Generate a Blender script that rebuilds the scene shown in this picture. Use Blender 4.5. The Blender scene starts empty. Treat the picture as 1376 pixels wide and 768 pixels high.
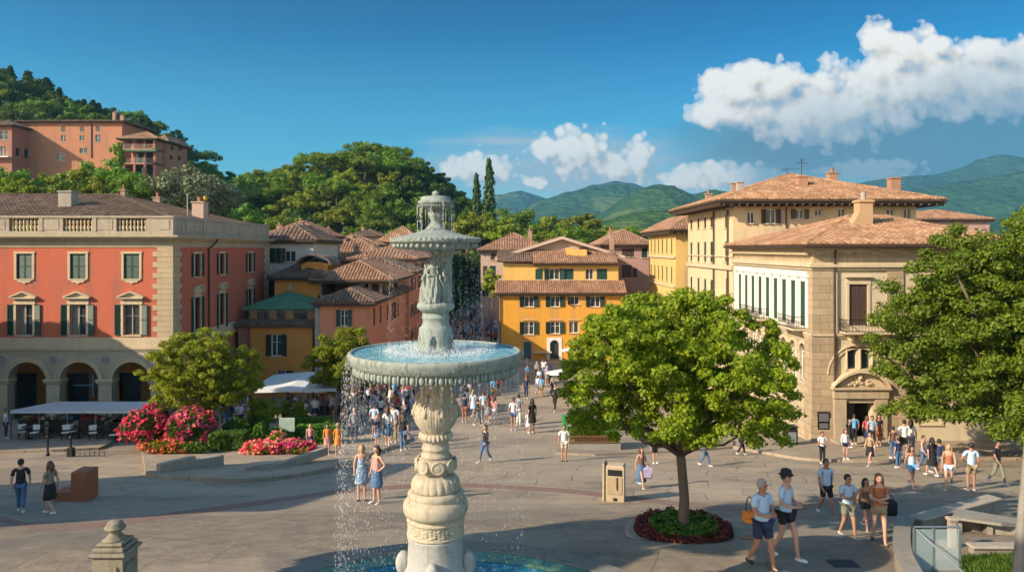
import bpy, math, random
import numpy as np
from mathutils import Vector, Matrix, noise
random.seed(7); R=math.radians
D=bpy.data
scene=bpy.context.scene
C=D.collections.new('place'); scene.collection.children.link(C)
F=1000.0; VX=688.0; HY=334.0; CZ=12.6      # lens in photo pixels, vanishing column, horizon row, eye height
# ---------------------------------------------------------------- ground profile (height against distance)
_py=[-90,16.3,22.5,28,35,41.5,46,52,60,75,86,3000]
_pz=[5.92,5.92,4.6,3.66,2.6,1.6,1.25,.85,.42,.08,0,0]
_gy=np.arange(-100,120,.25); _gz=np.interp(_gy,_py,_pz)
_k=np.ones(15)/15; _gz2=np.convolve(np.pad(_gz,7,mode='edge'),_k,mode='valid')
def prof(y): return float(np.interp(y,_gy,_gz2)) if y<115 else 0.0
PADS=[]
def inside(x,y,poly):
    c=False; n=len(poly)
    for i in range(n):
        x1,y1=poly[i]; x2,y2=poly[(i+1)%n]
        if (y1>y)!=(y2>y) and x<(x2-x1)*(y-y1)/(y2-y1)+x1: c=not c
    return c
def gz(x,y):
    z=prof(y)
    for poly,h in PADS:
        if inside(x,y,poly): z+=h; break
    return z
def P(px,py,d): return Vector(((px-VX)/F*d,d,CZ+(HY-py)/F*d))
def G(px,py,pad=True):
    lo,hi=10.0,900.0
    for _ in range(60):
        m=(lo+hi)/2
        if HY+(CZ-prof(m))/m*F>py: lo=m
        else: hi=m
    x=(px-VX)/F*lo
    return Vector((x,lo,gz(x,lo) if pad else prof(lo)))
def ZY(py,d): return CZ+(HY-py)/F*d
def XP(px,d): return (px-VX)/F*d
# ---------------------------------------------------------------- mesh builder
class MB:
    def __init__(s): s.v=[]; s.f=[]; s.uv=None; s.sm=False
    def add(s,vs,fs,uv=None):
        o=len(s.v); s.v.extend(vs); s.f.extend([tuple(i+o for i in f) for f in fs])
        if uv is not None:
            if s.uv is None: s.uv=[]
            s.uv.extend(uv)
        return s
    def box(s,x0,x1,y0,y1,z0,z1):
        return s.add([(x0,y0,z0),(x1,y0,z0),(x1,y1,z0),(x0,y1,z0),(x0,y0,z1),(x1,y0,z1),(x1,y1,z1),(x0,y1,z1)],
            [(0,3,2,1),(4,5,6,7),(0,1,5,4),(1,2,6,5),(2,3,7,6),(3,0,4,7)])
    def bev(s,x0,x1,y0,y1,z0,z1,b=.02):
        vs=[]
        for z,k in ((z0,b),(z0+b,0),(z1-b,0),(z1,b)):
            for (a,c) in ((x0+k,y0+k+0),(x1-k,y0+k),(x1-k,y1-k),(x0+k,y1-k)): vs.append((a,c,z))
        fs=[(3,2,1,0),(12,13,14,15)]
        for l in range(3):
            for i in range(4):
                j=(i+1)%4; fs.append((l*4+i,l*4+j,l*4+4+j,l*4+4+i))
        return s.add(vs,fs)
    def prism(s,pts,y0,y1):      # polygon in xz, extruded in y
        n=len(pts); vs=[(x,y0,z) for x,z in pts]+[(x,y1,z) for x,z in pts]
        fs=[tuple(range(n)),tuple(reversed(range(n,2*n)))]+[(i,n+i,n+(i+1)%n,(i+1)%n) for i in range(n)]
        return s.add(vs,fs)
    def slab(s,pts,z0,z1):
        n=len(pts); vs=[(x,y,z0) for x,y in pts]+[(x,y,z1) for x,y in pts]
        fs=[tuple(reversed(range(n))),tuple(range(n,2*n))]+[(i,(i+1)%n,n+(i+1)%n,n+i) for i in range(n)]
        return s.add(vs,fs)
    def lathe(s,prof_,seg=32,c=(0,0),mod=None,caps=True):
        vs=[];fs=[];n=len(prof_)
        for k,(r,z) in enumerate(prof_):
            for i in range(seg):
                a=2*math.pi*i/seg; rr=r if mod is None else mod(r,z,a)
                vs.append((c[0]+rr*math.cos(a),c[1]+rr*math.sin(a),z))
        for k in range(n-1):
            for i in range(seg):
                j=(i+1)%seg; fs.append((k*seg+i,k*seg+j,(k+1)*seg+j,(k+1)*seg+i))
        if caps: fs.append(tuple(reversed(range(seg)))); fs.append(tuple(range((n-1)*seg,n*seg)))
        return s.add(vs,fs)
    def tube(s,pts,rad,seg=8,caps=True):
        pts=[Vector(p) for p in pts]; n=len(pts)
        if not hasattr(rad,'__len__'): rad=[rad]*n
        vs=[];fs=[]; up=Vector((0,0,1)); prev=None
        for k,p in enumerate(pts):
            t=(pts[min(k+1,n-1)]-pts[max(k-1,0)])
            if t.length<1e-9: t=Vector((0,0,1))
            t.normalize()
            if prev is None: a=t.orthogonal().normalized()
            else:
                a=prev-t*prev.dot(t)
                a=a.normalized() if a.length>1e-6 else t.orthogonal().normalized()
            prev=a; b=t.cross(a)
            for i in range(seg):
                w=2*math.pi*i/seg; q=p+(a*math.cos(w)+b*math.sin(w))*rad[k]; vs.append(tuple(q))
        for k in range(n-1):
            for i in range(seg):
                j=(i+1)%seg; fs.append((k*seg+i,k*seg+j,(k+1)*seg+j,(k+1)*seg+i))
        if caps: fs.append(tuple(reversed(range(seg)))); fs.append(tuple(range((n-1)*seg,n*seg)))
        return s.add(vs,fs)
    def ball(s,c,r,seg=12,rings=8,sc=(1,1,1)):
        vs=[];fs=[]
        for k in range(1,rings):
            t=math.pi*k/rings
            for i in range(seg):
                a=2*math.pi*i/seg; vs.append((c[0]+r*sc[0]*math.sin(t)*math.cos(a),c[1]+r*sc[1]*math.sin(t)*math.sin(a),c[2]-r*sc[2]*math.cos(t)))
        m=len(vs); vs+=[(c[0],c[1],c[2]-r*sc[2]),(c[0],c[1],c[2]+r*sc[2])]
        for k in range(rings-2):
            for i in range(seg):
                j=(i+1)%seg; fs.append((k*seg+i,k*seg+j,(k+1)*seg+j,(k+1)*seg+i))
        for i in range(seg):
            j=(i+1)%seg; fs.append((m,j,i)); fs.append((m+1,(rings-2)*seg+i,(rings-2)*seg+j))
        return s.add(vs,fs)
    def xf(s,M,start=0):
        for i in range(start,len(s.v)): s.v[i]=tuple(M@Vector(s.v[i]))
        return s
    def mesh(s,name,mat,smooth=None):
        me=D.meshes.new(name); me.from_pydata(s.v,[],s.f)
        if s.uv is not None:
            l=me.uv_layers.new(name='UVMap'); arr=[]
            for f,u in zip(s.f,s.uv):
                arr.extend(u*len(f))
            l.data.foreach_set('uv',arr)
        if smooth or (smooth is None and s.sm): me.shade_smooth()
        if mat: me.materials.append(mat)
        me.update(); return me
    def build(s,name,mat,parent=None,loc=None,rz=0,smooth=None):
        return link(name,s.mesh(name,mat,smooth),parent,loc,rz)
def link(name,me,parent=None,loc=None,rz=0):
    o=D.objects.new(name,me); C.objects.link(o)
    if parent: o.parent=parent
    if loc is not None: o.location=loc
    if rz: o.rotation_euler.z=rz
    return o
def thing(name,label,cat,loc=(0,0,0),rz=0,group=None):
    o=D.objects.new(name,None); C.objects.link(o); o.location=loc; o.rotation_euler.z=rz
    return tag(o,label,cat,group)
def tag(o,label,cat,group=None):
    o['label']=label; o['category']=cat
    if group: o['group']=group
    return o
def struct(o): o['kind']='structure'; return o
def stuff(o): o['kind']='stuff'; return o
def children(o): return [c for c in D.objects if c.parent==o]
KIDS={}
def dup(root,loc,rz=0,sc=1,label=None,group=None,kids=None):
    r=root.copy(); C.objects.link(r); r.location=loc; r.rotation_euler.z=rz; r.scale=(sc,sc,sc) if not hasattr(sc,'__len__') else sc
    if label: r['label']=label
    if group: r['group']=group
    if root.name not in KIDS: KIDS[root.name]=[(c,children(c)) for c in children(root)]
    for ch,gs in KIDS[root.name]:
        c=ch.copy(); C.objects.link(c); c.parent=r
        for g in gs:
            d=g.copy(); C.objects.link(d); d.parent=c
    return r
def npmesh(name,co,faces4,mat,smooth=False):
    me=D.meshes.new(name); nv=len(co); nf=len(faces4); k=faces4.shape[1]
    me.vertices.add(nv); me.vertices.foreach_set('co',co.astype(np.float32).ravel())
    me.loops.add(nf*k); me.loops.foreach_set('vertex_index',faces4.astype(np.int32).ravel())
    me.polygons.add(nf); me.polygons.foreach_set('loop_start',np.arange(0,nf*k,k,dtype=np.int32))
    me.update(calc_edges=True)
    if smooth: me.shade_smooth()
    if mat: me.materials.append(mat)
    return me
# ---------------------------------------------------------------- materials
class NT:
    def __init__(s,name):
        s.m=D.materials.new(name); s.m.use_nodes=True; s.t=s.m.node_tree; s.n=s.t.nodes; s.b=s.n['Principled BSDF']; s.out=s.n['Material Output']
    def N(s,ty,**kw):
        nd=s.n.new(ty)
        for k,v in kw.items():
            if k in nd.inputs: 
                if hasattr(v,'is_output'): s.t.links.new(v,nd.inputs[k])
                else: nd.inputs[k].default_value=v
            else: setattr(nd,k,v)
        return nd
    def L(s,a,b): s.t.links.new(a,b)
    def noise(s,scale,detail=4,rough=.55,vec=None,dist=0):
        n=s.N('ShaderNodeTexNoise'); n.inputs['Scale'].default_value=scale; n.inputs['Detail'].default_value=detail; n.inputs['Roughness'].default_value=rough; n.inputs['Distortion'].default_value=dist
        if vec is not None: s.L(vec,n.inputs['Vector'])
        return n.outputs['Fac']
    def ramp(s,fac,stops):
        r=s.N('ShaderNodeValToRGB'); s.L(fac,r.inputs['Fac']); e=r.color_ramp.elements
        while len(e)<len(stops): e.new(.5)
        for el,(p,c) in zip(e,stops): el.position=p; el.color=(*c,1) if len(c)==3 else c
        return r.outputs['Color']
    def mix(s,fac,a,b,mode='MIX'):
        m=s.N('ShaderNodeMix'); m.data_type='RGBA'; m.blend_type=mode
        for sock,v in ((m.inputs['Factor'],fac),(m.inputs[6],a),(m.inputs[7],b)):
            if hasattr(v,'is_output'): s.L(v,sock)
            elif isinstance(v,(int,float)): sock.default_value=v
            else: sock.default_value=(*v,1)
        return m.outputs[2]
    def math(s,op,a,b=0,c=0,clamp=False):
        m=s.N('ShaderNodeMath'); m.operation=op; m.use_clamp=clamp
        for i,v in enumerate((a,b,c)):
            if hasattr(v,'is_output'): s.L(v,m.inputs[i])
            else: m.inputs[i].default_value=v
        return m.outputs[0]
    def pos(s):
        return s.N('ShaderNodeNewGeometry').outputs['Position']
    def obj(s): return s.N('ShaderNodeTexCoord').outputs['Object']
    def vmul(s,v,xyz):
        m=s.N('ShaderNodeVectorMath'); m.operation='MULTIPLY'; s.L(v,m.inputs[0]); m.inputs[1].default_value=xyz; return m.outputs[0]
    def bump(s,h,strength=.3,dist=.02):
        b=s.N('ShaderNodeBump'); b.inputs['Strength'].default_value=strength; b.inputs['Distance'].default_value=dist; s.L(h,b.inputs['Height']); s.L(b.outputs[0],s.b.inputs['Normal']); return b
    def col(s,c):
        if hasattr(c,'is_output'): s.L(c,s.b.inputs['Base Color'])
        else: s.b.inputs['Base Color'].default_value=(*c,1)
    def set(s,rough=.8,metal=0,spec=None):
        s.b.inputs['Roughness'].default_value=rough; s.b.inputs['Metallic'].default_value=metal
        if spec is not None: s.b.inputs['Specular IOR Level'].default_value=spec
        return s
MATS={}
def plain(key,c,rough=.7,metal=0,var=.25,scale=6):
    k=('p',key)
    if k in MATS: return MATS[k]
    t=NT(key); p=t.obj(); n=t.noise(scale,5,.6,p)
    t.col(t.mix(n,tuple(x*(1-var) for x in c),tuple(min(1,x*(1+var)) for x in c))); t.set(rough,metal); t.bump(t.noise(scale*6,3,.6,p),.15,.01)
    MATS[k]=t.m; return t.m
def stucco(key,c,dirt=.5):
    k=('s',key)
    if k in MATS: return MATS[k]
    t=NT(key); p=t.pos()
    n1=t.noise(.35,5,.6,p); n2=t.noise(3.5,6,.7,p); st=t.noise(1.0,5,.6,t.vmul(p,(1.6,1.6,.16)))
    a=t.mix(n1,tuple(x*.84 for x in c),tuple(min(1,x*1.12) for x in c))
    g=sum(c)/3
    a=t.mix(t.math('MULTIPLY',t.ramp(st,[(.5,(0,0,0)),(.72,(1,1,1))]),dirt*.6),a,(g*.62,g*.56,g*.5))
    a=t.mix(t.math('MULTIPLY',t.ramp(n2,[(.55,(0,0,0)),(.75,(1,1,1))]),dirt*.35),a,(min(1,c[0]*1.15),min(1,c[1]*1.25+.03),min(1,c[2]*1.3+.03)))
    t.col(a); t.set(.92,0,.2); t.bump(t.noise(14,5,.7,p),.25,.02); MATS[k]=t.m; return t.m
def stone(key,c,scale=1.0,dark=.45,block=None,mod=False):
    k=('st',key)
    if k in MATS: return MATS[k]
    t=NT(key); p=t.pos()
    n1=t.noise(1.3*scale,6,.65,p); n2=t.noise(9*scale,5,.7,p); st=t.noise(2.2*scale,5,.6,t.vmul(p,(1.5,1.5,.2)))
    a=t.mix(n1,tuple(x*.72 for x in c),tuple(min(1,x*1.15) for x in c))
    a=t.mix(t.math('MULTIPLY',t.ramp(n2,[(.42,(0,0,0)),(.7,(1,1,1))]),dark*.5),a,tuple(x*.4 for x in c))
    a=t.mix(t.math('MULTIPLY',t.ramp(st,[(.5,(0,0,0)),(.7,(1,1,1))]),dark*.8),a,(c[0]*.4,c[1]*.4,c[2]*.38))
    h=t.noise(22*scale,5,.7,p)
    if block:
        br=t.N('ShaderNodeTexBrick'); br.inputs['Scale'].default_value=1; br.inputs['Brick Width'].default_value=block[0]; br.inputs['Row Height'].default_value=block[1]
        br.inputs['Mortar Size'].default_value=.012; br.inputs['Color1'].default_value=(1,1,1,1); br.inputs['Color2'].default_value=(.8,.8,.8,1); br.inputs['Mortar'].default_value=(.45,.42,.4,1)
        sx=t.N('ShaderNodeSeparateXYZ'); t.L(p,sx.inputs[0]); cx=t.N('ShaderNodeCombineXYZ'); t.L(t.math('ADD',sx.outputs[0],sx.outputs[1]),cx.inputs[0]); t.L(sx.outputs[2],cx.inputs[1]); t.L(cx.outputs[0],br.inputs['Vector'])
        a=t.mix(1.0,a,br.outputs['Color'],'MULTIPLY'); h=t.math('SUBTRACT',h,t.math('MULTIPLY',br.outputs['Fac'],1.5))
    t.col(a); t.set(.88,0,.3); t.bump(h,.4,.015); MATS[k]=t.m; return t.m
def rooftile(key,c1,c2,c3):
    k=('r',key)
    if k in MATS: return MATS[k]
    t=NT(key); uv=t.N('ShaderNodeUVMap').outputs[0]; w=t.N('ShaderNodeTexWhiteNoise'); w.noise_dimensions='2D'; t.L(uv,w.inputs['Vector']); p=t.pos()
    a=t.ramp(w.outputs['Value'],[(0,c1),(.5,c2),(1,c3)])
    a=t.mix(t.math('MULTIPLY',t.ramp(t.noise(.5,6,.65,p),[(.42,(0,0,0)),(.68,(1,1,1))]),.55),a,tuple(x*.42 for x in c1))
    a=t.mix(t.math('MULTIPLY',t.ramp(t.noise(5,5,.7,p),[(.5,(0,0,0)),(.7,(1,1,1))]),.4),a,(c3[0]*.9,c3[1]*1.0,c3[2]*.85))
    t.col(a); t.set(.9,0,.25); t.bump(t.noise(18,4,.7,p),.35,.02); MATS[k]=t.m; return t.m
def leafmat(key,c1,c2,trans=.35,sc=1.2):
    k=('l',key)
    if k in MATS: return MATS[k]
    t=NT(key); p=t.obj(); n=t.noise(sc,4,.6,p); n2=t.noise(sc*9,2,.6,p)
    oi=t.N('ShaderNodeObjectInfo').outputs['Random']
    a=t.mix(t.ramp(n,[(.35,(0,0,0)),(.65,(1,1,1))]),c1,c2); a=t.mix(t.ramp(n2,[(.38,(0,0,0)),(.62,(1,1,1))]),tuple(x*.55 for x in c1) if False else a,(c2[0]*1.35,c2[1]*1.15,c2[2]*.8)); n3=t.noise(sc*14,2,.6,p); a=t.mix(t.ramp(n3,[(.56,(0,0,0)),(.7,(.7,.7,.7))]),a,tuple(x*.5 for x in c1))
    hs=t.N('ShaderNodeHueSaturation'); t.L(a,hs.inputs['Color']); t.L(t.math('MULTIPLY_ADD',oi,.035,.485),hs.inputs['Hue']); t.L(t.math('MULTIPLY_ADD',oi,.5,.75),hs.inputs['Value'])
    t.col(hs.outputs[0]); t.set(.55,0,.35)
    tr=t.N('ShaderNodeBsdfTranslucent'); t.L(hs.outputs[0],tr.inputs['Color']); mx=t.N('ShaderNodeMixShader'); mx.inputs[0].default_value=trans
    t.L(t.b.outputs[0],mx.inputs[1]); t.L(tr.outputs[0],mx.inputs[2]); t.L(mx.outputs[0],t.out.inputs[0]); MATS[k]=t.m; return t.m
def glass_dark(key='window_glass',c=(.02,.028,.032)):
    k=('g',key)
    if k in MATS: return MATS[k]
    t=NT(key); p=t.pos(); t.col(t.mix(t.noise(1.2,3,.5,p),c,tuple(x*2.6 for x in c))); t.set(.12,0,.6); MATS[k]=t.m; return t.m
M_GLASS=glass_dark()
M_FRAME=plain('painted_window_frame',(.30,.25,.18),.6)
M_WHITEF=plain('white_window_frame',(.7,.68,.62),.6)
M_SHUT=plain('dark_green_shutter_paint',(.010,.052,.036),.55,var=.3)
M_SHUTD=plain('blackish_green_shutter_paint',(.012,.036,.03),.85,var=.3)
M_SHUTB=plain('brown_shutter_paint',(.07,.04,.028),.55)
M_IRON=plain('black_iron',(.018,.018,.02),.5,.3)
M_STONE=stone('pale_sandstone',(.58,.47,.31),.8,.3)
M_STONEB=stone('pale_sandstone_blocks',(.47,.36,.23),.8,.4,(1.1,.42))
M_ROOFD=rooftile('dark_weathered_roof_tiles',(.12,.075,.055),(.19,.12,.085),(.27,.19,.14))
M_ROOFM=rooftile('brown_roof_tiles',(.24,.13,.08),(.33,.18,.11),(.42,.26,.17))
M_ROOFO=rooftile('orange_roof_tiles',(.28,.145,.08),(.40,.22,.12),(.52,.34,.21))
M_WOOD=plain('dark_eave_wood',(.07,.045,.03),.8)
M_PIPE=plain('brown_drainpipe',(.06,.035,.025),.5,.2)
HAZE=True
# ---------------------------------------------------------------- camera, sun, sky
cam=D.cameras.new('camera'); co=D.objects.new('camera',cam); C.objects.link(co); scene.camera=co
co.location=(0,0,CZ); co.rotation_euler=(R(90),0,0)
cam.sensor_width=36; cam.lens=36*F/1376; cam.shift_y=-(384-HY)/1376*1.0; cam.shift_x=0; cam.clip_end=30000; cam.clip_start=.1
SEL=R(28); SAZ=math.atan2(-.86,-.51)      # towards the sun: left and behind the camera
sdir=Vector((math.sin(SAZ)*math.cos(SEL),math.cos(SAZ)*math.cos(SEL),math.sin(SEL)))
sl=D.lights.new('sun','SUN'); sl.energy=4.5; sl.angle=R(.53); sl.color=(1,.83,.62)
so=D.objects.new('sun',sl); C.objects.link(so); so.rotation_euler=sdir.to_track_quat('Z','Y').to_euler(); so.location=(-60,-30,60)
w=D.worlds.new('World'); scene.world=w; w.use_nodes=True; wt=w.node_tree; wn=wt.nodes
class WT(NT):
    def __init__(s): s.t=wt; s.n=wn
W=WT(); bg=wn['Background']; bg.inputs['Strength'].default_value=.15
sky=wn.new('ShaderNodeTexSky'); sky.sky_type='NISHITA'; sky.sun_disc=False; sky.sun_elevation=SEL; sky.sun_rotation=SAZ%(2*math.pi); sky.air_density=1.0; sky.dust_density=.5; sky.ozone_density=2.2
hs=W.N('ShaderNodeHueSaturation'); hs.inputs['Saturation'].default_value=1.25; W.L(sky.outputs[0],hs.inputs['Color'])

# clouds laid out on the sky by direction: a = x/y, e = z/y (tangents of bearing and height)
tc=W.N('ShaderNodeTexCoord'); sp=W.N('ShaderNodeSeparateXYZ'); W.L(tc.outputs['Generated'],sp.inputs[0])
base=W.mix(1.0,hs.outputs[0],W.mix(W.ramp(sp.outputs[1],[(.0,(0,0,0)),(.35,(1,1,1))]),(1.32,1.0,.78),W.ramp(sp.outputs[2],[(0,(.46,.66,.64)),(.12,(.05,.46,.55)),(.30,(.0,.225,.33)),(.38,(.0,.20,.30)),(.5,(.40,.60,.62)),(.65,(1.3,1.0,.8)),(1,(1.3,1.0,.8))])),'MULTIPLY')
ysafe=W.math('MAXIMUM',sp.outputs[1],.02)
A=W.math('DIVIDE',sp.outputs[0],ysafe); E=W.math('DIVIDE',sp.outputs[2],ysafe)
def ell(cx,cy,rx,ry,da=0,de=0):
    x=W.math('DIVIDE',W.math('SUBTRACT',A,cx+da),rx); y=W.math('DIVIDE',W.math('SUBTRACT',E,cy+de),ry)
    return W.math('SUBTRACT',1.0,W.math('SQRT',W.math('ADD',W.math('MULTIPLY',x,x),W.math('MULTIPLY',y,y))))
def A_(px): return (px-VX)/F
def E_(py): return (HY-py)/F
def vec(da,de,sx=1,sy=1):
    c=W.N('ShaderNodeCombineXYZ'); W.L(W.math('MULTIPLY',W.math('SUBTRACT',A,da),sx),c.inputs[0]); W.L(W.math('MULTIPLY',W.math('SUBTRACT',E,de),sy),c.inputs[1]); c.inputs[2].default_value=3.7; return c.outputs[0]
def smin(vals):
    o=vals[0]
    for v in vals[1:]: o=W.math('SMOOTH_MAX',o,v,.15)
    return o
BIG=[(1300,110,250,62),(1180,55,40,35),(1215,72,60,42),(1255,60,30,16),(1040,120,90,40),(985,120,62,36),(960,150,48,26),(1100,150,170,52),(1005,105,40,28),(1376,80,70,40),(1330,75,60,30)]
LOW=[(775,205,42,34),(735,200,20,18),(640,228,44,20),(610,228,30,14),(857,215,20,30),(830,225,26,20),(925,238,34,16),(985,240,60,18),(960,228,24,12),(1165,228,52,12),(1200,222,36,8),(716,245,14,8)]
def density(da,de):
    n2_=W.noise(34,9,.68,vec(da,de)); b2=W.N('ShaderNodeTexVoronoi'); b2.feature='SMOOTH_F1'; b2.inputs['Scale'].default_value=75; b2.inputs['Smoothness'].default_value=.3; W.L(vec(da,de),b2.inputs['Vector'])
    nl=W.math('ADD',W.math('MULTIPLY',W.math('SUBTRACT',n2_,.5),2.2),W.math('MULTIPLY',W.math('SUBTRACT',.42,b2.outputs['Distance']),1.3))
    def grp(lst,g=1.0): return smin([ell(A_(x),E_(y),rx*g/F,ry*g/F,da,de) for x,y,rx,ry in lst])
    n=W.noise(15,10,.66,vec(da,de)); bill=W.N('ShaderNodeTexVoronoi'); bill.feature='SMOOTH_F1'; bill.inputs['Scale'].default_value=34; bill.inputs['Smoothness'].default_value=.35
    W.L(vec(da,de),bill.inputs['Vector']); bill.inputs['Detail'].default_value=2.0
    nn=W.math('ADD',W.math('MULTIPLY',W.math('SUBTRACT',n,.5),2.0),W.math('ADD',W.math('MULTIPLY',W.math('SUBTRACT',.42,bill.outputs['Distance']),1.1),W.math('MULTIPLY',W.math('SUBTRACT',.42,b2.outputs['Distance']),.3)))
    big=W.math('ADD',grp(BIG,1.15),W.math('MULTIPLY',nn,.40)); low=W.math('ADD',grp(LOW,1.25),W.math('MULTIPLY',nl,.62))
    return W.math('MAXIMUM',big,W.math('MULTIPLY',low,.62)),nn
d0,n0=density(0,0); d1,n1=density(.014,-.017)
al=W.ramp(d0,[(.0,(0,0,0)),(.05,(.4,.4,.4)),(.25,(1,1,1))])
lit=W.math('MULTIPLY_ADD',W.math('SUBTRACT',d0,d1),1.25,.76,clamp=True)
# dark flat base of the big cloud and a veil below it
bk=smin([ell(A_(1310),E_(185),.38,.10),ell(A_(1110),E_(192),.24,.062)])
bkn=W.math('ADD',bk,W.math('MULTIPLY',W.math('SUBTRACT',W.noise(7,5,.55,vec(0,0,1,2.2)),.5),.5))
bka=W.ramp(bkn,[(.0,(0,0,0)),(.5,(.9,.9,.9))])
vl=W.math('MULTIPLY',W.ramp(W.math('ADD',smin([ell(A_(800),E_(218),.30,.05),ell(A_(1080),E_(215),.30,.05),ell(A_(700),E_(190),.14,.01),ell(A_(640),E_(225),.13,.035),ell(A_(850),E_(240),.40,.028)]),W.math('MULTIPLY',W.math('SUBTRACT',W.noise(6,6,.6,vec(0,0,1,4)),.5),1.6)),[(.0,(0,0,0)),(.8,(1,1,1))]),.85)
# pale band low on the horizon
hz=W.ramp(E,[(.0,(1,1,1)),(.28,(0,0,0))])
CK=4.1
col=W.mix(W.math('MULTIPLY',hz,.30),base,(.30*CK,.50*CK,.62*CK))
col=W.mix(vl,col,(.46*CK,.55*CK,.63*CK))
col=W.mix(bka,col,(.10*CK,.22*CK,.31*CK))
ccol=W.ramp(lit,[(.0,(.26,.37,.48)),(.38,(.52,.57,.62)),(.68,(.88,.80,.70)),(1,(1.0,.97,.90))])
ccol2=W.mix(1.0,ccol,(CK,CK,CK),'MULTIPLY')
# lower parts of the big cloud grade into its grey base
und=W.ramp(W.math('ADD',W.math('SUBTRACT',E,W.math('MULTIPLY_ADD',A,.22,.068)),W.math('MULTIPLY_ADD',n0,.022,.5)),[(.455,(0,0,0)),(.555,(1,1,1))])
big_m=W.ramp(A,[(.28,(0,0,0)),(.34,(1,1,1))])
ccol3=W.mix(W.math('MULTIPLY',W.math('SUBTRACT',1.0,und),W.math('MULTIPLY',big_m,.93)),ccol2,(.30*CK,.42*CK,.53*CK))
front=W.math('GREATER_THAN',sp.outputs[1],.03)
col=W.mix(W.math('MULTIPLY',al,front),col,ccol3)
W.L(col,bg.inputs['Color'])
scene.view_settings.view_transform='Standard'; scene.view_settings.look='None'; scene.view_settings.gamma=1; scene.view_settings.exposure=.90; scene.view_settings.use_curve_mapping=False
cy=scene.cycles; cy.use_denoising=True; cy.max_bounces=6; cy.diffuse_bounces=3; cy.glossy_bounces=3; cy.transmission_bounces=5; cy.transparent_max_bounces=8; cy.volume_bounces=0; cy.caustics_reflective=False; cy.caustics_refractive=False; cy.sample_clamp_indirect=6
cy.use_adaptive_sampling=True; cy.adaptive_threshold=.03
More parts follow.
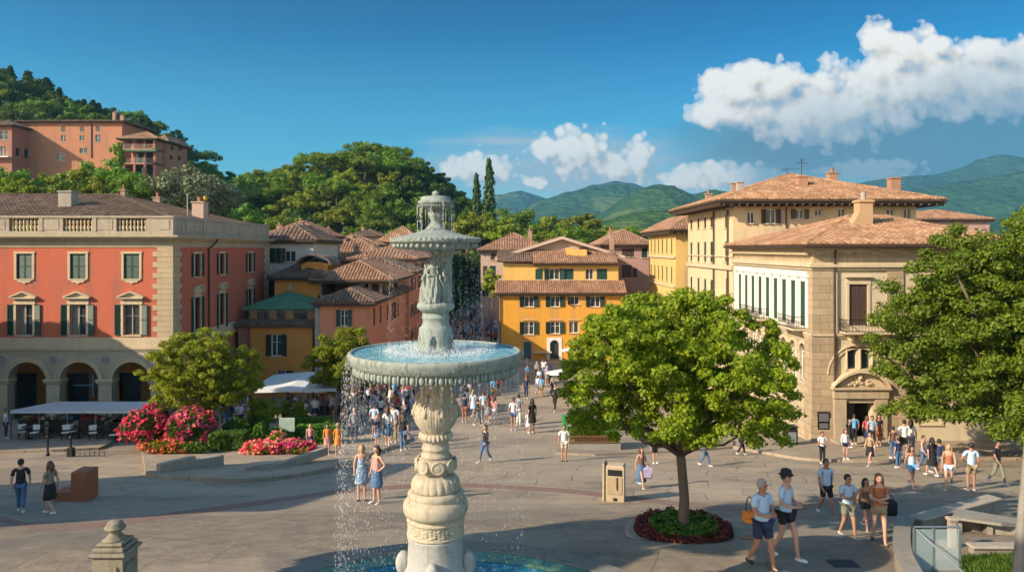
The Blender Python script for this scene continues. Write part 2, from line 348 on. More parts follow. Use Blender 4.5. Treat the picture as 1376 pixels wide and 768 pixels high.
# ---------------------------------------------------------------- ground
def ground_mesh():
    xs=list(range(-80,81,4)); xs=[-6000,-2500,-900,-300,-150]+xs+[150,300,900,2500,6000]
    ys=[-300,-100]+[y*1.0 for y in range(-60,100,1)]+[110,140,200,300,500,900,1600,3000,6000,9000]
    vs=[];fs=[]
    for y in ys:
        for x in xs: vs.append((x,y,prof(y)))
    n=len(xs)
    for j in range(len(ys)-1):
        for i in range(n-1):
            fs.append((j*n+i,j*n+i+1,(j+1)*n+i+1,(j+1)*n+i))
    m=MB(); m.add(vs,fs); return m
def paving():
    t=NT('worn_stone_paving'); p=t.pos()
    br=t.N('ShaderNodeTexBrick'); br.inputs['Scale'].default_value=1; br.inputs['Brick Width'].default_value=2.6; br.inputs['Row Height'].default_value=1.5; br.inputs['Mortar Size'].default_value=.03; br.inputs['Mortar Smooth'].default_value=.4
    br.inputs['Color1'].default_value=(.42,.315,.20,1); br.inputs['Color2'].default_value=(.27,.21,.14,1); br.inputs['Mortar'].default_value=(.09,.075,.06,1)
    rot=t.N('ShaderNodeMapping'); rot.inputs['Rotation'].default_value=(0,0,R(14)); t.L(p,rot.inputs['Vector'])
    wob=t.N('ShaderNodeVectorMath'); wob.operation='ADD'; nz=t.N('ShaderNodeTexNoise'); nz.inputs['Scale'].default_value=.15; t.L(p,nz.inputs['Vector'])
    sc=t.N('ShaderNodeVectorMath'); sc.operation='SCALE'; sc.inputs['Scale'].default_value=2.0; t.L(nz.outputs['Color'],sc.inputs[0]); t.L(rot.outputs[0],wob.inputs[0]); t.L(sc.outputs[0],wob.inputs[1])
    t.L(wob.outputs[0],br.inputs['Vector'])
    n1=t.noise(.22,6,.6,p); n2=t.noise(1.7,6,.7,p); n3=t.noise(40,3,.8,p)
    a=t.mix(t.ramp(n1,[(.35,(0,0,0)),(.65,(1,1,1))]),br.outputs['Color'],t.mix(br.outputs['Fac'],(.32,.25,.175),(.10,.085,.07)))
    a=t.mix(t.math('MULTIPLY',t.ramp(n2,[(.5,(0,0,0)),(.72,(1,1,1))]),.55),a,(.13,.12,.11))
    cr=t.N('ShaderNodeTexVoronoi'); cr.feature='DISTANCE_TO_EDGE'; cr.inputs['Scale'].default_value=.23; t.L(wob.outputs[0],cr.inputs['Vector'])
    a=t.mix(t.math('MULTIPLY',t.ramp(cr.outputs['Distance'],[(.0,(1,1,1)),(.012,(0,0,0))]),.35),a,(.08,.075,.07))
    # smooth grey setts of the carriageway nearer the camera
    sp=t.N('ShaderNodeSeparateXYZ'); t.L(p,sp.inputs[0])
    near=t.ramp(t.math('ADD',t.math('MULTIPLY',sp.outputs[1],.1),t.math('MULTIPLY',n1,.4)),[(.0,(1,1,1)),(1,(0,0,0))])
    nearm=t.math('LESS_THAN',t.math('ADD',sp.outputs[1],t.math('MULTIPLY',t.math('ABSOLUTE',t.math('SUBTRACT',sp.outputs[0],1.5)),-.10)),24.2)
    v=t.N('ShaderNodeTexVoronoi'); v.inputs['Scale'].default_value=9; t.L(p,v.inputs['Vector'])
    ac=t.mix(t.ramp(n2,[(.35,(0,0,0)),(.65,(1,1,1))]),(.17,.13,.085),(.36,.275,.17)); ac=t.mix(t.math('MULTIPLY',br.outputs['Fac'],.55),ac,(.08,.065,.05)); ac=t.mix(t.math('MULTIPLY',v.outputs['Distance'],.6),ac,(.12,.11,.1))
    a=t.mix(nearm,a,ac)
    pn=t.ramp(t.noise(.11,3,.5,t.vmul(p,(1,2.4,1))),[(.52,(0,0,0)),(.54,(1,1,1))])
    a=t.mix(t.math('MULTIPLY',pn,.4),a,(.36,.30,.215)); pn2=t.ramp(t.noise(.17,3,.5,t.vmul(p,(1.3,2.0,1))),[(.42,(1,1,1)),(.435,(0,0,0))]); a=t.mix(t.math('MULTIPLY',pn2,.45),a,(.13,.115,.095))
    a=t.mix(t.math('MULTIPLY',t.ramp(n3,[(.4,(0,0,0)),(.7,(1,1,1))]),.3),a,(.42,.38,.32))
    # far away the land turns to fields
    far=t.math('GREATER_THAN',sp.outputs[1],230.0); side=t.math('GREATER_THAN',t.math('ABSOLUTE',sp.outputs[0]),95.0)
    a=t.mix(t.math('MAXIMUM',far,side),a,t.mix(t.noise(.01,5,.6,p),(.05,.09,.02),(.12,.14,.04)))
    t.col(a); t.set(.75,0,.35); t.bump(t.math('SUBTRACT',t.math('ADD',n3,t.math('MULTIPLY',v.outputs['Distance'],.6)),t.math('MULTIPLY',br.outputs['Fac'],1.2)),.3,.012); return t.m
struct(ground_mesh().build('ground',paving()))
def strip(name,front,back,mat,h,nsub=6,kerb=True,pad=True):
    """surface between two rows of ground pixels, h above the ground, with a vertical kerb face"""
    n=len(front); rows=[]
    fg=[G(x,y,False) for x,y in front]; bgp=[G(x,y,False) for x,y in back]
    for j in range(nsub+1):
        row=[]
        for i in range(n):
            q=fg[i].lerp(bgp[i],j/nsub); row.append((q.x,q.y,prof(q.y)+h))
        rows.append(row)
    m=MB(); vs=[v for r in rows for v in r]; fs=[(j*n+i,j*n+i+1,(j+1)*n+i+1,(j+1)*n+i) for j in range(nsub) for i in range(n-1)]
    m.add(vs,fs)
    if kerb:
        loop=[rows[0][i] for i in range(n)]+[rows[j][n-1] for j in range(1,nsub+1)]+[rows[nsub][i] for i in range(n-2,-1,-1)]+[rows[j][0] for j in range(nsub-1,0,-1)]
        k=len(loop); m.add(loop+[(x,y,z-h-.1) for x,y,z in loop],[(i,k+i,k+(i+1)%k,(i+1)%k) for i in range(k)])
    if pad: PADS.append(([(q.x,q.y) for q in fg]+[(q.x,q.y) for q in reversed(bgp)],h))
    return struct(m.build(name,mat))
def dense(pts,n):
    out=[]
    for i in range(n):
        t=i/(n-1)*(len(pts)-1); k=min(int(t),len(pts)-2); f=t-k
        p0=pts[max(k-1,0)];p1=pts[k];p2=pts[k+1];p3=pts[min(k+2,len(pts)-1)]
        out.append(tuple(.5*((2*p1[c])+(-p0[c]+p2[c])*f+(2*p0[c]-5*p1[c]+4*p2[c]-p3[c])*f*f+(-p0[c]+3*p1[c]-3*p2[c]+p3[c])*f**3) for c in range(2)))
    return out
def brickmat():
    t=NT('red_brick_paving_band'); p=t.pos(); br=t.N('ShaderNodeTexBrick'); br.inputs['Scale'].default_value=1; br.inputs['Brick Width'].default_value=.24; br.inputs['Row Height'].default_value=.12; br.inputs['Mortar Size'].default_value=.01
    br.inputs['Color1'].default_value=(.30,.15,.095,1); br.inputs['Color2'].default_value=(.22,.12,.085,1); br.inputs['Mortar'].default_value=(.14,.11,.09,1); t.L(p,br.inputs['Vector'])
    t.col(t.mix(t.math('MULTIPLY',t.ramp(t.noise(.8,6,.7,p),[(.42,(0,0,0)),(.65,(1,1,1))]),.75),br.outputs['Color'],(.20,.165,.14))); t.set(.85); return t.m
band=dense([(-60,686),(0,700),(50,711),(110,711),(200,699),(344,679),(450,664),(560,655),(650,655),(760,662),(850,672),(950,684),(1040,688),(1120,677),(1210,660)],60)
def band_back(pts,wd):
    out=[]
    for x,y in pts:
        g=G(x,y,False); d2=g.y+wd; out.append((VX+g.x/d2*F if 0 else x,HY+(CZ-prof(d2))/d2*F))
    return out
strip('brick_paving_band',band,band_back(band,.95),brickmat(),.004,2,False,False)
M_PALE=stone('pale_paving_slabs',(.36,.30,.225),.6,.35,(1.6,.8))
M_KERB=stone('kerb_stone',(.40,.34,.26),1.2,.4)
def slabmat():
    t=NT('pavement_slabs'); p=t.pos(); br=t.N('ShaderNodeTexBrick'); br.inputs['Scale'].default_value=1; br.inputs['Brick Width'].default_value=.9; br.inputs['Row Height'].default_value=.6; br.inputs['Mortar Size'].default_value=.01
    br.inputs['Color1'].default_value=(.40,.31,.21,1); br.inputs['Color2'].default_value=(.33,.26,.18,1); br.inputs['Mortar'].default_value=(.13,.11,.095,1); t.L(p,br.inputs['Vector'])
    t.col(t.mix(t.math('MULTIPLY',t.ramp(t.noise(.9,6,.7,p),[(.4,(0,0,0)),(.7,(1,1,1))]),.5),br.outputs['Color'],(.18,.155,.13))); t.set(.8); t.bump(t.noise(30,4,.7,p),.2,.01); return t.m
M_SLAB=slabmat()
strip('stall_pavement',[(-140,612),(0,609),(70,607),(133,604),(150,597)],[(-140,566),(0,566),(70,566),(133,566),(150,567)],M_SLAB,.13,6)
strip('palazzo_pavement',dense([(985,602),(1040,612),(1090,619),(1180,621),(1290,618),(1480,618)],16),dense([(1010,590),(1050,592),(1080,593),(1180,593),(1290,593),(1480,593)],16),M_SLAB,.13,4)
strip('flower_bed_terrace',dense([(196,641),(250,645),(310,648),(370,645),(430,635),(480,620),(520,605),(552,592)],24),dense([(190,602),(240,598),(300,594),(350,590),(400,584),(450,580),(500,580),(545,582)],24),M_SLAB,.16,8)
strip('yellow_house_pavement',[(668,490),(730,490),(800,490),(860,490)],[(668,484.6),(730,484.6),(800,484.6),(860,484.6)],M_SLAB,.14,3)
strip('market_pavement',[(690,520),(740,523),(770,520)],[(690,513),(740,514),(770,512)],M_PALE,.1,2)
strip('planter_pavement',[(745,610),(800,612),(900,608),(985,602)],[(757,596),(800,596),(900,594),(985,592)],M_PALE,.1,3)
# drain cover let into the paving
g1=G(1118,752);
# ---------------------------------------------------------------- walls with real openings
def wall(mb,org,ang,L,z0,z1,holes,t=.30):
    """upright wall starting at org (x,y), running L metres in direction ang; outside is on its right-hand side (-y for ang 0).
    holes: (u0,u1,za,zb[,arch]) arch = True rounds the top (zb is the crown)"""
    ca,sa=math.cos(ang),math.sin(ang)
    def W3(u,d,z): return (org[0]+u*ca-d*sa, org[1]+u*sa+d*ca, z)
    us={0.0,L}; zs={z0,z1}
    for h in holes:
        us|={max(0,h[0]),min(L,h[1])}; zs|={h[2],h[3]}
    us=sorted(us); zs=sorted(z for z in zs if z0-1e-6<=z<=z1+1e-6)
    def q(a,b,c,d): mb.add([a,b,c,d],[(0,1,2,3)])
    for i in range(len(us)-1):
        for j in range(len(zs)-1):
            uc=(us[i]+us[i+1])/2; zc=(zs[j]+zs[j+1])/2
            if us[i+1]-us[i]<1e-5 or zs[j+1]-zs[j]<1e-5: continue
            if any(h[0]<uc<h[1] and h[2]<zc<h[3] for h in holes): continue
            q(W3(us[i],0,zs[j]),W3(us[i+1],0,zs[j]),W3(us[i+1],0,zs[j+1]),W3(us[i],0,zs[j+1]))
    for h in holes:
        u0,u1,za,zb=h[:4]
        if len(h)>4 and h[4]:
            r=(u1-u0)/2; c=(u0+u1)/2; rz=min(r,zb-za); n=14; zsr=zb-rz
            pts=[(c-r*math.cos(math.pi*k/n),zsr+rz*math.sin(math.pi*k/n)) for k in range(n+1)]
            for k in range(n):
                a,b=pts[k],pts[k+1]
                q(W3(a[0],0,a[1]),W3(b[0],0,b[1]),W3(b[0],0,zb),W3(a[0],0,zb))
                q(W3(a[0],0,a[1]),W3(a[0],t,a[1]),W3(b[0],t,b[1]),W3(b[0],0,b[1]))
            q(W3(u0,0,za),W3(u0,t,za),W3(u0,t,zsr),W3(u0,0,zsr)); q(W3(u1,0,za),W3(u1,0,zsr),W3(u1,t,zsr),W3(u1,t,za))
        else:
            q(W3(u0,0,za),W3(u0,t,za),W3(u0,t,zb),W3(u0,0,zb)); q(W3(u1,0,za),W3(u1,0,zb),W3(u1,t,zb),W3(u1,t,za))
            q(W3(u0,0,zb),W3(u0,t,zb),W3(u1,t,zb),W3(u1,0,zb))
        q(W3(u0,0,za),W3(u1,0,za),W3(u1,t,za),W3(u0,t,za))
# ---------------------------------------------------------------- windows (shared meshes), origin at the middle of the sill, outside = -y
CACHE={}
def cm(key,fn):
    if key not in CACHE: CACHE[key]=fn()
    return CACHE[key]
def shutter_mesh(w,h,mat,slats=True):
    def f():
        m=MB(); e=.055; m.box(0,w,-.022,.022,0,e).box(0,w,-.022,.022,h-e,h).box(0,e,-.022,.022,e,h-e).box(w-e,w,-.022,.022,e,h-e); m.box(e,w-e,-.022,.022,h*.5-e/2,h*.5+e/2)
        if slats:
            n=max(5,int(h/.085))
            for i in range(n):
                z=e+(h-2*e)*(i+.5)/n; s=.5*(h-2*e)/n*1.1
                m.add([(e,-.02,z-s),(w-e,-.02,z-s),(w-e,.012,z+s),(e,.012,z+s)],[(0,1,2,3)])
        else: m.box(e,w-e,-.012,.012,e,h-e)
        return m.mesh('shutter',mat)
    return cm(('sh',round(w,2),round(h,2),mat.name,slats),f)
def add_window(parent,pos,rz,w,h,style='open',mat=None,surround=None,sill=True,slats=True,frame=None,name='window',smat=None,arch=False):
    """styles: open (shutters folded back on the wall), closed, ajar, none, half"""
    mat=mat or M_SHUT; frame=frame or M_WHITEF; smat=smat or M_STONE
    def fpane():
        m=MB()
        if arch:
            n=12;r=w/2; pts=[(-r,0),(r,0)]+[(r*math.cos(math.pi*k/n),h-r+r*math.sin(math.pi*k/n)) for k in range(n+1)]
            m.add([(x,.2,z) for x,z in pts],[tuple(range(len(pts)))])
        else: m.add([(-w/2,.2,0),(w/2,.2,0),(w/2,.2,h),(-w/2,.2,h)],[(0,1,2,3)])
        return m.mesh('window',M_GLASS)
    win=link(name,cm(('pane',round(w,2),round(h,2),arch),fpane),parent,pos,rz)
    def ffr():
        m=MB(); e=.05; top=h-(w/2 if arch else 0)
        m.box(-w/2,-w/2+e,.13,.19,0,top).box(w/2-e,w/2,.13,.19,0,top).box(-w/2+e,w/2-e,.13,.19,0,e).box(-w/2+e,w/2-e,.13,.19,top-e,top).box(-.035,.035,.12,.185,e,top-e)
        if h>1.3: m.box(-w/2+e,-.035,.14,.18,h*.62,h*.62+.035).box(.035,w/2-e,.14,.18,h*.62,h*.62+.035)
        return m.mesh('frame',frame)
    if style!='closed': link('frame',cm(('fr',round(w,2),round(h,2),frame.name,arch),ffr),win)
    if style=='curtain' or (style in('open','none') and random.random()<.25):
        def fcur():
            m=MB(); vs=[];fs=[];n=10
            for i in range(n+1):
                x=-w/2+.06+(w*.38)*i/n; y=.195-.0+.012*math.sin(i*2.4)-.006
                vs+=[(x,y-.003,.06),(x,y-.003,h-.06)]
            fs=[(2*i,2*i+2,2*i+3,2*i+1) for i in range(n)]
            m.add(vs,fs); return m.mesh('curtain',plain('net_curtain',(.20,.19,.17),.9))
        link('curtain',cm(('cur',round(w,2),round(h,2)),fcur),win)
    if style in('open','ajar','half'):
        sw=w/2; me=shutter_mesh(sw,h,mat,slats)
        for sgn in (-1,1):
            if style=='half' and sgn==1: continue
            o=link('shutter',me,win)
            a=R(random.uniform(4,9)) if style=='open' else R(random.uniform(35,70))
            if sgn==1: o.location=(w/2+.01,-.03,0); o.rotation_euler.z=-a
            else: o.location=(-w/2-.01,-.03,0); o.rotation_euler.z=math.pi+a
    elif style=='closed':
        me=shutter_mesh(w/2-.004,h,mat,slats)
        for sgn in (-1,1): link('shutter',me,win,(0.002 if sgn==1 else -w/2+.002,.05,0))
    if sill:
        def fs_():
            m=MB(); m.bev(-w/2-.12,w/2+.12,-.1,.18,-.1,-.003,.02); return m.mesh('sill',smat)
        link('sill',cm(('sill',round(w,2),smat.name),fs_),win)
    if surround:
        def fsu():
            m=MB(); e=.16
            m.bev(-w/2-e,-w/2-.004,-.06,.05,0,h+.003,.015); m.bev(w/2+.004,w/2+e,-.06,.05,0,h+.003,.015); m.bev(-w/2-e-.03,w/2+e+.03,-.075,.05,h+.006,h+e,.015)
            if surround in('hood','pediment','segment'):
                m.box(-w/2-e,w/2+e,-.05,.0,h+e+.002,h+e+.22); m.bev(-w/2-e-.12,w/2+e+.12,-.26,0,h+e+.222,h+e+.32,.03)
            z=h+e+.322
            if surround=='pediment':
                W2=w/2+e+.14; H=.34
                m.prism([(-W2,z),(W2,z),(0,z+H)],-.10,0)
                for s in (-1,1):
                    m.prism([(s*W2*1.04,z-.02),(s*W2*1.04,z+.09),(0,z+H+.11),(0,z+H)],-.28,-.002)
            if surround=='segment':
                W2=w/2+e+.14; n=10; pts=[(-W2+2*W2*k/n,z+.32*math.sin(math.pi*k/n)) for k in range(n+1)]
                m.prism(pts,-.1,0)
                for k in range(n):
                    a,b=pts[k],pts[k+1]; m.prism([a,b,(b[0],b[1]+.1),(a[0],a[1]+.1)],-.28,-.002)
            return m.mesh('surround',smat)
        link('surround',cm(('sur',round(w,2),round(h,2),surround,smat.name),fsu),win)
    return win
# ---------------------------------------------------------------- tiled roofs
def tiles(m,p0,p1,q0,q1,tw=.24,row=.38,rise=.075,thick=.1):
    """p0->p1 eave (seen from outside, left to right), q0/q1 the top points above them"""
    p0,p1,q0,q1=map(Vector,(p0,p1,q0,q1)); U=(p1-p0); L=U.length; U.normalize(); N=U.cross(q0-p0 if (q0-p0).length>(q1-p1).length else q1-p1).normalized()
    if N.z<0: N=-N
    V=N.cross(U)
    a=((q0-p0).dot(U),(q0-p0).dot(V)); b=((q1-p0).dot(U),(q1-p0).dot(V))
    if V.dot(q0-p0)<0: V=-V; a=(a[0],-a[1]); b=(b[0],-b[1])
    poly=[(0,0),a,b,(L,0)]
    def vmax(u):
        r=0
        for (x0,y0),(x1,y1) in zip(poly[:-1],poly[1:]):
            if abs(x1-x0)<1e-6: continue
            if min(x0,x1)-1e-9<=u<=max(x0,x1)+1e-9: r=max(r,y0+(y1-y0)*(u-x0)/(x1-x0))
        return r
    nc=max(2,int(round(L/tw))); w=L/nc; cs=[(0,0),(.14,.72),(.36,1),(.64,1),(.86,.72)]
    sd=random.randint(0,99999)
    for c in range(nc):
        vm=vmax((c+.5)*w)
        if vm<.05: continue
        nr=max(1,int(math.ceil(vm/row)))
        for r in range(nr):
            v0=r*row; v1=min(vm,v0+row+.02); lift0=.035+random.uniform(-.008,.012); off=random.uniform(-.012,.012)
            vs=[]
            for vv,lf in ((v0-(.03 if r else .06),lift0),(v1,0)):
                for x,h in cs+[(1,0)]: vs.append(tuple(p0+U*((c+x)*w+off)+V*vv+N*(h*rise+lf)))
            m.add(vs,[(i,i+1,i+7,i+6) for i in range(5)]+[(0,5,4,3,2,1)],[((c*1.37+sd)%97+.5,(r*2.11+sd)%89+.5)]*6)
    m.add([tuple(x-N*.0) for x in (p0,p1,q1,q0)]+[tuple(x-N*thick) for x in (p0,p1,q1,q0)],[(0,1,2,3),(7,6,5,4),(0,4,5,1),(1,5,6,2),(3,7,4,0),(2,6,7,3)] ,[(3.5,4.5)]*6)
def ridge(m,a,b,r=.11,step=.42):
    a,b=Vector(a),Vector(b); L=(b-a).length; n=max(1,int(L/step)); t=(b-a)/n; T=t.normalized(); S=T.cross(Vector((0,0,1))).normalized(); Nn=S.cross(T)
    for i in range(n):
        vs=[]
        for k,(f,e) in enumerate(((0,1.12),(1.06,.92))):
            c=a+t*(i+f)
            for j in range(7):
                w=math.pi*(j/6.0); vs.append(tuple(c+S*math.cos(w)*r*e*1.1+Nn*(math.sin(w)*r*e)+Nn*.03))
        u=((i*3.1)%71+.5,(i*1.7)%67+.5)
        m.add(vs,[(j,j+1,j+8,j+7) for j in range(6)]+[tuple(range(6,-1,-1))],[u]*7)
def hip_roof(m,x0,x1,y0,y1,ze,h,tw=.24,axis=None,gable=False,far=False,rise=.075):
    W_,D_=x1-x0,y1-y0
    if axis is None: axis='x' if W_>=D_ else 'y'
    g=0 if gable else 1
    if axis=='x':
        k=min(D_/2,W_/2)*g; A=(x0+k,(y0+y1)/2,ze+h); B=(x1-k,(y0+y1)/2,ze+h)
        fl,fr,bl,br=A,B,A,B
    else:
        k=min(W_/2,D_/2)*g; A=((x0+x1)/2,y0+k,ze+h); B=((x0+x1)/2,y1-k,ze+h)
    c=[(x0,y0,ze),(x1,y0,ze),(x1,y1,ze),(x0,y1,ze)]
    row=.38 if tw<.3 else .6
    if axis=='x':
        tiles(m,c[0],c[1],A,B,tw,row,rise); tiles(m,c[2],c[3],B,A,tw*2,row*2,rise)
        if g: tiles(m,c[1],c[2],B,B,tw,row,rise); tiles(m,c[3],c[0],A,A,tw,row,rise)
    else:
        tiles(m,c[1],c[2],A,B,tw,row,rise); tiles(m,c[3],c[0],B,A,tw,row,rise)
        if g: tiles(m,c[0],c[1],A,A,tw,row,rise); tiles(m,c[2],c[3],B,B,tw*2,row*2,rise)
    ridge(m,A,B) if (Vector(A)-Vector(B)).length>.3 else None
    if g:
        ends=((c[0],A),(c[3],A),(c[1],B),(c[2],B)) if axis=='x' else ((c[0],A),(c[1],A),(c[2],B),(c[3],B))
        for e,t in ends: ridge(m,e,t)
    return A,B
def shed_roof(m,x0,x1,y0,y1,ze,h,tw=.24,side='F',rise=.075):
    if side=='F': tiles(m,(x0,y0,ze),(x1,y0,ze),(x0,y1,ze+h),(x1,y1,ze+h),tw,.38 if tw<.3 else .6,rise)
    if side=='R': tiles(m,(x1,y0,ze),(x1,y1,ze),(x0,y0,ze+h),(x0,y1,ze+h),tw,.38 if tw<.3 else .6,rise)
    if side=='L': tiles(m,(x0,y1,ze),(x0,y0,ze),(x1,y1,ze+h),(x1,y0,ze+h),tw,.38 if tw<.3 else .6,rise)
def eave(parent,x0,x1,y0,y1,ze,mat=None,th=.14,gutter=True,name='eave'):
    m=MB(); m.box(x0+.04,x1-.04,y0+.04,y1-.04,ze-.16-th,ze-.14)
    if gutter:
        for a,b in (((x0-.03,y0-.05,ze-.1),(x1+.03,y0-.05,ze-.1)),((x1+.05,y0,ze-.1),(x1+.05,y1,ze-.1)),((x0-.05,y0,ze-.1),(x0-.05,y1,ze-.1))): m.tube([a,b],.065,8)
    return m.build(name,mat or M_WOOD,parent)
def rafters(parent,x0,x1,y0,y1,ze,over,sp=.6,mat=None):
    m=MB(); x=x0+.3
    while x<x1-.2: m.box(x,x+.12,y0+.02,y0+over,ze-.46,ze-.304); x+=sp
    y=y0+.3
    while y<y1-.2:
        m.box(x0+.02,x0+over,y,y+.12,ze-.46,ze-.304); m.box(x1-over,x1-.02,y,y+.12,ze-.46,ze-.304); y+=sp
    return m.build('rafter_ends',mat or M_WOOD,parent)
def chimney(parent,x,y,z0,z1,w=.7,mat=None,pot=True,cap=None):
    mat=mat or stucco('chimney_render',(.36,.24,.17),.8); m=MB(); h=z1-z0
    m.box(x-w/2,x+w/2,y-w/2,y+w/2,z0-1.2,z1-.16); m.bev(x-w/2-.07,x+w/2+.07,y-w/2-.07,y+w/2+.07,z1-.158,z1-.05,.02)
    c=m.build('chimney',mat,parent)
    if pot:
        q=MB(); q.lathe([(w*.2,z1-.05),(w*.22,z1+.28),(w*.27,z1+.3),(w*.27,z1+.34)],10,(x,y)); q.build('chimney_pot',plain('terracotta_chimney_pot',(.3,.15,.09),.8),c)
    return c
def antenna(parent,x,y,z0,h=1.6):
    m=MB(); m.tube([(x,y,z0),(x,y,z0+h)],.022,5)
    for k in range(4):
        m.tube([(x-.4+.06*k,y,z0+h*.62+k*.16),(x+.4-.06*k,y,z0+h*.62+k*.16)],.012,4)
    m.tube([(x,y-.3,z0+h*.8),(x,y+.3,z0+h*.8)],.012,4)
    return m.build('aerial',M_IRON,parent)
def pipe(parent,pts,r=.055): 
    m=MB(); m.tube(pts,r,7); return m.build('drainpipe',M_PIPE,parent)
def simple_house(name,label,cat,x0,x1,y0,y1,ze,h,wallm,roofm,wf=(),wr=(),wl=(),z0=-.6,over=.45,axis=None,gable=False,tw=.24,group=None,shut=None,chim=(),eav=True,framem=None,rafter=False,shell=None):
    """wf: windows of the front (x,zbottom,w,h,style); wr / wl: right / left side (y,zbottom,w,h,style)"""
    t=thing(name,label,cat,((x0+x1)/2,y0,0),0,group); ox,oy=t.location.x,t.location.y
    m=MB()
    def hl(lst,o,sgn): return [((a[0]-o)*sgn-a[2]/2,(a[0]-o)*sgn+a[2]/2,a[1],a[1]+a[3]) for a in lst]
    X0,X1,Y0,Y1=x0-ox,x1-ox,0,y1-y0
    if True:
        wall(m,(X0,Y0),0,X1-X0,z0,ze,hl([(a[0],)+tuple(a[1:]) for a in wf],x0,1))
        wall(m,(X1,Y0),math.pi/2,Y1,z0,ze,hl(wr,y0,1))
        wall(m,(X1,Y1),math.pi,X1-X0,z0,ze,[])
        wall(m,(X0,Y1),-math.pi/2,Y1,z0,ze,[(y1-a[0]-a[2]/2,y1-a[0]+a[2]/2,a[1],a[1]+a[3]) for a in wl])
        m.box(X0+.5,X1-.5,Y0+.5,Y1-.5,z0,ze-.02)
    m.build('wall',wallm,t)
    for lst,kind in ((wf,'F'),(wr,'R'),(wl,'L')):
        for a in lst:
            st=a[4] if len(a)>4 else 'open'; sh=a[5] if len(a)>5 and a[5] else shut
            if kind=='F': pos,rz=(a[0]-ox,0,a[1]),0
            elif kind=='R': pos,rz=(X1,a[0]-oy,a[1]),math.pi/2
            else: pos,rz=(X0,a[0]-oy,a[1]),-math.pi/2
            add_window(t,pos,rz,a[2],a[3],st,sh,surround=a[6] if len(a)>6 else None,frame=framem,slats=a[3]>.9)
    if roofm:
        r=MB(); hip_roof(r,X0-over,X1+over,Y0-over,Y1+over,ze+.14,h,tw if tw!=.24 else .29,axis,gable,rise=.11 if tw<.35 else .13); ro=r.build('roof',roofm,t)
        if gable:
            g=MB(); ax=axis or ('x' if X1-X0>=Y1 else 'y'); k=ze-.001
            if ax=='y': g.prism([(X0,k),(X1,k),((X0+X1)/2,ze+h*.93)],Y0+.001,Y0+.2)
            else:
                g.prism([(Y0,k),(Y1,k),(Y1/2,ze+h*.93)],0,.2); g.xf(Matrix.Translation((X1-.2,0,0))@Matrix.Rotation(math.pi/2,4,'Z')@Matrix.Scale(-1,4,(0,1,0)))
            g.build('gable',wallm,t)
        if eav: eave(t,X0-over,X1+over,Y0-over,Y1+over,ze+.14)
        if rafter: rafters(t,X0-over,X1+over,Y0-over,Y1+over,ze+.14,over)
        for c in chim: chimney(ro,c[0]-ox,c[1]-oy,c[2],c[3],c[4] if len(c)>4 else .6)
    return t
def PW(px,yt,yb,d,w=None,style='open',*rest):
    """front window from photo pixels: centre column, top row, bottom row at distance d"""
    zb=ZY(yb,d); zt=ZY(yt,d); return (XP(px,d),zb,w or (zt-zb)*.55,zt-zb,style)+rest
def PS(px,yt,yb,X,w,style='open',*rest):
    """side window on a wall x = X"""
    d=X/((px-VX)/F); zb=ZY(yb,d); zt=ZY(yt,d); return (d,zb,w,zt-zb,style)+rest
S_RED=stucco('terracotta_render',(.50,.135,.075),1.0); S_ORANGE=stucco('orange_render',(.64,.27,.06),.4); S_PINK=stucco('salmon_render',(.62,.24,.13),.4); S_YEL=stucco('ochre_yellow_render',(.66,.32,.045),.9)
S_CREAM=stucco('cream_render',(.60,.47,.28),.8); S_WHITE=stucco('whitewash_render',(.56,.53,.46),.6); S_MAUVE=stucco('dusty_pink_render',(.42,.26,.22),.5); S_GOLD=stucco('gold_render',(.66,.42,.12),.35); S_BEIGE=stucco('beige_render',(.40,.29,.21),.7); S_PALEP=stucco('pale_pink_render',(.50,.36,.27),.5); S_GREY=stucco('weathered_grey_render',(.36,.33,.28),1.0)
# ================================================================ red arcaded palazzo on the left
YF=50.0; XC=-22.8; XL=-44.0; YB=69.7
pal=thing('palazzo','red palazzo with stone quoins, rooftop balustrade and a ground floor arcade','palazzo',(XC,YF,0)); ox,oy=XC,YF
zc=ZY(332,YF); zbelt=ZY(453,YF); zb0=ZY(471,YF); zcor=ZY(318,YF)
UW=[(x,ZY(376,YF)+.06,.98,1.62) for x in (-2.2+0.*0,)]
cx=[(33-72*k,105,177) for k in (0,)]
cols=[177-72*k for k in range(6)]
m=MB(); Lf=XC-XL
holes=[]
for c in cols:
    u=XP(c,YF)-XL
    if u<1: continue
    holes.append((u-.52,u+.52,ZY(374.5,YF),ZY(341,YF))); holes.append((u-.55,u+.55,ZY(450,YF),ZY(409,YF)))
wall(m,(XL-ox,0),0,Lf,zbelt,zc,holes)
sw1=[(265,.95),(298,.95),(336,.95)]
sholes=[]
SD=[]
for px,_ in sw1:
    d=XC/((px-VX)/F); SD.append(d); sholes.append((d-YF-.5,d-YF+.5,ZY(371,54),ZY(341,54))); sholes.append((d-YF-.5,d-YF+.5,ZY(448,54),ZY(398,54)-.05))
wall(m,(0,0),math.pi/2,YB-YF,zbelt,zc,sholes); wall(m,(0,YB-YF),math.pi,Lf,0,zc,[]); wall(m,(0-Lf,YB-YF),-math.pi/2,YB-YF,0,zc,[])
m.box(-Lf+.5,-.5,.5,YB-YF-.5,zb0,zc); m.build('upper_wall',S_RED,pal)
m=MB()
for k in range(int((YB-YF)/4)): pass
wall(m,(0,.0),math.pi/2,YB-YF,-.5,zb0,[]); m.build('lower_side_wall',stucco('faded_red_render',(.42,.17,.12),.7),pal)
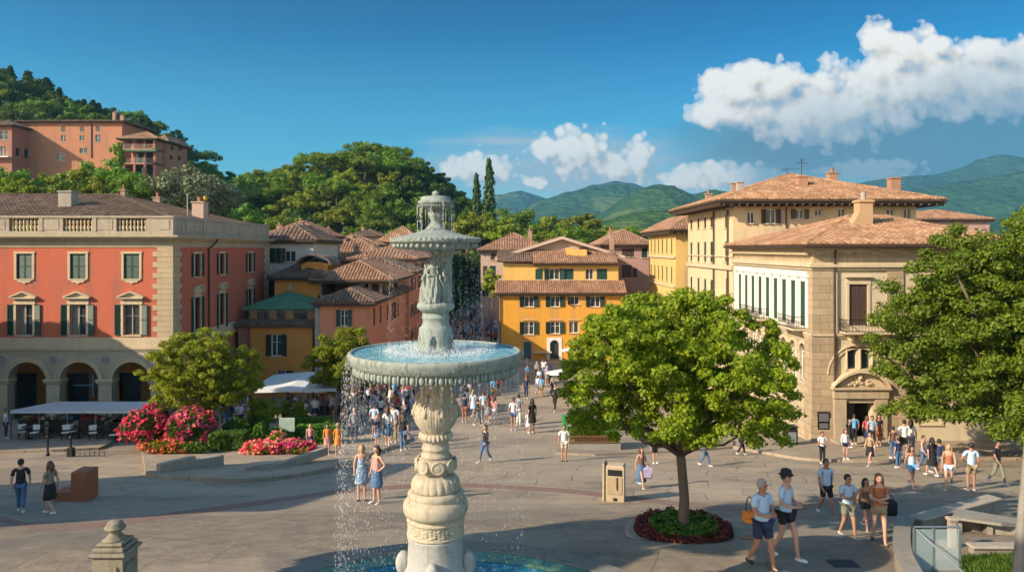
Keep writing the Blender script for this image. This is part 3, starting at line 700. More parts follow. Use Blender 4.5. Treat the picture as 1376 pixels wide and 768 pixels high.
for c in cols:
    u=XP(c,YF)-ox
    if u<-Lf+1: continue
    add_window(pal,(u,0,ZY(374.5,YF)),0,1.04,ZY(341,YF)-ZY(374.5,YF),'closed',M_SHUT,'plain'); add_window(pal,(u,0,ZY(450,YF)),0,1.1,ZY(409,YF)-ZY(450,YF),'open',M_SHUT,'pediment',slats=True,frame=M_FRAME)
for d in SD:
    add_window(pal,(0,d-oy,ZY(371,54)),math.pi/2,1.0,ZY(341,54)-ZY(371,54),'open',M_SHUTD,'plain',frame=M_SHUTD); add_window(pal,(0,d-oy,ZY(448,54)),math.pi/2,1.0,ZY(398,54)-.05-ZY(448,54),'open',M_SHUTD,'segment',frame=M_SHUTD)
# brackets under the upper sills
for c in cols:
    m=MB(); u=XP(c,YF)-ox; z=ZY(374.5,YF)-.1
    m.prism([(u-.5,z),(u+.5,z),(u+.38,z-.13),(u+.12,z-.16),(u,z-.26),(u-.12,z-.16),(u-.38,z-.13)],-.07,-.003); m.build('sill_bracket',M_STONE,pal)
# quoins
m=MB(); m9=MB(); z=zbelt; i=0; qw=1.32
while z<zc-.05:
    h=min(.36,zc-z); e=qw if i%2 else qw-.3
    m.bev(-e,.045,-.045,0,z+.006,z+h-.006,.012); e2=1.3 if i%2 else 1.0
    m.bev(.001,.045,-.0,e2,z+.006,z+h-.006,.012); m9.bev(.001,.045,YB-YF-e2,YB-YF,z+.006,z+h-.006,.012)
    z+=h;i+=1
m9.build('quoin_strip',M_STONE,pal); m.build('quoin_strip',stone('quoin_sandstone',(.48,.38,.24),.8,.25),pal)
# belt course, frieze, cornice (front and right side)
def course(m,z0,z1,out): m.box(-Lf,out,-out,0,z0,z1); m.box(0,out,0,YB-YF,z0,z1)
m=MB(); course(m,zb0+.28,zbelt,.05); course(m,zb0+.12,zb0+.278,.16); course(m,zb0,zb0+.118,.08); m.build('belt_course',M_STONE,pal)
m=MB(); course(m,zc,zc+.42,.05); course(m,zc+.422,zc+.55,.22); course(m,zc+.552,zc+.68,.48); course(m,zc+.682,zc+.80,.62)
m.box(-Lf,.0,.0,.6,zc,zc+.8); m.build('cornice',stone('cornice_stone',(.45,.37,.25),.8,.3),pal)
# balustrade parapet
zb=zc+.80; zt=ZY(290,YF); m=MB(); 
def par(m,a,b,z0,z1,y0=-.05,y1=.3): m.box(a,b,y0,y1,z0,z1)
m2=MB(); m3=MB()
m.box(-Lf,.05,-.05,.35,zb,zb+.28); m.bev(-Lf,.1,-.1,.4,zt-.16,zt,.03)
piers=[(206,232)]+[(c+30,c+46) for c in (177-144,177-72)]  # solid blocks
xs=[XP(p,YF)-ox for p in (198,206)]
edges=[]; 
for c in cols+[cols[-1]-72]:
    a=XP(c-20,YF)-ox; b=XP(c+20,YF)-ox            # balusters between a and b
    if b<-Lf: continue
    n=8
    for k in range(n):
        x=a+(b-a)*(k+.5)/n
        q=MB(); q.lathe([(.05,zb+.28),(.07,zb+.31),(.045,zb+.36),(.10,zb+.52),(.085,zb+.6),(.04,zb+.74),(.075,zb+.8),(.075,zt-.16)],8,(x,.15)); q.build('baluster',M_STONE,pal,smooth=True)
    a2=XP(c-52,YF)-ox; m.box(a2,a-.02,-.03,.3,zb+.28,zt-.16); m.bev(a2+.32,a-.28,-.055,-.031,zb+.36,zt-.24,.02)
    m.box(a2+.0,a2+.26,-.09,-.031,zb+.281,zt-.161)
m.box(XP(197,YF)-ox,.05,-.03,.35,zb+.28,zt-.16); m.bev(XP(214,YF)-ox,-.2,-.06,-.031,zb+.36,zt-.24,.02)
# side parapet: solid panels
m.box(-.3,.05,.35,YB-YF,zb,zt-.16); m.bev(-.35,.1,.4,YB-YF,zt-.158,zt,.02)
k=0;y=1.2
while y<YB-YF-1.5: m.box(.051,.10,y,y+.35,zb+.1,zt-.2); m.bev(.051,.08,y+.6,y+3.0,zb+.3,zt-.3,.02); y+=3.6
m.build('parapet',stone('parapet_stone',(.42,.36,.27),.9,.6),pal)
# arcade
za=ZY(477,YF); zsp=ZY(515,YF); zcr=ZY(486,YF); ac=[176.5-70*k for k in range(7)]
hl=[(XP(c,YF)-XL-1.3,XP(c,YF)-XL+1.3,-.5,zcr,True) for c in ac if XP(c,YF)-XL>1.5]
m=MB(); wall(m,(XL-ox,0),0,Lf,-.5,zb0,hl,.7); m.build('arcade_wall',stone('arcade_stone',(.44,.38,.28),.8,.3),pal)
m=MB(); n=18
for c in ac:
    X=XP(c,YF)-ox; r0=1.3; zs=zcr-1.3
    if X<-Lf+1.5: continue
    m=MB()
    for ra,rb,o in ((1.3,1.52,.07),(1.53,1.62,.11),(1.0*1.27,1.299,.0)):
        if o==0: continue
        for k in range(n):
            a0,a1=math.pi*k/n,math.pi*(k+1)/n
            pts=[(X+ra*math.cos(a0),zs+ra*math.sin(a0)),(X+rb*math.cos(a0),zs+rb*math.sin(a0)),(X+rb*math.cos(a1),zs+rb*math.sin(a1)),(X+ra*math.cos(a1),zs+ra*math.sin(a1))]
            m.prism(pts,-o,-.002)
    m.build('arch_moulding',M_STONE,pal)

for c in [176.5+35]+[x-35 for x in ac]:
    X=XP(c,YF)-ox
    if X<-Lf: continue
    m=MB(); m.bev(X-.44,X+.44,-.06,-.003,0,zsp-.02,.02); m.bev(X-.56,X+.56,-.14,.72,zsp-.0,zsp+.14,.03); m.bev(X-.62,X+.62,-.2,.72,zsp+.143,zsp+.28,.03)
    m.bev(X-.52,X+.52,-.12,-.062,0.2,1.45,.03); m.build('pier',M_STONE,pal)
m=MB()
for c in [x+35 for x in ac[1:]]:
    X=XP(c,YF)-ox; q=MB(); q.lathe([(.0,0),(.24,0.0),(.27,.03),(.27,.06),(.2,.075),(.17,.045),(.08,.07),(.0,.09)],14,caps=False); q.xf(Matrix.Translation((X,-.003,ZY(483,YF)))@Matrix.Rotation(math.pi/2,4,'X')); q.build('roundel',stone('grey_roundel_stone',(.3,.29,.27),1,.4),pal)
# loggia back wall with dark shops
m=MB(); wall(m,(XL-ox,4.0),0,Lf-.6,0,zb0-.3,[(XP(c,54)-XL-.9,XP(c,54)-XL+.7,.0,3.6) for c in ac[:4]],.3); m.box(-Lf,-.7,.75,4,zb0-.35,zb0-.1); m.build('loggia_wall',stucco('loggia_ochre_render',(.5,.25,.08),.5),pal)
for c in ac[:4]: m=MB(); X=XP(c,54)-ox; m.box(X-.9,X+.7,4.28,4.3,.0,3.6); m.box(X-.95,X+1.05,4.27,4.3,3.6,3.8); m.build('shop_window',M_GLASS,pal)
m=MB()
for c in (113,): X=XP(c,50.4)-ox; m.box(X+.3,X+.36,.9,1.5,2.5,4.0); m.box(X-1.2,X+.3,1.17,1.21,3.2,3.26)
m.build('hanging_sign',plain('pale_blue_sign',(.2,.35,.45),.5),pal)
# side cornice pipe, roof, chimneys
pipe(pal,[(.6,SD[0]-oy+2.3,zc+.6),(.45,SD[0]-oy+2.1,zc+.3),(.1,SD[0]-oy+1.9,zc-.1),(.1,SD[0]-oy+1.9,zb0-.2)],.07)
m=MB(); ez=zt-.25; apx=XP(157,60)-ox; apz=ZY(262,60)
bx0,bx1,by0,by1=-Lf,-.1,.5,YB-YF
lx=-Lf-4; A=(apx,10,apz); A2=(-Lf,10.5,apz-.5)
tiles(m,(bx0,by0,ez),(bx1,by0,ez),A2,A,.32,.42,.12); tiles(m,(bx1,by0,ez),(bx1,by1,ez),A,A,.24); tiles(m,(bx1,by1,ez),(bx0,by1,ez),A,A2,.5,.8); ridge(m,A,A2); ridge(m,(bx1,by0,ez),A); ridge(m,(bx1,by1,ez),A)
rf=m.build('roof',M_ROOFD,pal)
chimney(rf,XP(92,55)-ox,5,ZY(273,55),ZY(256,55),.95,S_GREY,False); chimney(rf,XP(157.5,59)-ox,10,ZY(265,60),ZY(254,60),.35); chimney(rf,XP(212,64)-ox,14,ZY(276,64),ZY(264,64),.6)
chimney(rf,XP(277,58)-ox-.6,8.3,ZY(290,58),ZY(270,58),.9,S_PALEP); 
q=MB(); q.ball((XP(284,58)-ox-.6,8.3,ZY(266,58)),.17,10,8,(1,1,1.2)); q.build('gilt_finial',plain('gilt_metal',(.6,.4,.05),.35,.7),rf)
m=MB(); m.tube([(XP(252,56)-ox,6,zt-.3),(XP(252,56)-ox,6,ZY(260,56))],.05,6); m.build('flue',S_GREY,rf)
# ================================================================ white house behind it, brown house, beige loggia house
simple_house('house','narrow whitewashed house with dark shutters beside the red palazzo','house',-23.4,-18.8,70.4,80,ZY(325,70.4),1.5,S_WHITE,M_ROOFD,
  wf=[PW(366.5,333,353,70.4,.6,'closed',M_SHUTD),PW(374,333,353,70.4,.6,'closed',M_SHUTD),PW(380,333,353,70.4,.5,'closed',M_SHUTB),PW(390,337,352,70.4,1.0,'none'),PW(367,370,400,70.4,1.0,'closed',M_SHUTD)],over=.5,tw=.4,chim=[(XP(404,76),76,ZY(312,76),ZY(297,76),.6)])
simple_house('house','tall pink rendered house with brown roof behind the white house','house',XP(358,92),XP(432,92),92,102,ZY(318,92),1.9,S_PALEP,M_ROOFM,over=.5,tw=.4,wf=[PW(430,325,333,92,.7,'none')],chim=[(XP(376,95),95,ZY(310,95),ZY(302,95),.7),(XP(412,97),97,ZY(312,97),ZY(303,97),.5)])
# brown-roofed house with loggia
simple_house('house','orange house under a wide dark tiled roof with a small roof dormer','house',XP(369,66),XP(430,66),66,78,ZY(374,66),ZY(348,72)-ZY(374,66),S_ORANGE,M_ROOFD,wf=[PW(390.5,381,388,66,.32,'none'),PW(380,408,440,66,1.0,'closed',M_SHUTD)],over=.5,chim=[],axis='x')
t=thing('roof_dormer','small arched orange dormer rising from the dark tiled roof','dormer',(XP(420,67),67.6,0))
m=MB(); w_=1.2; z=ZY(372,67); m.prism([(-w_,z),(w_,z),(w_,ZY(355,67)),(.6,ZY(352,67)),(-.6,ZY(352,67)),(-w_,ZY(355,67))],0,3.5); m.build('wall',S_ORANGE,t)
m=MB(); 
for k in range(14):
    a0,a1=math.pi*k/14,math.pi*(k+1)/14; zc_=ZY(356,67)
    f=lambda a,r:(r*1.25*math.cos(a),zc_+.75*r*math.sin(a))
    m.prism([f(a0,1.15),f(a0,1.28),f(a1,1.28),f(a1,1.15)],-.5,3.6)
m.build('roof',M_ROOFD,t); m=MB(); m.box(-.8,-.1,-.02,.02,ZY(368,67),ZY(360,67)); m.build('window',M_GLASS,t)
# loggia house: wide roof over an open gallery, px 427-530
t=thing('loggia_house','brown house with an open loggia under a broad sunlit tiled roof','house',(XP(478,64),66,0)); ox,oy=t.location.x,t.location.y
x0,x1=XP(427,66)-ox,XP(512,66)-ox; zg=ZY(396,66); ze=ZY(378,66)
m=MB(); m.box(x0,x1,.0,.25,zg-4,zg); m.box(x0,x1,5,5.3,zg-4,ze+.2); m.box(x1-.3,x1,.26,12,zg-4,zg); m.box(x0,x0+.3,.26,12,zg-4,ze); m.box(x0,x1,.26,12,zg-.3,zg-.02); m.build('wall',S_BEIGE,t)
m=MB()
for px in (429,487,497,511): xx=XP(px,66)-ox; m.box(xx-.14,xx+.14,.02,.24,zg,ze)
for k in range(3): m.box(x1-.24,x1-.02,3+k*4-.14,3+k*4+.14,zg,ze)
m.build('pillars',S_PALEP,t)
m=MB(); m.box(XP(497,66)-ox,x1,.0,.04,zg+.75,zg+.82)
for k in range(8): xx=XP(498,66)-ox+k*.12; m.box(xx,xx+.03,.01,.03,zg,zg+.75)
m.build('railing',M_WOOD,t)
m=MB(); hip_roof(m,x0-.6,x1+1.2,-.7,13,ze+.14,ZY(352,72)-ze,.29,rise=.11); m.build('roof',M_ROOFM,t); eave(t,x0-.6,x1+1.2,-.7,13,ze+.14)
# ================================================================ orange house with green pavilion roof
x0,x1=XP(320,61),XP(423,61); t=thing('house','low orange house with a green hipped pavilion roof and loggia on top','house',(x0,61,0)); ox,oy=x0,61
ze=ZY(437,61); W_=x1-x0
m=MB(); ww=XP(371.5,61)-ox; hs_=[(ww-.42,ww+.42,ZY(478,61),ZY(449,61)),(XP(383,61)-ox-.7,XP(383,61)-ox+.7,ZY(503,61)-1.2,ZY(497,61))]
wall(m,(0,0),0,W_,-.5,ze,hs_); wall(m,(W_,0),math.pi/2,6,-.5,ze,[]); wall(m,(W_,6),math.pi,W_,-.5,ze,[]); wall(m,(0,6),-math.pi/2,6,-.5,ze,[]); m.box(.5,W_-.5,.5,5.5,-.5,ze-.02); m.build('wall',S_ORANGE,t)
add_window(t,(ww,0,ZY(478,61)),0,.84,ZY(449,61)-ZY(478,61),'open',M_SHUTD); add_window(t,(XP(383,61)-ox,0,ZY(503,61)-1.2),0,1.4,ZY(497,61)-ZY(503,61)+1.2,'none')
m=MB(); m.box(.0,.8,-.03,-.003,-.3,ze); m.build('side_strip',stucco('dull_red_render',(.36,.15,.1),.6),t)
pipe(t,[(.95,-.1,ze-.1),(.95,-.1,0)],.06); pipe(t,[(W_-.1,-.1,ze-.1),(W_-.1,-.1,0)],.06)
m=MB(); shed_roof(m,-.2,W_+.2,-.45,.75,ze+.1,.28,.24); m.build('roof_skirt',M_ROOFD,t)
m=MB(); m.box(-.15,W_+.15,-.4,.7,ze-.12,ze+.02); m.build('eave',M_WOOD,t)
# pavilion
px0,px1=XP(335,62)-ox,XP(423,62)-ox; zf=ze+.3; zt=ZY(414,62); zap=ZY(393,64)
m=MB(); 
for xx in (px0,px0+(px1-px0)*.3,px0+(px1-px0)*.56,px1-.6): m.box(xx,xx+.6,1,1.3,zf-.2,zt)
m.box(px0,px1,5,5.3,zf-.2,zt); m.box(px0,px0+.2,1.31,5,zf-.2,zt); m.box(px1-.2,px1,1.31,5,zf-.2,zt); m.box(px0,px1,1.01,5.1,zf-.3,zf-.1); m.build('pavilion_wall',S_ORANGE,t)
m=MB()
for k in range(30):
    xx=px0+(px1-px0)*(k+.5)/30; m.box(xx,xx+.04,.9,.94,zf-.1,zf+.72)
m.box(px0,px1,.88,.96,zf+.72,zf+.8); m.build('railing',plain('grey_railing',(.35,.33,.3),.6),t)
cu=plain('green_copper_roof',(.09,.20,.11),.85,.0,.3,1.2); m=MB(); e=.45
a,b,c_,d_=(px0-e,1-e,zt),(px1+e,1-e,zt),(px1+e,5.8,zt),(px0-e,5.8,zt); ap1=((px0+px1)/2-.35,3.2,zap); ap2=((px0+px1)/2+.35,3.2,zap)
m.add([a,b,c_,d_,ap1,ap2],[(0,1,5,4),(1,2,5),(2,3,4,5),(3,0,4),(3,2,1,0)]); m.box(px0-e,px1+e,1-e-.02,5.8,zt-.1,zt-.003)
for k in range(14):
    f=(k+.5)/14; p=Vector(a).lerp(Vector(b),f); q=Vector(ap1).lerp(Vector(ap2),f); m.tube([p+Vector((0,0,.015)),q+Vector((0,0,.015))],.022,4)
for p,q in ((a,ap1),(b,ap2),(c_,ap2),(d_,ap1)): m.tube([p,q],.05,6)
m.build('roof',cu,t)
# ================================================================ salmon house
x0,x1=XP(430,60),XP(497,60); ze=ZY(408,60)
simple_house('house','salmon pink corner house with low dark tiled roof and green shutters','house',x0,x1,60,80,ze,ZY(388,64)-ze,S_PINK,M_ROOFD,
 wf=[PW(462.5,416,438,60,.62,'open',M_SHUT),PW(446,453,462,60,.45,'none'),PW(474,460,484,60,.7,'open',M_SHUTD)],
 wr=[PS(503,413,437,x1,.8,'closed',M_SHUTD),PS(511.5,410.5,433,x1,.8,'closed',M_SHUTD),PS(521,408,430,x1,.8,'closed',M_SHUTD),PS(528.5,406,428,x1,.9,'open',M_SHUTD),PS(535,404,424,x1,.8,'closed',M_SHUTD)],over=.5,axis='y')
m=MB(); m.box(XP(424,60.4),x0-.02,60.2,70,-.5,ZY(408,60)-.4); tag(m.build('party_wall',S_GREY),'narrow grey strip of wall between the orange and salmon houses','wall')
# street beyond, left row
rowL=[('house','low pink house with flat terrace next along the street after the salmon house',-18.5,-11.2,81,92,ZY(368,81),S_PINK),
('house','mauve three storey house further along the left of the crowded street',-20,-12.2,93,108,ZY(349,93),S_MAUVE),
('house','yellow house with green shutters halfway along the left of the street',-20,-12.6,109,124,ZY(345,109),S_GOLD),
('house','brown rendered house in the narrowing left side of the street',-20,-12.9,125,145,ZY(344,125),S_BEIGE),
('house','pale house closing the far left end of the street',-21,-13,146,178,ZY(343,146),S_PALEP)]
for nm,lb,a,b,y0,y1,ze,mt in rowL:
    wr=[];y=y0+2
    while y<y1-1.5:
        z=ze-1.9
        while z>1.5: wr.append((y,z,.85,1.35,random.choice(['open','closed','open']),random.choice([M_SHUT,M_SHUTD,M_SHUTB]))); z-=2.9
        y+=3.2
    wf=[(a+1.2+k*2.0,ze-1.9,.8,1.2,'open',M_SHUT) for k in range(int((b-a-1)/2))]
    simple_house(nm,lb,'house',a,b,y0,y1,ze,1.5,mt,random.choice([M_ROOFM,M_ROOFD]),wf=wf,wr=wr,over=.5,tw=.45,chim=[(a+2,y0+3,ze+.6,ze+2.0,.55)])
# stepped roofs climbing behind (photo 430-570, 300-360)
back=[('brown tiled house behind the loggia house with a low open gallery',442,508,112,340,321,S_BEIGE,M_ROOFM,120),
('reddish roofed house at the foot of the wooded hill',432,505,140,330,316,S_PALEP,M_ROOFO,150),
('tall tan house with orange roof just left of the upper fountain bowl',508,566,150,326,305,S_GOLD,M_ROOFO,160),
('ochre house with two green shuttered windows left of the statue',506,548,118,345,335,S_YEL,M_ROOFM,126),
('sunny yellow house with small paired windows left of the fountain stem',536,575,125,347,334,S_YEL,M_ROOFM,134),
('low terrace house with russet roof among the crowded roofs',455,492,100,352,340,S_MAUVE,M_ROOFM,106),
('tan gabled house high among the roofs under the trees',470,512,165,318,309,S_PALEP,M_ROOFD,175),
('small brown roofed house behind the pink chimney house',385,450,128,322,312,S_BEIGE,M_ROOFD,138)]
for lb,a,b,d,ye,yr,mt,rm,d2 in back:
    ze=ZY(ye,d); x0,x1=XP(a,d),XP(b,d); n=max(2,int((x1-x0)/2.4))
    wf=[(x0+(x1-x0)*(k+.5)/n,z,.75,1.2,random.choice(['open','closed']),random.choice([M_SHUT,M_SHUTD,M_SHUTB])) for k in range(n) for z in (ze-1.8,ze-4.6)]
    simple_house('house',lb,'house',x0,x1,d,d2,ze,max(1.0,ZY(yr,(d+d2)/2)-ze),mt,rm,wf=wf,over=.6,tw=.45,chim=[(x0+(x1-x0)*random.uniform(.2,.8),d+3,ze+.7,ze+2.2,.7)])
# ================================================================ yellow house in the middle
d=84.0; x0,x1=XP(671,d),XP(838,d); ze=ZY(394,d)
t=thing('yellow_house','bright yellow house with stacked tiled skirt roofs and a pale gable on top','house',(x0,d,0)); ox,oy=x0,d; W_=x1-x0
wins=[PW(711,398,412,d,1.05,'open',M_SHUTD),PW(746,398,412,d,1.05,'open',M_SHUTD),PW(772,398,409,d,1.05,'half',M_SHUTB),PW(800,398,412,d,1.05,'open',M_SHUTD),
      PW(711,432,449,d,1.05,'open',M_SHUTD),PW(746,432,448,d,1.05,'open',M_SHUTD),PW(771,432,447,d,1.05,'none'),PW(800,432,447,d,1.05,'open',M_SHUTD)]
m=MB(); hs_=[(a[0]-ox-a[2]/2,a[0]-ox+a[2]/2,a[1],a[1]+a[3]) for a in wins]
dx=XP(708.5,d)-ox; ax=XP(745,d)-ox; hs_+=[(dx-.42,dx+.42,.14,ZY(459,d)),(ax-.5,ax+.5,.14,ZY(456.5,d),True)]
wall(m,(0,0),0,W_,-.5,ze,hs_); wall(m,(W_,0),math.pi/2,14,-.5,ze,[]); wall(m,(W_,14),math.pi,W_,-.5,ze,[]); wall(m,(0,14),-math.pi/2,14,-.5,ze,[]); m.box(.5,W_-.5,.5,13.5,-.5,ze-.02); m.build('wall',S_YEL,t)
for a in wins: add_window(t,(a[0]-ox,0,a[1]),0,a[2],a[3],a[4],a[5] if len(a)>5 else M_SHUTD)
for k in (711,746,771,800): m=MB(); m.bev(XP(k,d)-ox-.75,XP(k,d)-ox+.75,-.12,0,ZY(430,d),ZY(429,d)+.02,.02); m.build('hood_mould',M_STONE,t)
m=MB(); m.box(dx-.42,dx+.42,.12,.18,.14,ZY(459,d)); 
for k in range(3): m.bev(dx-.34,dx+.34,.1,.119,.3+k*.65,.85+k*.65,.01)
m.build('door',plain('teal_door_paint',(.02,.09,.1),.5),t)
m=MB(); m.add([(ax-.5,.25,.14),(ax+.5,.25,.14),(ax+.5,.25,2.4),(ax-.5,.25,2.4)],[(0,1,2,3)]); m.build('arched_door',M_GLASS,t)
m=MB(); zt_=ZY(453,d); r=.5; zs=ZY(456.5,d)-r
pts=[(ax-.85,.14),(ax-.5,.14)]+[(ax-r*math.cos(math.pi*k/10),zs+r*math.sin(math.pi*k/10)) for k in range(11)]+[(ax+.5,.14),(ax+.85,.14),(ax+.85,zt_),(ax-.85,zt_)]
for k in range(10):
    a,b=pts[2+k],pts[3+k]; m.prism([a,b,(b[0],zt_),(a[0],zt_)],-.06,-.002)
m.box(ax-.85,ax-.5,-.06,-.002,.14,zt_); m.box(ax+.5,ax+.85,-.06,-.002,.14,zt_); m.build('door_surround',M_WHITEF,t)
m=MB(); m.bev(XP(716,d)-ox,XP(741,d)-ox,-.7,-.05,.9,1.05,.02); m.build('ledge',M_STONE,t)
m=MB(); zr=ZY(377,d+1.4)-ze-.1; shed_roof(m,-.45,W_+.3,-.6,1.5,ze+.1,zr,.24); tiles(m,(-.45,9,ze+.1),(-.45,-.6,ze+.1),(1.0,9,ze+.1+zr),(1.0,1.5,ze+.1+zr),.24); m.build('skirt_roof',M_ROOFM,t); eave(t,-.45,W_+.3,-.6,3,ze+.1)
zu0=ze+.1; zu1=ZY(354,d+1.5); u0=XP(675,d+1.5)-ox+.1; u1=XP(831,d+1.5)-ox
wn2=[(724.5,.85,'closed'),(745,1.15,'open'),(764,1.15,'closed'),(792,.9,'none'),(809,1.2,'closed')]
m=MB(); zz=ZY(376,d+1.5)+.05; z2=ZY(361,d+1.5)
wall(m,(u0,1.5),0,u1-u0,zu0,zu1,[(XP(p,d+1.5)-ox-u0-w/2,XP(p,d+1.5)-ox-u0+w/2,zz,z2) for p,w,s in wn2]); wall(m,(u1,1.5),math.pi/2,10,zu0,zu1,[]); wall(m,(u0,11.5),-math.pi/2,10,zu0,zu1,[]); wall(m,(u1,11.5),math.pi,u1-u0,zu0,zu1,[]); m.box(u0+.5,u1-.5,2,11,zu0,zu1-.02); m.build('upper_wall',S_GOLD,t)
for p,w,s in wn2: add_window(t,(XP(p,d+1.5)-ox,1.5,zz),0,w,z2-zz,s,M_SHUTB if p==792 else M_SHUT)
m=MB(); xa=XP(716,d+1.5)-ox; xb=XP(832,d)-ox; h2=ZY(336,d+4)-zu1-.1
shed_roof(m,xa,xb,.8,4.0,zu1+.1,h2,.24); m.build('middle_roof',M_ROOFM,t); eave(t,xa,xb,.8,4.0,zu1+.1)
m=MB(); shed_roof(m,XP(668,d+2)-ox,xa-.05,.9,4.0,zu1+.25,ZY(336,d+4)-zu1-.3,.24); m.build('left_roof',M_ROOFD,t)
m=MB(); gx0,gx1=XP(676,d+4)-ox,XP(828,d+4)-ox; ga=XP(755,d+4)-ox; gz0=ZY(352,d+4); 
m.prism([(gx0,gz0-1.5),(gx1,gz0-1.5),(gx1,ZY(341,d+4)),(ga,ZY(320,d+4)),(gx0,ZY(343,d+4))],4.0,12); m.build('gable',S_PALEP,t)
for p,y0_,y1_ in ((748,339,345),(784,332,345),(804,334,346),(700,341,350)):
    m=MB(); m.box(XP(p,d+4)-ox-.5,XP(p,d+4)-ox+.5,3.9,3.99,ZY(y1_,d+4),ZY(y0_,d+4)); m.build('gable_window',M_SHUT if p==804 else M_SHUTB,t)
m=MB(); tiles(m,(gx0-.9,12.5,ZY(346,d+4)),(gx0-.9,3.4,ZY(346,d+4)),(ga,12.5,ZY(318,d+4)),(ga,3.4,ZY(318,d+4)),.24); tiles(m,(gx1+.9,3.4,ZY(344,d+4)),(gx1+.9,12.5,ZY(344,d+4)),(ga,3.4,ZY(318,d+4)),(ga,12.5,ZY(318,d+4)),.24); rg=m.build('roof',M_ROOFM,t)
m=MB(); 
for s_,e_ in (((gx0-.95,ZY(346,d+4)),(ga,ZY(318,d+4))),((gx1+.95,ZY(344,d+4)),(ga,ZY(318,d+4)))):
    m.prism([(s_[0],s_[1]-.28),(s_[0],s_[1]),(e_[0],e_[1]),(e_[0],e_[1]-.28)],3.25,3.42)
m.build('bargeboard',plain('pale_bargeboard',(.5,.4,.33),.8),t)
m=MB(); m.box(XP(765,d+3)-ox-.4,XP(765,d+3)-ox+.4,2.6,3.4,ZY(345,d+3)-.5,ZY(333,d+3)); m.box(XP(776,d+3)-ox-.6,XP(788,d+3)-ox,2.4,3.9,ZY(350,d+3)-.5,ZY(335,d+3)); m.build('roof_box',S_GOLD,t)
pipe(t,[(.12,-.12,ze-.15),(.12,-.12,.1)],.06)
chimney(rg,XP(822,d+6)-ox,6,ZY(338,d+6)-1,ZY(312,d+6),.5,None,True)
# houses behind the yellow one
d=118; ze=ZY(337,d)
simple_house('house','dusty pink house with brown hipped roof closing the view up the street','house',XP(646,d),XP(735,d),d,d+16,ze,ZY(314,d+6)-ze,S_PALEP,M_ROOFM,wf=[PW(663,341,349,d,.9,'closed',M_SHUTB),PW(672,341,349,d,.9,'closed',M_SHUTB),PW(662,357,373,d,1.0,'closed',M_SHUTD),PW(651,385,398,d,1.2,'closed',M_SHUTD),PW(652,357,371,d,.7,'closed',M_SHUTB),PW(668,385,396,d,.9,'open',M_SHUT)],over=.6,tw=.4,chim=[(XP(712,d+5),d+5,ZY(322,d+5),ZY(309,d+5),.7)],rafter=True)
d=97; ze=ZY(330,d)
simple_house('house','mauve house with brown shutters between the yellow house and the tall palazzi','house',XP(812,d),XP(874,d),d,d+14,ze,ZY(311,d+5)-ze,S_MAUVE,M_ROOFM,wf=[PW(842,334,345,d,1.2,'closed',M_SHUTB),PW(850,334,345,d,.4,'closed',M_SHUTB),PW(842,356,373,d,1.3,'closed',M_SHUTB),PW(853,360,373,d,.6,'closed',M_SHUTB),PW(866,333,346,d,.7,'closed',M_SHUTD)],over=.6,tw=.3,chim=[(XP(820,d+3),d+3,ZY(325,d+3),ZY(309,d+3),.6)])
# ================================================================ right-hand street front
XW=17.2
def facade_house(label,y0,y1,ze,h,mt,rm,wl,wf=(),x1=30,over=.9,chim=(),name='palazzo',cat='palazzo',axis=None,shut=None,rafter=True,tw=.24):
    return simple_house(name,label,cat,XW,x1,y0,y1,ze,h,mt,rm,wl=wl,wf=wf,over=over,tw=tw,chim=chim,axis=axis,shut=shut,rafter=rafter)
def rowL_(pxs,yt,yb,yref,w,style,sh):   # windows on the street side: rows given at the near column
    out=[]
    for p in pxs:
        dd=XW/((p-VX)/F); out.append((dd,ZY(yb,yref),w,ZY(yt,yref)-ZY(yb,yref),style,sh))
    return out
pz=[875,880,885,890,896,902.5]
d0_=78.2
wl=rowL_(pz,320,340.5,d0_,.62,'closed',M_SHUTD)+rowL_(pz,359,380,d0_,.62,'closed',M_SHUTD)+rowL_(pz,400,425,d0_,.62,'closed',M_SHUTD)
tg=facade_house('golden yellow palazzo on the right of the street with narrow dark shutters',d0_,93.5,ZY(310,d0_),1.6,stucco('golden_facade_render',(.62,.42,.15),.8),M_ROOFM,wl,x1=XP(960,d0_),over=.9)
m=MB(); L=15.3
for z in (ZY(347,d0_),ZY(387,d0_)): m.box(XW-.18-tg.location.x,XW-.003-tg.location.x,0,L,z,z+.22)
m.build('string_course',M_STONE,tg)
# cream tall palazzo
y0=57.9;y1=72.7; pc=[929,938.5,947.5,956]; ze=ZY(272,y0)
wl=rowL_(pc,290,305,y0+5,.72,'closed',M_SHUTB)+rowL_(pc,324,353,y0+3,.72,'closed',M_SHUTD)+rowL_(pc,378,405,y0+3,.72,'closed',M_SHUTD)+rowL_([975.5],286,305,y0,.6,'closed',M_SHUTB)+rowL_([975.5],324,352,y0,.6,'closed',M_SHUTB)+rowL_([977],375,402,y0,.8,'closed',M_SHUTB)
d=y0
wf=[PW(1009,285,300,d,.55,'none'),PW(1036,281,300,d,.75,'open',M_SHUTB),PW(1074.5,281,294,d,.7,'open',M_SHUTB),PW(1100,281,290,d,.55,'none'),PW(1131,280,292,d,.55,'none'),PW(1196.5,281,292,d,.6,'none'),PW(1219.5,281,294,d,.6,'none')]
xr=XP(1231,d)
tc_=facade_house('tall cream palazzo with deep eaves and broad orange tiled hipped roof',y0,y1,ze,ZY(236,65)-ze,S_CREAM,M_ROOFO,wl,wf,x1=xr,over=1.5,axis='x',tw=.29)
ox=tc_.location.x; m=MB(); L=y1-y0
for z in (ZY(361,y0),): m.box(XW-.2-ox,XW-.003-ox,0,L,z-.1,z+.25); m.box(XW-.1-ox,XW-.003-ox,0,L,z+.9,z+1.0)
m.build('string_course',M_STONE,tc_)
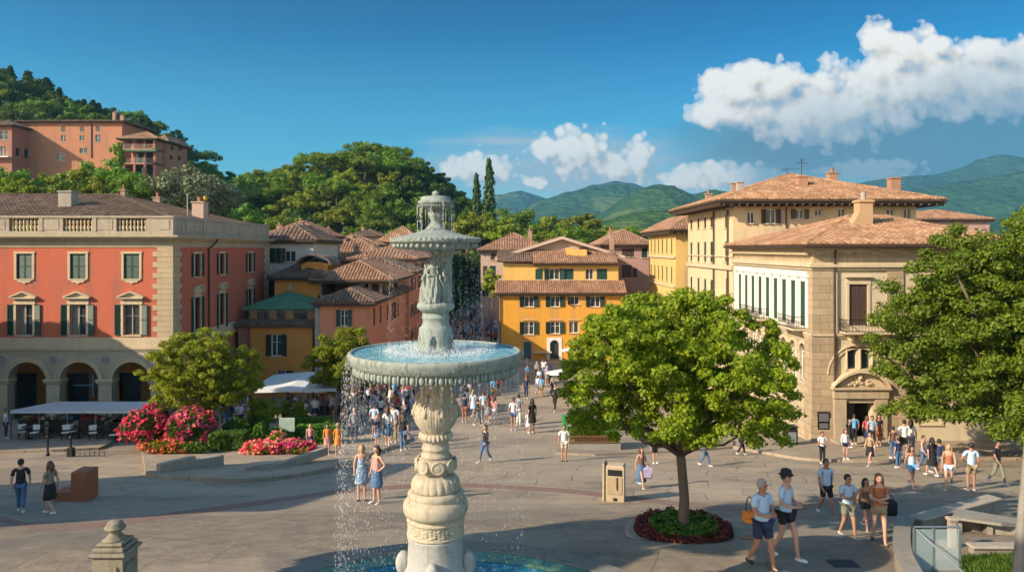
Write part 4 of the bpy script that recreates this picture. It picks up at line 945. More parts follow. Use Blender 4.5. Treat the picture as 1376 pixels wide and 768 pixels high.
m=MB(); m.box(XW-ox-.002,xr-ox+.0,-.012,-.003,ze-3.6,ze-.2); 
pipe(tc_,[(XW-ox-.12,5.2,ze-.4),(XW-ox-.12,5.2,1)],.07); pipe(tc_,[(XW-ox-.9,1.2,ze-.1),(XW-ox-.12,1.1,ze-.6),(XW-ox-.12,1.1,1)],.07)
pipe(tc_,[(XP(1056,d)-ox,-.1,ze-.4),(XP(1056,d)-ox,-.1,ze-4)],.06)
rf=[c for c in children(tc_) if c.name.startswith('roof')][0]
for p,yt,yb,dd,w in ((1077,236,252,61,.75),(1118,231,248,63,.7),(1201,238,256,61,.75),(1153,258,300,0,0)):
    if w: chimney(rf,XP(p,dd)-ox,dd-y0,ZY(yb,dd)-.5,ZY(yt,dd),w,stucco('brick_chimney',(.38,.2,.13),.6),p==1118)
chimney(rf,XP(995,60)-ox,2.2,ZY(258,60)-1,ZY(243,60),.5,S_GREY,False); chimney(rf,XP(985,63)-ox,5,ZY(262,63)-1,ZY(245,63),.35,None,False); chimney(rf,XP(946,72)-ox,12.5,ZY(270,72)-1,ZY(261,72),.5)
m=MB(); ax_,ay_,az_=XP(1077,61)-ox,3.1,ZY(238,61); m.tube([(ax_,ay_,az_),(ax_,ay_,ZY(212,61))],.03,5); zz=ZY(219,61); m.tube([(ax_-.55,ay_,zz),(ax_+.55,ay_,zz)],.022,4); m.tube([(ax_,ay_-.5,zz+.15),(ax_,ay_+.5,zz+.15)],.02,4); m.tube([(ax_-.25,ay_,zz+.3),(ax_+.25,ay_,zz+.3)],.018,4)
zz=ZY(228,61); m.tube([(ax_-1.2,ay_,zz-.6),(ax_-1.2,ay_,zz+.1)],.02,4)
for k in range(4): m.tube([(ax_-1.5+.2*k,ay_-.3,zz-.1+.05*k),(ax_-1.5+.2*k,ay_+.3,zz+.1+.05*k)],.015,4)
m.tube([(ax_-1.6,ay_,zz-.1),(ax_-.1,ay_,zz+.1)],.015,4); m.build('aerial',M_IRON,rf)
# ================================================================ stone corner palazzo (nearest right)
y0=42.5;y1=57.6; Xr=28.5; ze=ZY(331,y0)
t=thing('corner_palazzo','stone corner palazzo with an arched portal, iron balcony and orange tiled roof','palazzo',(XW,y0,0)); ox,oy=XW,y0; W_=Xr-XW
S_CP=stucco('pale_ivory_render',(.54,.46,.32),.6); S_CW=stucco('white_facade_render',(.68,.64,.54),.25)
zm=ZY(447,y0) # balcony floor level
zcor=ZY(362,y0)
wx=XP(1153,y0)-ox; ww0,ww1=ZY(437,y0),ZY(382,y0)
# front
m=MB(); ar=XP(1153.5,y0)-ox; rA=1.6
wall(m,(0,0),0,W_,1.0,zcor,[(wx-.52,wx+.52,ww0,ww1),(ar-.78,ar+.78,1.2,ZY(540,y0)),(ar-.62,ar-.1,ZY(495,y0),ZY(468,y0)),(ar+.2,ar+.68,ZY(495,y0),ZY(468,y0))],.45)
wall(m,(W_,0),math.pi/2,y1-y0,1.0,ze,[]); wall(m,(W_,y1-y0),math.pi,W_,1.0,ze,[])
m.box(2.5,W_-.5,1.6,y1-y0-.5,zm-.3,ze-.05); m.box(.7,ar-1.6,1.0,14,.8,zm-.31); m.box(ar+1.6,W_-.6,1.0,14,.8,zm-.31)
m.build('front_wall',S_CP,t)
m=MB(); m.box(0,W_,0,.4,zcor,ze-.01); m.box(0,.4,.401,y1-y0,zcor,ze-.01); m.build('attic_wall',stone('attic_stone',(.52,.40,.25),.8,.35,(.9,.45)),t)
# street side facade
pcs=[1085.5,1073.5,1061.5,1048.5,1036.5,1025,1014.5,1004,993.5]
hl=[];ds=[]
pitch=(y1-y0-1.5)/9
for k in range(9):
    dd=y0+1.45+k*pitch; ds.append(dd)
    hl.append((y1-dd-.45,y1-dd+.45,zm+.25,ZY(380,y0)))
    if k%1==0: hl.append((y1-dd-.5,y1-dd+.5,zm-3.0,zm-.75,True))
m=MB(); wall(m,(0,y1-y0),-math.pi/2,y1-y0,zm-.02,zcor,[h for h in hl if len(h)==4],.4); m.build('street_wall',S_CW,t); m=MB(); wall(m,(0,y1-y0),-math.pi/2,y1-y0,.6,zm-.021,[h for h in hl if len(h)>4],.4); m.build('street_ground_wall',stone('warm_ground_storey_stone',(.52,.42,.28),.8,.35,(1.0,.4)),t)
for dd in ds:
    add_window(t,(0,dd-oy,zm+.25),-math.pi/2,.90,ZY(380,y0)-zm-.25,'closed',M_SHUT,None,sill=False)
    add_window(t,(0,dd-oy,zm-3.0),-math.pi/2,1.0,2.25,'none',M_SHUT,None,sill=True,arch=True)
for k in range(10):
    m=MB(); y=ds[0]-oy-pitch/2+k*pitch; m.bev(-.14,-.003,y-.15,y+.15,zm+.2,zcor-.3,.02); m.bev(-.2,-.003,y-.26,y+.26,zcor-.5,zcor-.3,.02); m.build('pilaster',M_WHITEF,t)
for dd in ds: y=dd-oy; m=MB(); m.bev(-.10,-.003,y-.42,y+.42,ZY(379,y0),ZY(377,y0)+.02,.01); m.bev(-.07,-.003,y-.36,y+.36,ZY(373,y0),ZY(368.5,y0),.01); m.build('window_cornice',M_WHITEF,t)
for dd in ds:
    m=MB(); y=dd-oy; n=10; r=.5; zs=zm-.75-.5
    for k in range(n):
        a0,a1=math.pi*k/n,math.pi*(k+1)/n
        pts=[(q*math.cos(a),zs+q*math.sin(a)) for q,a in ((r,a0),(r+.17,a0),(r+.17,a1),(r,a1))]
        s0=len(m.v); m.prism([(x,z) for x,z in pts],-.08,-.003)
        for i in range(s0,len(m.v)): x,yy,z=m.v[i]; m.v[i]=(yy,y-x,z)
    m.build('arch_moulding',M_STONE,t)
# mouldings around both faces
def course2(m,z0,z1,out,side=True):
    m.box(-out,W_,-out,0,z0,z1)
    if side: m.box(-out,0,0,y1-y0,z0,z1)
m=MB(); course2(m,zcor-.02,zcor+.14,.16); course2(m,zcor+.142,zcor+.3,.30); course2(m,zcor+.302,zcor+.40,.16)
course2(m,zm-.16,zm-.02,.2); course2(m,zm-.30,zm-.162,.10); course2(m,ze-.32,ze-.18,.16); course2(m,ze-.178,ze-.02,.4); m.build('cornice',M_STONE,t)
m=MB(); y=.3
while y<y1-y0: m.bev(-.38,-.161,y,y+.14,ze-.5,ze-.33,.01); y+=.36
x=.1
while x<W_: m.bev(x,x+.35,-.36,-.161,ze-.42,ze-.33,.01); x+=1.6
m.build('dentils',M_STONE,t)
# corner pilaster and right pilaster in ashlar
m=MB(); m.box(-.12,XP(1125,y0)-ox,-.12,-.003,1.0,zm-.305); m.box(-.118,-.003,-.002,1.0,1.0,zm-.305); m.box(-.08,XP(1119,y0)-ox,-.1,-.003,zm,zcor-.03); m.box(-.078,-.003,-.002,.75,zm,zcor-.03)
m.box(XP(1191,y0)-ox,XP(1213,y0)-ox,-.1,-.003,zm,zcor-.03); m.box(XP(1197,y0)-ox,XP(1222,y0)-ox,-.12,-.003,1.0,zm-.305); m.bev(-.2,XP(1126,y0)-ox,-.2,-.121,1.0,ZY(560,y0),.03); m.build('corner_pilaster',M_STONEB,t)
# second bay to the right
x2=XP(1250,y0)-ox
add_window(t,(x2,-.002,ww0),0,1.04,ww1-ww0,'closed',M_SHUTB,'hood'); add_window(t,(x2,-.002,2.6),0,1.2,2.2,'closed',M_SHUTB,'plain')
# upper window with balcony
add_window(t,(wx,0,ww0),0,1.04,ww1-ww0,'closed',M_SHUTB,'hood',sill=False)
m=MB(); bz=zm; bx0,bx1=XP(1127,y0)-ox,XP(1196,y0)-ox; m.bev(bx0,bx1,-.95,0,bz,bz+.12,.02)
for xx in (bx0+.5,wx,bx1-.5): m.prism([(xx-.12,bz),(xx+.12,bz),(xx+.1,bz-.35),(xx-.1,bz-.35)],-.6,-.21)
m.build('balcony_slab',M_STONE,t)
def railing(m,x0,x1,y,z0,h,n):
    m.box(x0,x1,y-.02,y+.02,z0+h-.03,z0+h); m.box(x0,x1,y-.015,y+.015,z0+.05,z0+.075)
    for k in range(n+1):
        x=x0+(x1-x0)*k/n; m.box(x-.008,x+.008,y-.008,y+.008,z0,z0+h-.031)
        if k<n: 
            cx_=x+(x1-x0)/n/2; q=MB(); q.tube([(cx_+.05*math.cos(a),y,z0+h*.5+.12*math.sin(a)) for a in [i*math.pi/5 for i in range(11)]],.007,3,False); m.add(q.v,q.f)
m=MB(); railing(m,bx0+.03,bx1-.03,-.9,bz+.12,.72,16)
q=MB(); railing(q,-.9,0,0,bz+.12,.72,6); 
for xx in (bx0+.03,bx1-.03): m.add([(xx-y_*1.0,x_,z_) if False else (xx+y_,x_,z_) for x_,y_,z_ in q.v],q.f)
m.build('balcony_railing',M_IRON,t)
# street side balconies
for k0,nb in ((0,2),(4,3)):
    ya=ds[k0]-oy-.55; yb=ds[k0+nb-1]-oy+.55
    m=MB(); m.bev(-.8,0,ya,yb,zm,zm+.12,.02); m.build('balcony_slab',M_STONE,t)
    q=MB(); railing(q,ya,yb,0,zm+.12,.72,int((yb-ya)/.16)); m=MB(); m.add([(-.76+y_,x_,z_) for x_,y_,z_ in q.v],q.f)
    q=MB(); railing(q,-.76,0,0,zm+.12,.72,5); m.add([(x_,ya+.02+y_,z_) for x_,y_,z_ in q.v],q.f); m.build('balcony_railing',M_IRON,t)
# big arch, twin lights, pediment and doorway
m=MB(); n=24; zs=ZY(511,y0)-.0; 
for ra,rb,o in ((1.55,1.75,.10),(1.76,1.84,.16)):
    zs2=ZY(503,y0)
    for k in range(n):
        a0,a1=math.pi*k/n,math.pi*(k+1)/n
        m.prism([(ar+q*math.cos(a),zs2+q*.96*math.sin(a)) for q,a in ((ra,a0),(rb,a0),(rb,a1),(ra,a1))],-o,-.003)
m.box(ar-1.84,ar-1.55,-.1,-.003,1.5,ZY(503,y0)); m.box(ar+1.55,ar+1.84,-.1,-.003,1.5,ZY(503,y0))
m.bev(ar-.78,ar+.84,-.08,-.003,ZY(497,y0)-.02,ZY(495,y0),.01)
for xx in (ar-.7,ar+.05,ar+.76): m.tube([(xx,-.06,ZY(495,y0)),(xx,-.06,ZY(468,y0))],.07,8)
m.bev(ar-.8,ar+.86,-.1,-.003,ZY(468,y0),ZY(466,y0)+.02,.01); m.build('arch_moulding',M_STONE,t)
m=MB(); m.box(ar-.64,ar-.1,.2,.24,ZY(495,y0),ZY(468,y0)); m.box(ar+.2,ar+.7,.2,.24,ZY(495,y0),ZY(468,y0)); m.build('twin_window',M_GLASS,t)
m=MB(); zd=ZY(540,y0); 
m.bev(ar-1.5,ar-.82,-.32,-.003,1.2,zd+.25,.03); m.bev(ar+.82,ar+1.5,-.32,-.003,1.2,zd+.25,.03); m.box(ar-.82,ar+.82,-.2,-.003,zd+.002,zd+.25)
m.bev(ar-1.55,ar+1.55,-.38,-.003,zd+.252,zd+.75,.03); m.bev(ar-1.68,ar+1.68,-.52,-.003,zd+.752,zd+.9,.04); m.build('portal',stone('portal_stone',(.44,.35,.24),.9,.5),t)
m=MB(); n=16
for k in range(n):
    f=lambda q:(ar-1.6+3.2*q, zd+.9+.85*math.sin(math.pi*q)**.8*1.0)
    a,b=f(k/n),f((k+1)/n); m.prism([a,b,(b[0],b[1]+.15),(a[0],a[1]+.15)],-.5,-.003)
pts=[(ar-1.5+3.0*q,zd+.9+.84*math.sin(math.pi*q)**.8) for q in [k/12 for k in range(13)]]
m.prism(pts,-.12,-.003); m.build('pediment',M_STONE,t)
m=MB(); 
for i in range(60):
    a=random.uniform(-1,1); m.ball((ar+a*.75,-.16,zd+1.02+random.random()*.55*(1-a*a)),random.uniform(.05,.11),6,4)
m.ball((ar,-.2,zd+1.45),.17,8,6); m.build('relief_carving',M_STONE,t,smooth=True)
m=MB(); m.box(ar-.78,ar-.02,.44,.47,1.6,zd); m.build('door',plain('dark_bronze_door',(.03,.02,.016),.5),t); m=MB(); m.box(ar-.02,ar+.78,2.4,2.42,1.6,zd); m.build('entrance_glass',M_GLASS,t)
m=MB(); m.bev(ar-1.7,ar+1.7,-1.3,.45,1.2,1.82,.03); m.bev(ar-2.1,ar+2.1,-1.75,-1.31,1.2,1.72,.03); m.build('door_step',M_KERB,t)
m=MB(); m.bev(XP(1097,y0)-ox,XP(1113,y0)-ox,-.2,-.124,ZY(576,y0),ZY(552,y0),.015); nb=m.build('notice_board',M_IRON,t)
m=MB(); m.box(XP(1098.5,y0)-ox,XP(1111.5,y0)-ox,-.206,-.201,ZY(565,y0),ZY(554,y0)); m.box(XP(1099,y0)-ox,XP(1111,y0)-ox,-.206,-.201,ZY(574,y0),ZY(567,y0)); m.build('notice_panel',plain('grey_notice',(.12,.12,.13),.5),nb)
# roof
m=MB(); ov=.75; apx,apz=XP(1168,50)-ox,ZY(291,50); A=(apx,7.5,apz); A2=(W_-3.5,7.5,apz)
e0=(-ov,-ov,ze+.1);e1=(W_+ov,-ov,ze+.1);e2=(W_+ov,y1-y0,ze+.1);e3=(-ov,y1-y0,ze+.1)
A=(5.6,7.6,apz); A2=(W_-3.4,7.6,apz)
tiles(m,e0,e1,A,A2,.34,.45,.13); tiles(m,e1,e2,A2,A2,.25); tiles(m,e2,e3,A2,A,.5,.8); tiles(m,e3,e0,A,A,.34,.45,.13); ridge(m,e0,A,.13); ridge(m,A,A2,.13); ridge(m,e1,A2,.13); ridge(m,e3,A,.13)
rf=m.build('roof',M_ROOFO,t)
m=MB(); m.box(-ov+.05,W_+ov-.05,-ov+.05,y1-y0,ze-.018,ze-.002)
for a,b in (((-ov,-ov-.05,ze-.0),(W_+ov,-ov-.05,ze-.0)),((-ov-.05,-ov,ze-.0),(-ov-.05,y1-y0,ze-.0))): m.tube([a,b],.075,8)
m.build('gutter',M_PIPE,t)
m=MB(); cxx=XP(1158,47.5)-ox; m.box(cxx-.42,cxx+.42,4.4,5.2,ZY(300,47)-1,ZY(268,47)); m.bev(cxx-.5,cxx+.5,4.3,5.3,ZY(272,47),ZY(269,47),.03); m.prism([(cxx-1.1,ZY(302,47)-.4),(cxx+.42,ZY(302,47)-.4),(cxx+.42,ZY(285,47)),(cxx-.42,ZY(285,47))],4.39,5.19)
ch=m.build('chimney',stucco('sandy_chimney',(.46,.3,.17),.6),rf); m=MB(); m.lathe([(.16,ZY(268,47)),(.15,ZY(258,47)),(.17,ZY(257,47))],10,(cxx,4.8)); m.build('chimney_pot',S_GREY,ch)
pipe(t,[(-.5,-.3,ze),(-.2,.12,ze-.5),(-.2,.12,1.5)],.06) if False else pipe(t,[(XP(1120,y0)-ox,-.35,ze-.05),(XP(1120,y0)-ox,-.2,ze-.6),(XP(1120,y0)-ox,-.2,1.6)],.06)
# low house seen past the right roof
simple_house('house','low brick red roofed house just visible beyond the cream palazzo','house',XP(1240,90),XP(1330,90),90,104,ZY(296,90),1.3,S_MAUVE,M_ROOFM,over=.4,tw=.5)
# ---- unseen houses added on the left to throw the long shadows
simple_house('house','plain ochre house at the side of the square left of the view','house',-31,-25.5,13,21.5,15.3,1.6,S_GOLD,M_ROOFD,wf=[(-30,8,1,1.5,'open')],wr=[(16,8,1,1.5,'open'),(19,8,1,1.5,'open')],z0=3,tw=.5)
simple_house('house','tall grey tower house at the side of the square left of the view','house',-42,-36.5,32.6,36.3,19,2.0,S_GREY,M_ROOFD,wr=[(34.5,10,1,1.5,'open')],z0=0,tw=.5)
simple_house('house','plain terraced house beside the red palazzo left of the view','house',-56,-37.4,36.5,44.5,12.6,1.6,S_PALEP,M_ROOFD,wr=[(40,7,1,1.5,'open')],z0=0,tw=.5)
rng=np.random.default_rng(11)
L_LIN=leafmat('linden_leaves',(.13,.20,.012),(.25,.33,.02),.5,.9)
L_PLN=leafmat('plane_leaves',(.065,.15,.012),(.16,.28,.02),.4,.5)
L_YEL=leafmat('yellowish_leaves',(.14,.20,.012),(.28,.34,.025),.45,1.0)
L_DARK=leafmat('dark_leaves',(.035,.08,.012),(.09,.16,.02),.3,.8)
L_HILL=leafmat('woodland_leaves',(.055,.13,.012),(.15,.26,.02),.3,.35)
L_HILLY=leafmat('bright_woodland_leaves',(.11,.17,.012),(.23,.30,.022),.35,.35)
L_OLV=leafmat('olive_leaves',(.10,.15,.08),(.21,.26,.16),.2,.4)
L_CYP=leafmat('cypress_foliage',(.018,.045,.012),(.045,.09,.02),.15,.8)
M_BARK=stone('bark',(.16,.12,.085),2.5,.7); M_BARKL=stone('pale_bark',(.26,.24,.21),2.5,.5)
def leaves(centers,radii,n_each,size,flat=.7,up=.4,shell=.55,seed=0,elong=1.5):
    r=np.random.default_rng(seed); co=[]
    cs=np.repeat(np.array(centers),n_each,axis=0); rd=np.repeat(np.array(radii),n_each,axis=0); N=len(cs)
    d=r.normal(size=(N,3)); d/=np.linalg.norm(d,axis=1,keepdims=True); rr=(shell+(1-shell)*r.random(N))**.8
    rr=np.where(r.random(N)<.2,r.random(N)*.9,rr)*(1+r.normal(0,.14,N))
    p=cs+d*(rd*rr)[:,None]*np.array([1,1,flat])
    nrm=d*1.0+r.normal(size=(N,3))*.55+np.array([0,0,up]); nrm/=np.linalg.norm(nrm,axis=1,keepdims=True)
    t=np.cross(nrm,r.normal(size=(N,3))); t/=np.linalg.norm(t,axis=1,keepdims=True)+1e-9; b=np.cross(nrm,t)
    s=(size*(.65+.7*r.random(N)))[:,None]
    v0=p-t*s*.5*elong; v2=p+t*s*.5*elong; v1=p+b*s*.5-nrm*s*.12; v3=p-b*s*.5-nrm*s*.12
    co=np.stack([v0,v1,v2,v3],axis=1).reshape(-1,3); f=np.arange(4*N).reshape(-1,4)
    return co,f
def crown_clumps(rx,rz,n,seed,kind='round',cr=.2):
    r=np.random.default_rng(seed); cs=[];rs=[]
    while len(cs)<n:
        d=r.normal(size=3); d/=np.linalg.norm(d); q=r.random()**.33
        wob=1+.16*math.sin(3*math.atan2(d[1],d[0])+seed)+.10*math.sin(5*math.atan2(d[1],d[0])+seed*2.3)
        x,y,z=d*q
        if kind=='umbrella' and z<-.15: continue
        if kind=='full' and z<-.56: continue
        if kind=='skirt':
            if z<-.60: continue
            if z<0: k_=(1-d[2]**2+.05)**-.28; x*=k_; y*=k_
        if kind=='round' and z<-.5 and r.random()<.7: continue
        p=np.array([x*rx*wob,y*rx*wob,z*rz])
        if kind=='dome':
            if z<0: p[2]*=.45; 
        k=cr*rx*(.7+.6*r.random())*(1.15-.35*q)
        cs.append(p*(1-cr*.55)); rs.append(k)
    return cs,rs
def make_tree(name,label,cat,loc,H,trunk_h,rx,rz,nclump,nleaf,leaf,lm,seed,tr=.22,kind='dome',cr=.2,group=None,limbs=14,lean=(0,0),bark=None,flat=.62,zc=None,forkh=None):
    t=thing(name,label,cat,loc,0,group); r=np.random.default_rng(seed)
    zc=zc if zc is not None else H-rz
    cs,rs=crown_clumps(rx,rz,nclump,seed,kind,cr); cs=[c+np.array([lean[0],lean[1],zc]) for c in cs]
    co,f=leaves(cs,rs,nleaf,leaf,flat,.45,.5,seed); link('crown',npmesh('crown',co,f,lm),t)
    m=MB(); fk=forkh or trunk_h
    m.tube([(0,0,-.5),(0,0,0),(0,0,.12),(.03,0,fk*.4),(lean[0]*.15,.02,fk*.8),(lean[0]*.3,lean[1]*.3,fk)],[tr*1.5,tr*1.4,tr*1.05,tr*.9,tr*.85,tr*.8],12)
    top=Vector((lean[0]*.3,lean[1]*.3,fk-.1))
    idx=r.permutation(len(cs))[:limbs]
    for i in idx:
        c=Vector(cs[i]); mid=top.lerp(c,.5)+Vector((0,0,-.1*rx)); m.tube([top-Vector((0,0,.2)),top.lerp(mid,.5)+Vector((0,0,.03)),mid,c],[tr*.5,tr*.38,tr*.25,tr*.08],7)
    m.build('trunk',bark or M_BARK,t,smooth=True); return t
# ---- the four big trees of the square
g=G(918,718); make_tree('street_tree','young round-headed tree in a circular planter with a red and green flower ring','tree',g,6.35,2.75,3.0,2.3,620,175,.064,L_LIN,3,.135,'skirt',.092,limbs=34,lean=(-.28,0),zc=4.05,forkh=2.3)
xb,yb=24.8,35.5; make_tree('street_tree','huge dense green tree at the right edge in front of the corner palazzo','tree',(xb,yb,gz(xb,yb)),11.8,3.2,6.3,6.8,1150,230,.105,L_PLN,5,.42,'skirt',.105,limbs=24,zc=5.5,forkh=2.6)
g=Vector(((272-VX)/F*42,42,0)); make_tree('street_tree','yellow-green tree rising from the flower bed before the red palazzo','tree',(g.x,42,gz(g.x,42)),6.9,2.2,3.2,2.9,420,180,.075,L_YEL,8,.12,'round',.11,limbs=16,zc=3.7,forkh=1.5)
xm=XP(460,50); make_tree('street_tree','medium green tree beside the salmon house behind the falling water','tree',(xm,50,gz(xm,50)),6.6,2.0,2.4,2.7,150,230,.1,L_LIN,9,.15,'round',.2,limbs=12,zc=4.0)
g=Vector((XP(356,44),44,0)); make_tree('shrub','leafy light green shrub under the white awning','shrub',(g.x,44,gz(g.x,44)),2.6,.8,1.3,.9,28,200,.1,L_YEL,19,.06,'round',.25,limbs=5,zc=1.7)
xl=XP(395,45); make_tree('shrub','dark leafy shrub at the corner of the flower garden','shrub',(xl,45.2,gz(xl,45.2)),2.3,.8,1.0,.8,20,180,.1,L_LIN,23,.06,'round',.25,limbs=5,zc=1.5)
xv=XP(663,112); make_tree('street_tree','small bright green tree beside the yellow house in the street','tree',(XP(660,92),92,0),6.2,3,1.5,2.2,40,120,.22,L_HILLY,21,.12,'round',.24,limbs=6,zc=ZY(382,92))
# tall dark trees lining the left of the street (seen behind the fountain)
for i,(px,d,yt) in enumerate([(600,136,336),(607,145,338),(613,155,340),(619,166,343)]):
    t=thing('street_cypress',['first','second','third','fourth'][i]+' dark cypress from the fountain in the row along the left of the street','tree',(XP(px,d),d,0))
    h=ZY(yt,d); cs=[np.array([random.uniform(-.2,.2),random.uniform(-.2,.2),z]) for z in np.linspace(1,h-.6,26)]; rs=[.95*(1-.75*(k/26)**2.2) for k in range(26)]
    co_,f=leaves(cs,rs,110,.34,1.2,.3,.5,40+i); link('crown',npmesh('crown',co_,f,L_CYP),t); m=MB(); m.tube([(0,0,-.2),(0,0,3)],[.2,.12],8); m.build('trunk',M_BARK,t)
# ---- unseen trees added up-sun to dapple the foreground with shade
for i,(x,y,H) in enumerate([(-12.4,9.9,18.9),(-12,-.5,22.5),(-21,-9,21)]):
    make_tree('plane_tree',['tall plane tree beside the square behind the viewer, nearest the pool','tall plane tree behind the viewer in the middle of the three','tall plane tree farthest behind the viewer'][i],'tree',(x,y,5.92),H-5.9,7,(2.5,2.9,3.4)[i],(4.5,6.0,5.0)[i],70,150,.36,L_DARK,60+i,.35,'round',.3,group='plane trees behind the viewer',limbs=10,zc=(H-5.9)-(4.5,6.0,5.0)[i])
# ---------------------------------------------------------------- wooded hills (photo pixels of the skyline -> terrain)
def interp(pts,x): return float(np.interp(x,[p[0] for p in pts],[p[1] for p in pts]))
SKY1=[(-160,100),(0,124),(60,140),(100,164),(160,180),(200,188),(235,208),(262,228),(300,258),(350,310),(420,345)]      # left hill ground line at d=235
SKY2=[(260,310),(320,285),(360,262),(420,246),(470,236),(520,228),(560,242),(585,262),(620,298),(660,326),(720,336)]     # central hill ground line at d=215
def hill_h(x,y):
    # height of the two hills as one terrain
    z=0
    if y>85:
        px1=VX+x/245*F; top1=max(0,CZ+(HY-interp(SKY1,px1))/F*245) if px1<430 else 0
        a=min(1,max(0,(y-88)/(245-88))); a=a*a*(3-2*a)
        if y>245: a=max(.0,1-(y-245)/260)
        z1=top1*a
        px2=VX+x/215*F; top2=max(0,CZ+(HY-interp(SKY2,px2))/F*215) if 255<px2<725 else 0
        b=min(1,max(0,(y-150)/(215-150))); b=b*b*(3-2*b)
        if y>215: b=max(0,1-(y-215)/150)
        z=max(z1,top2*b)
    return z
vs=[];fs=[];xs=np.arange(-330,40,7.0);ys=np.arange(86,480,7.0)
for y in ys:
    for x in xs: vs.append((x,y,hill_h(x,y)+noise.noise(Vector((x*.03,y*.03,0)))*1.2*min(1,hill_h(x,y)/6)-.25))
n=len(xs)
for j in range(len(ys)-1):
    for i in range(n-1): fs.append((j*n+i,j*n+i+1,(j+1)*n+i+1,(j+1)*n+i))
tg_=NT('hillside_undergrowth'); p=tg_.pos(); tg_.col(tg_.mix(tg_.noise(.15,6,.6,p),(.03,.055,.010),(.08,.11,.02))); tg_.set(.9); tg_.bump(tg_.noise(1.5,5,.7,p),.6,.3)
m=MB(); m.add(vs,fs); struct(m.build('hill',tg_.m,smooth=True))
# tree kinds of the wood (one of each, then copies)
def wood_proto(seed,rx,rz,H,lm,kind='dome',ncl=44,nl=120,leaf=.33,cr=.25):
    rx*=1.22; rz*=1.12
    t=thing('woodland_tree','','tree',(0,0,0)); cs,rs=crown_clumps(rx,rz,ncl,seed,kind,cr); cs=[c+np.array([0,0,H-rz]) for c in cs]
    co_,f=leaves(cs,rs,nl,leaf,.7,.5,.6,seed,1.2); link('crown',npmesh('crown',co_,f,lm),t); m=MB(); m.tube([(0,0,-1),(0,0,H*.3),(.1,0,H-rz)],[.28,.2,.1],6); m.build('trunk',M_BARK,t); return t
def cyp_proto(seed,H,r0):
    t=thing('cypress','','tree',(0,0,0)); n=30
    cs=[np.array([random.uniform(-.12,.12),random.uniform(-.12,.12),z]) for z in np.linspace(.9,H-.5,n)]; rs=[r0*(math.sin(math.pi*min(1,(k+3)/n*.62+.12))**.8)*(1-.6*(k/n)**3) for k in range(n)]
    co_,f=leaves(cs,rs,110,.3,1.3,.4,.6,seed); link('crown',npmesh('crown',co_,f,L_CYP),t); m=MB(); m.tube([(0,0,-1),(0,0,H*.5)],[.2,.1],6); m.build('trunk',M_BARK,t); return t
protos=[wood_proto(101,4.2,3.4,8.5,L_HILL),wood_proto(102,3.6,3.4,8.2,L_HILLY),wood_proto(103,5.0,3.6,9.5,L_HILL),wood_proto(104,3.4,3.0,7.4,L_HILLY),wood_proto(105,4.4,2.4,10,L_HILL,'umbrella',36,120)]
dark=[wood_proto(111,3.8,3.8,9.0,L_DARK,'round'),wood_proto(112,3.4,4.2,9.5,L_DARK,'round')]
cyp=cyp_proto(120,13,1.35); olive=wood_proto(130,4.6,3.2,7.2,L_OLV,'round',40,150,.32)
used=set()
def place(pr,x,y,sc=1,label=None,group=None,name=None,z=None,rz=None,scz=None):
    loc=(x,y,(hill_h(x,y) if z is None else z)-.3); rz=random.uniform(0,6.28) if rz is None else rz
    s=(sc,sc,scz or sc)
    if pr.name not in used:
        used.add(pr.name); o=pr; o.location=loc; o.rotation_euler.z=rz; o.scale=s
        if label: o['label']=label
        if group: o['group']=group
    else: o=dup(pr,loc,rz,s,label,group)
    return o
random.seed(21)
# central wooded hill
pts=[]
tries=0
while len(pts)<200 and tries<20000:
    tries+=1; d=random.uniform(152,236); px=random.uniform(275,660); x=XP(px,d); h=hill_h(x,d)
    if h<2.0 and d<165 and px>600: continue
    if h<1.2: continue
    if any((x-a)**2+(d-b)**2<(4.9)**2 for a,b in pts): continue
    pts.append((x,d))
pts.sort(key=lambda q:q[1])
GL1='trees of the wooded hill in the centre'
for x,y in pts:
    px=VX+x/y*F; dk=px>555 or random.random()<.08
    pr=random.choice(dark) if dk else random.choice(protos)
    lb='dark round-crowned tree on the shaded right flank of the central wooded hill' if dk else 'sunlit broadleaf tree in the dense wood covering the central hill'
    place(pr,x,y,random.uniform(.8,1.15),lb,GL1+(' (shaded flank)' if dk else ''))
place(protos[1],XP(487,212),212,.75,'small rounded tree standing up on the crest of the central hill',None,scz=1.15,z=hill_h(XP(487,212),212)+1)
# left hill
pts=[];tries=0
VIL=(XP(20,170),XP(262,170))
while len(pts)<190 and tries<20000:
    tries+=1; d=random.uniform(96,250); px=random.uniform(-40,345); x=XP(px,d); h=hill_h(x,d)
    if 158<d<200 and px<262: continue
    if d<125 and px>300: continue
    if 125<d<160 and px<265 and random.random()<.25: continue
    if any((x-a)**2+(d-b)**2<4.9**2 for a,b in pts): continue
    pts.append((x,d))
GL2='trees of the hill around the villa'
for x,y in pts:
    px=VX+x/y*F; below=y<158
    pr=random.choice(protos) if random.random()<(.75 if below else .35) else random.choice(dark)
    sc=random.uniform(.75,1.1); 
    if below: # keep crowns under the villa
        lim=CZ+(HY-(222 if px<262 else 222))/F*y; sc=min(sc,max(.3,(lim-hill_h(x,y))/9.0))
    lb='bushy green tree on the slope below the pink hillside villa' if below else 'dark evergreen tree on the hill crest behind the pink villa'
    place(pr,x,y,sc,lb,GL2+(' (below)' if below else ' (behind)'))
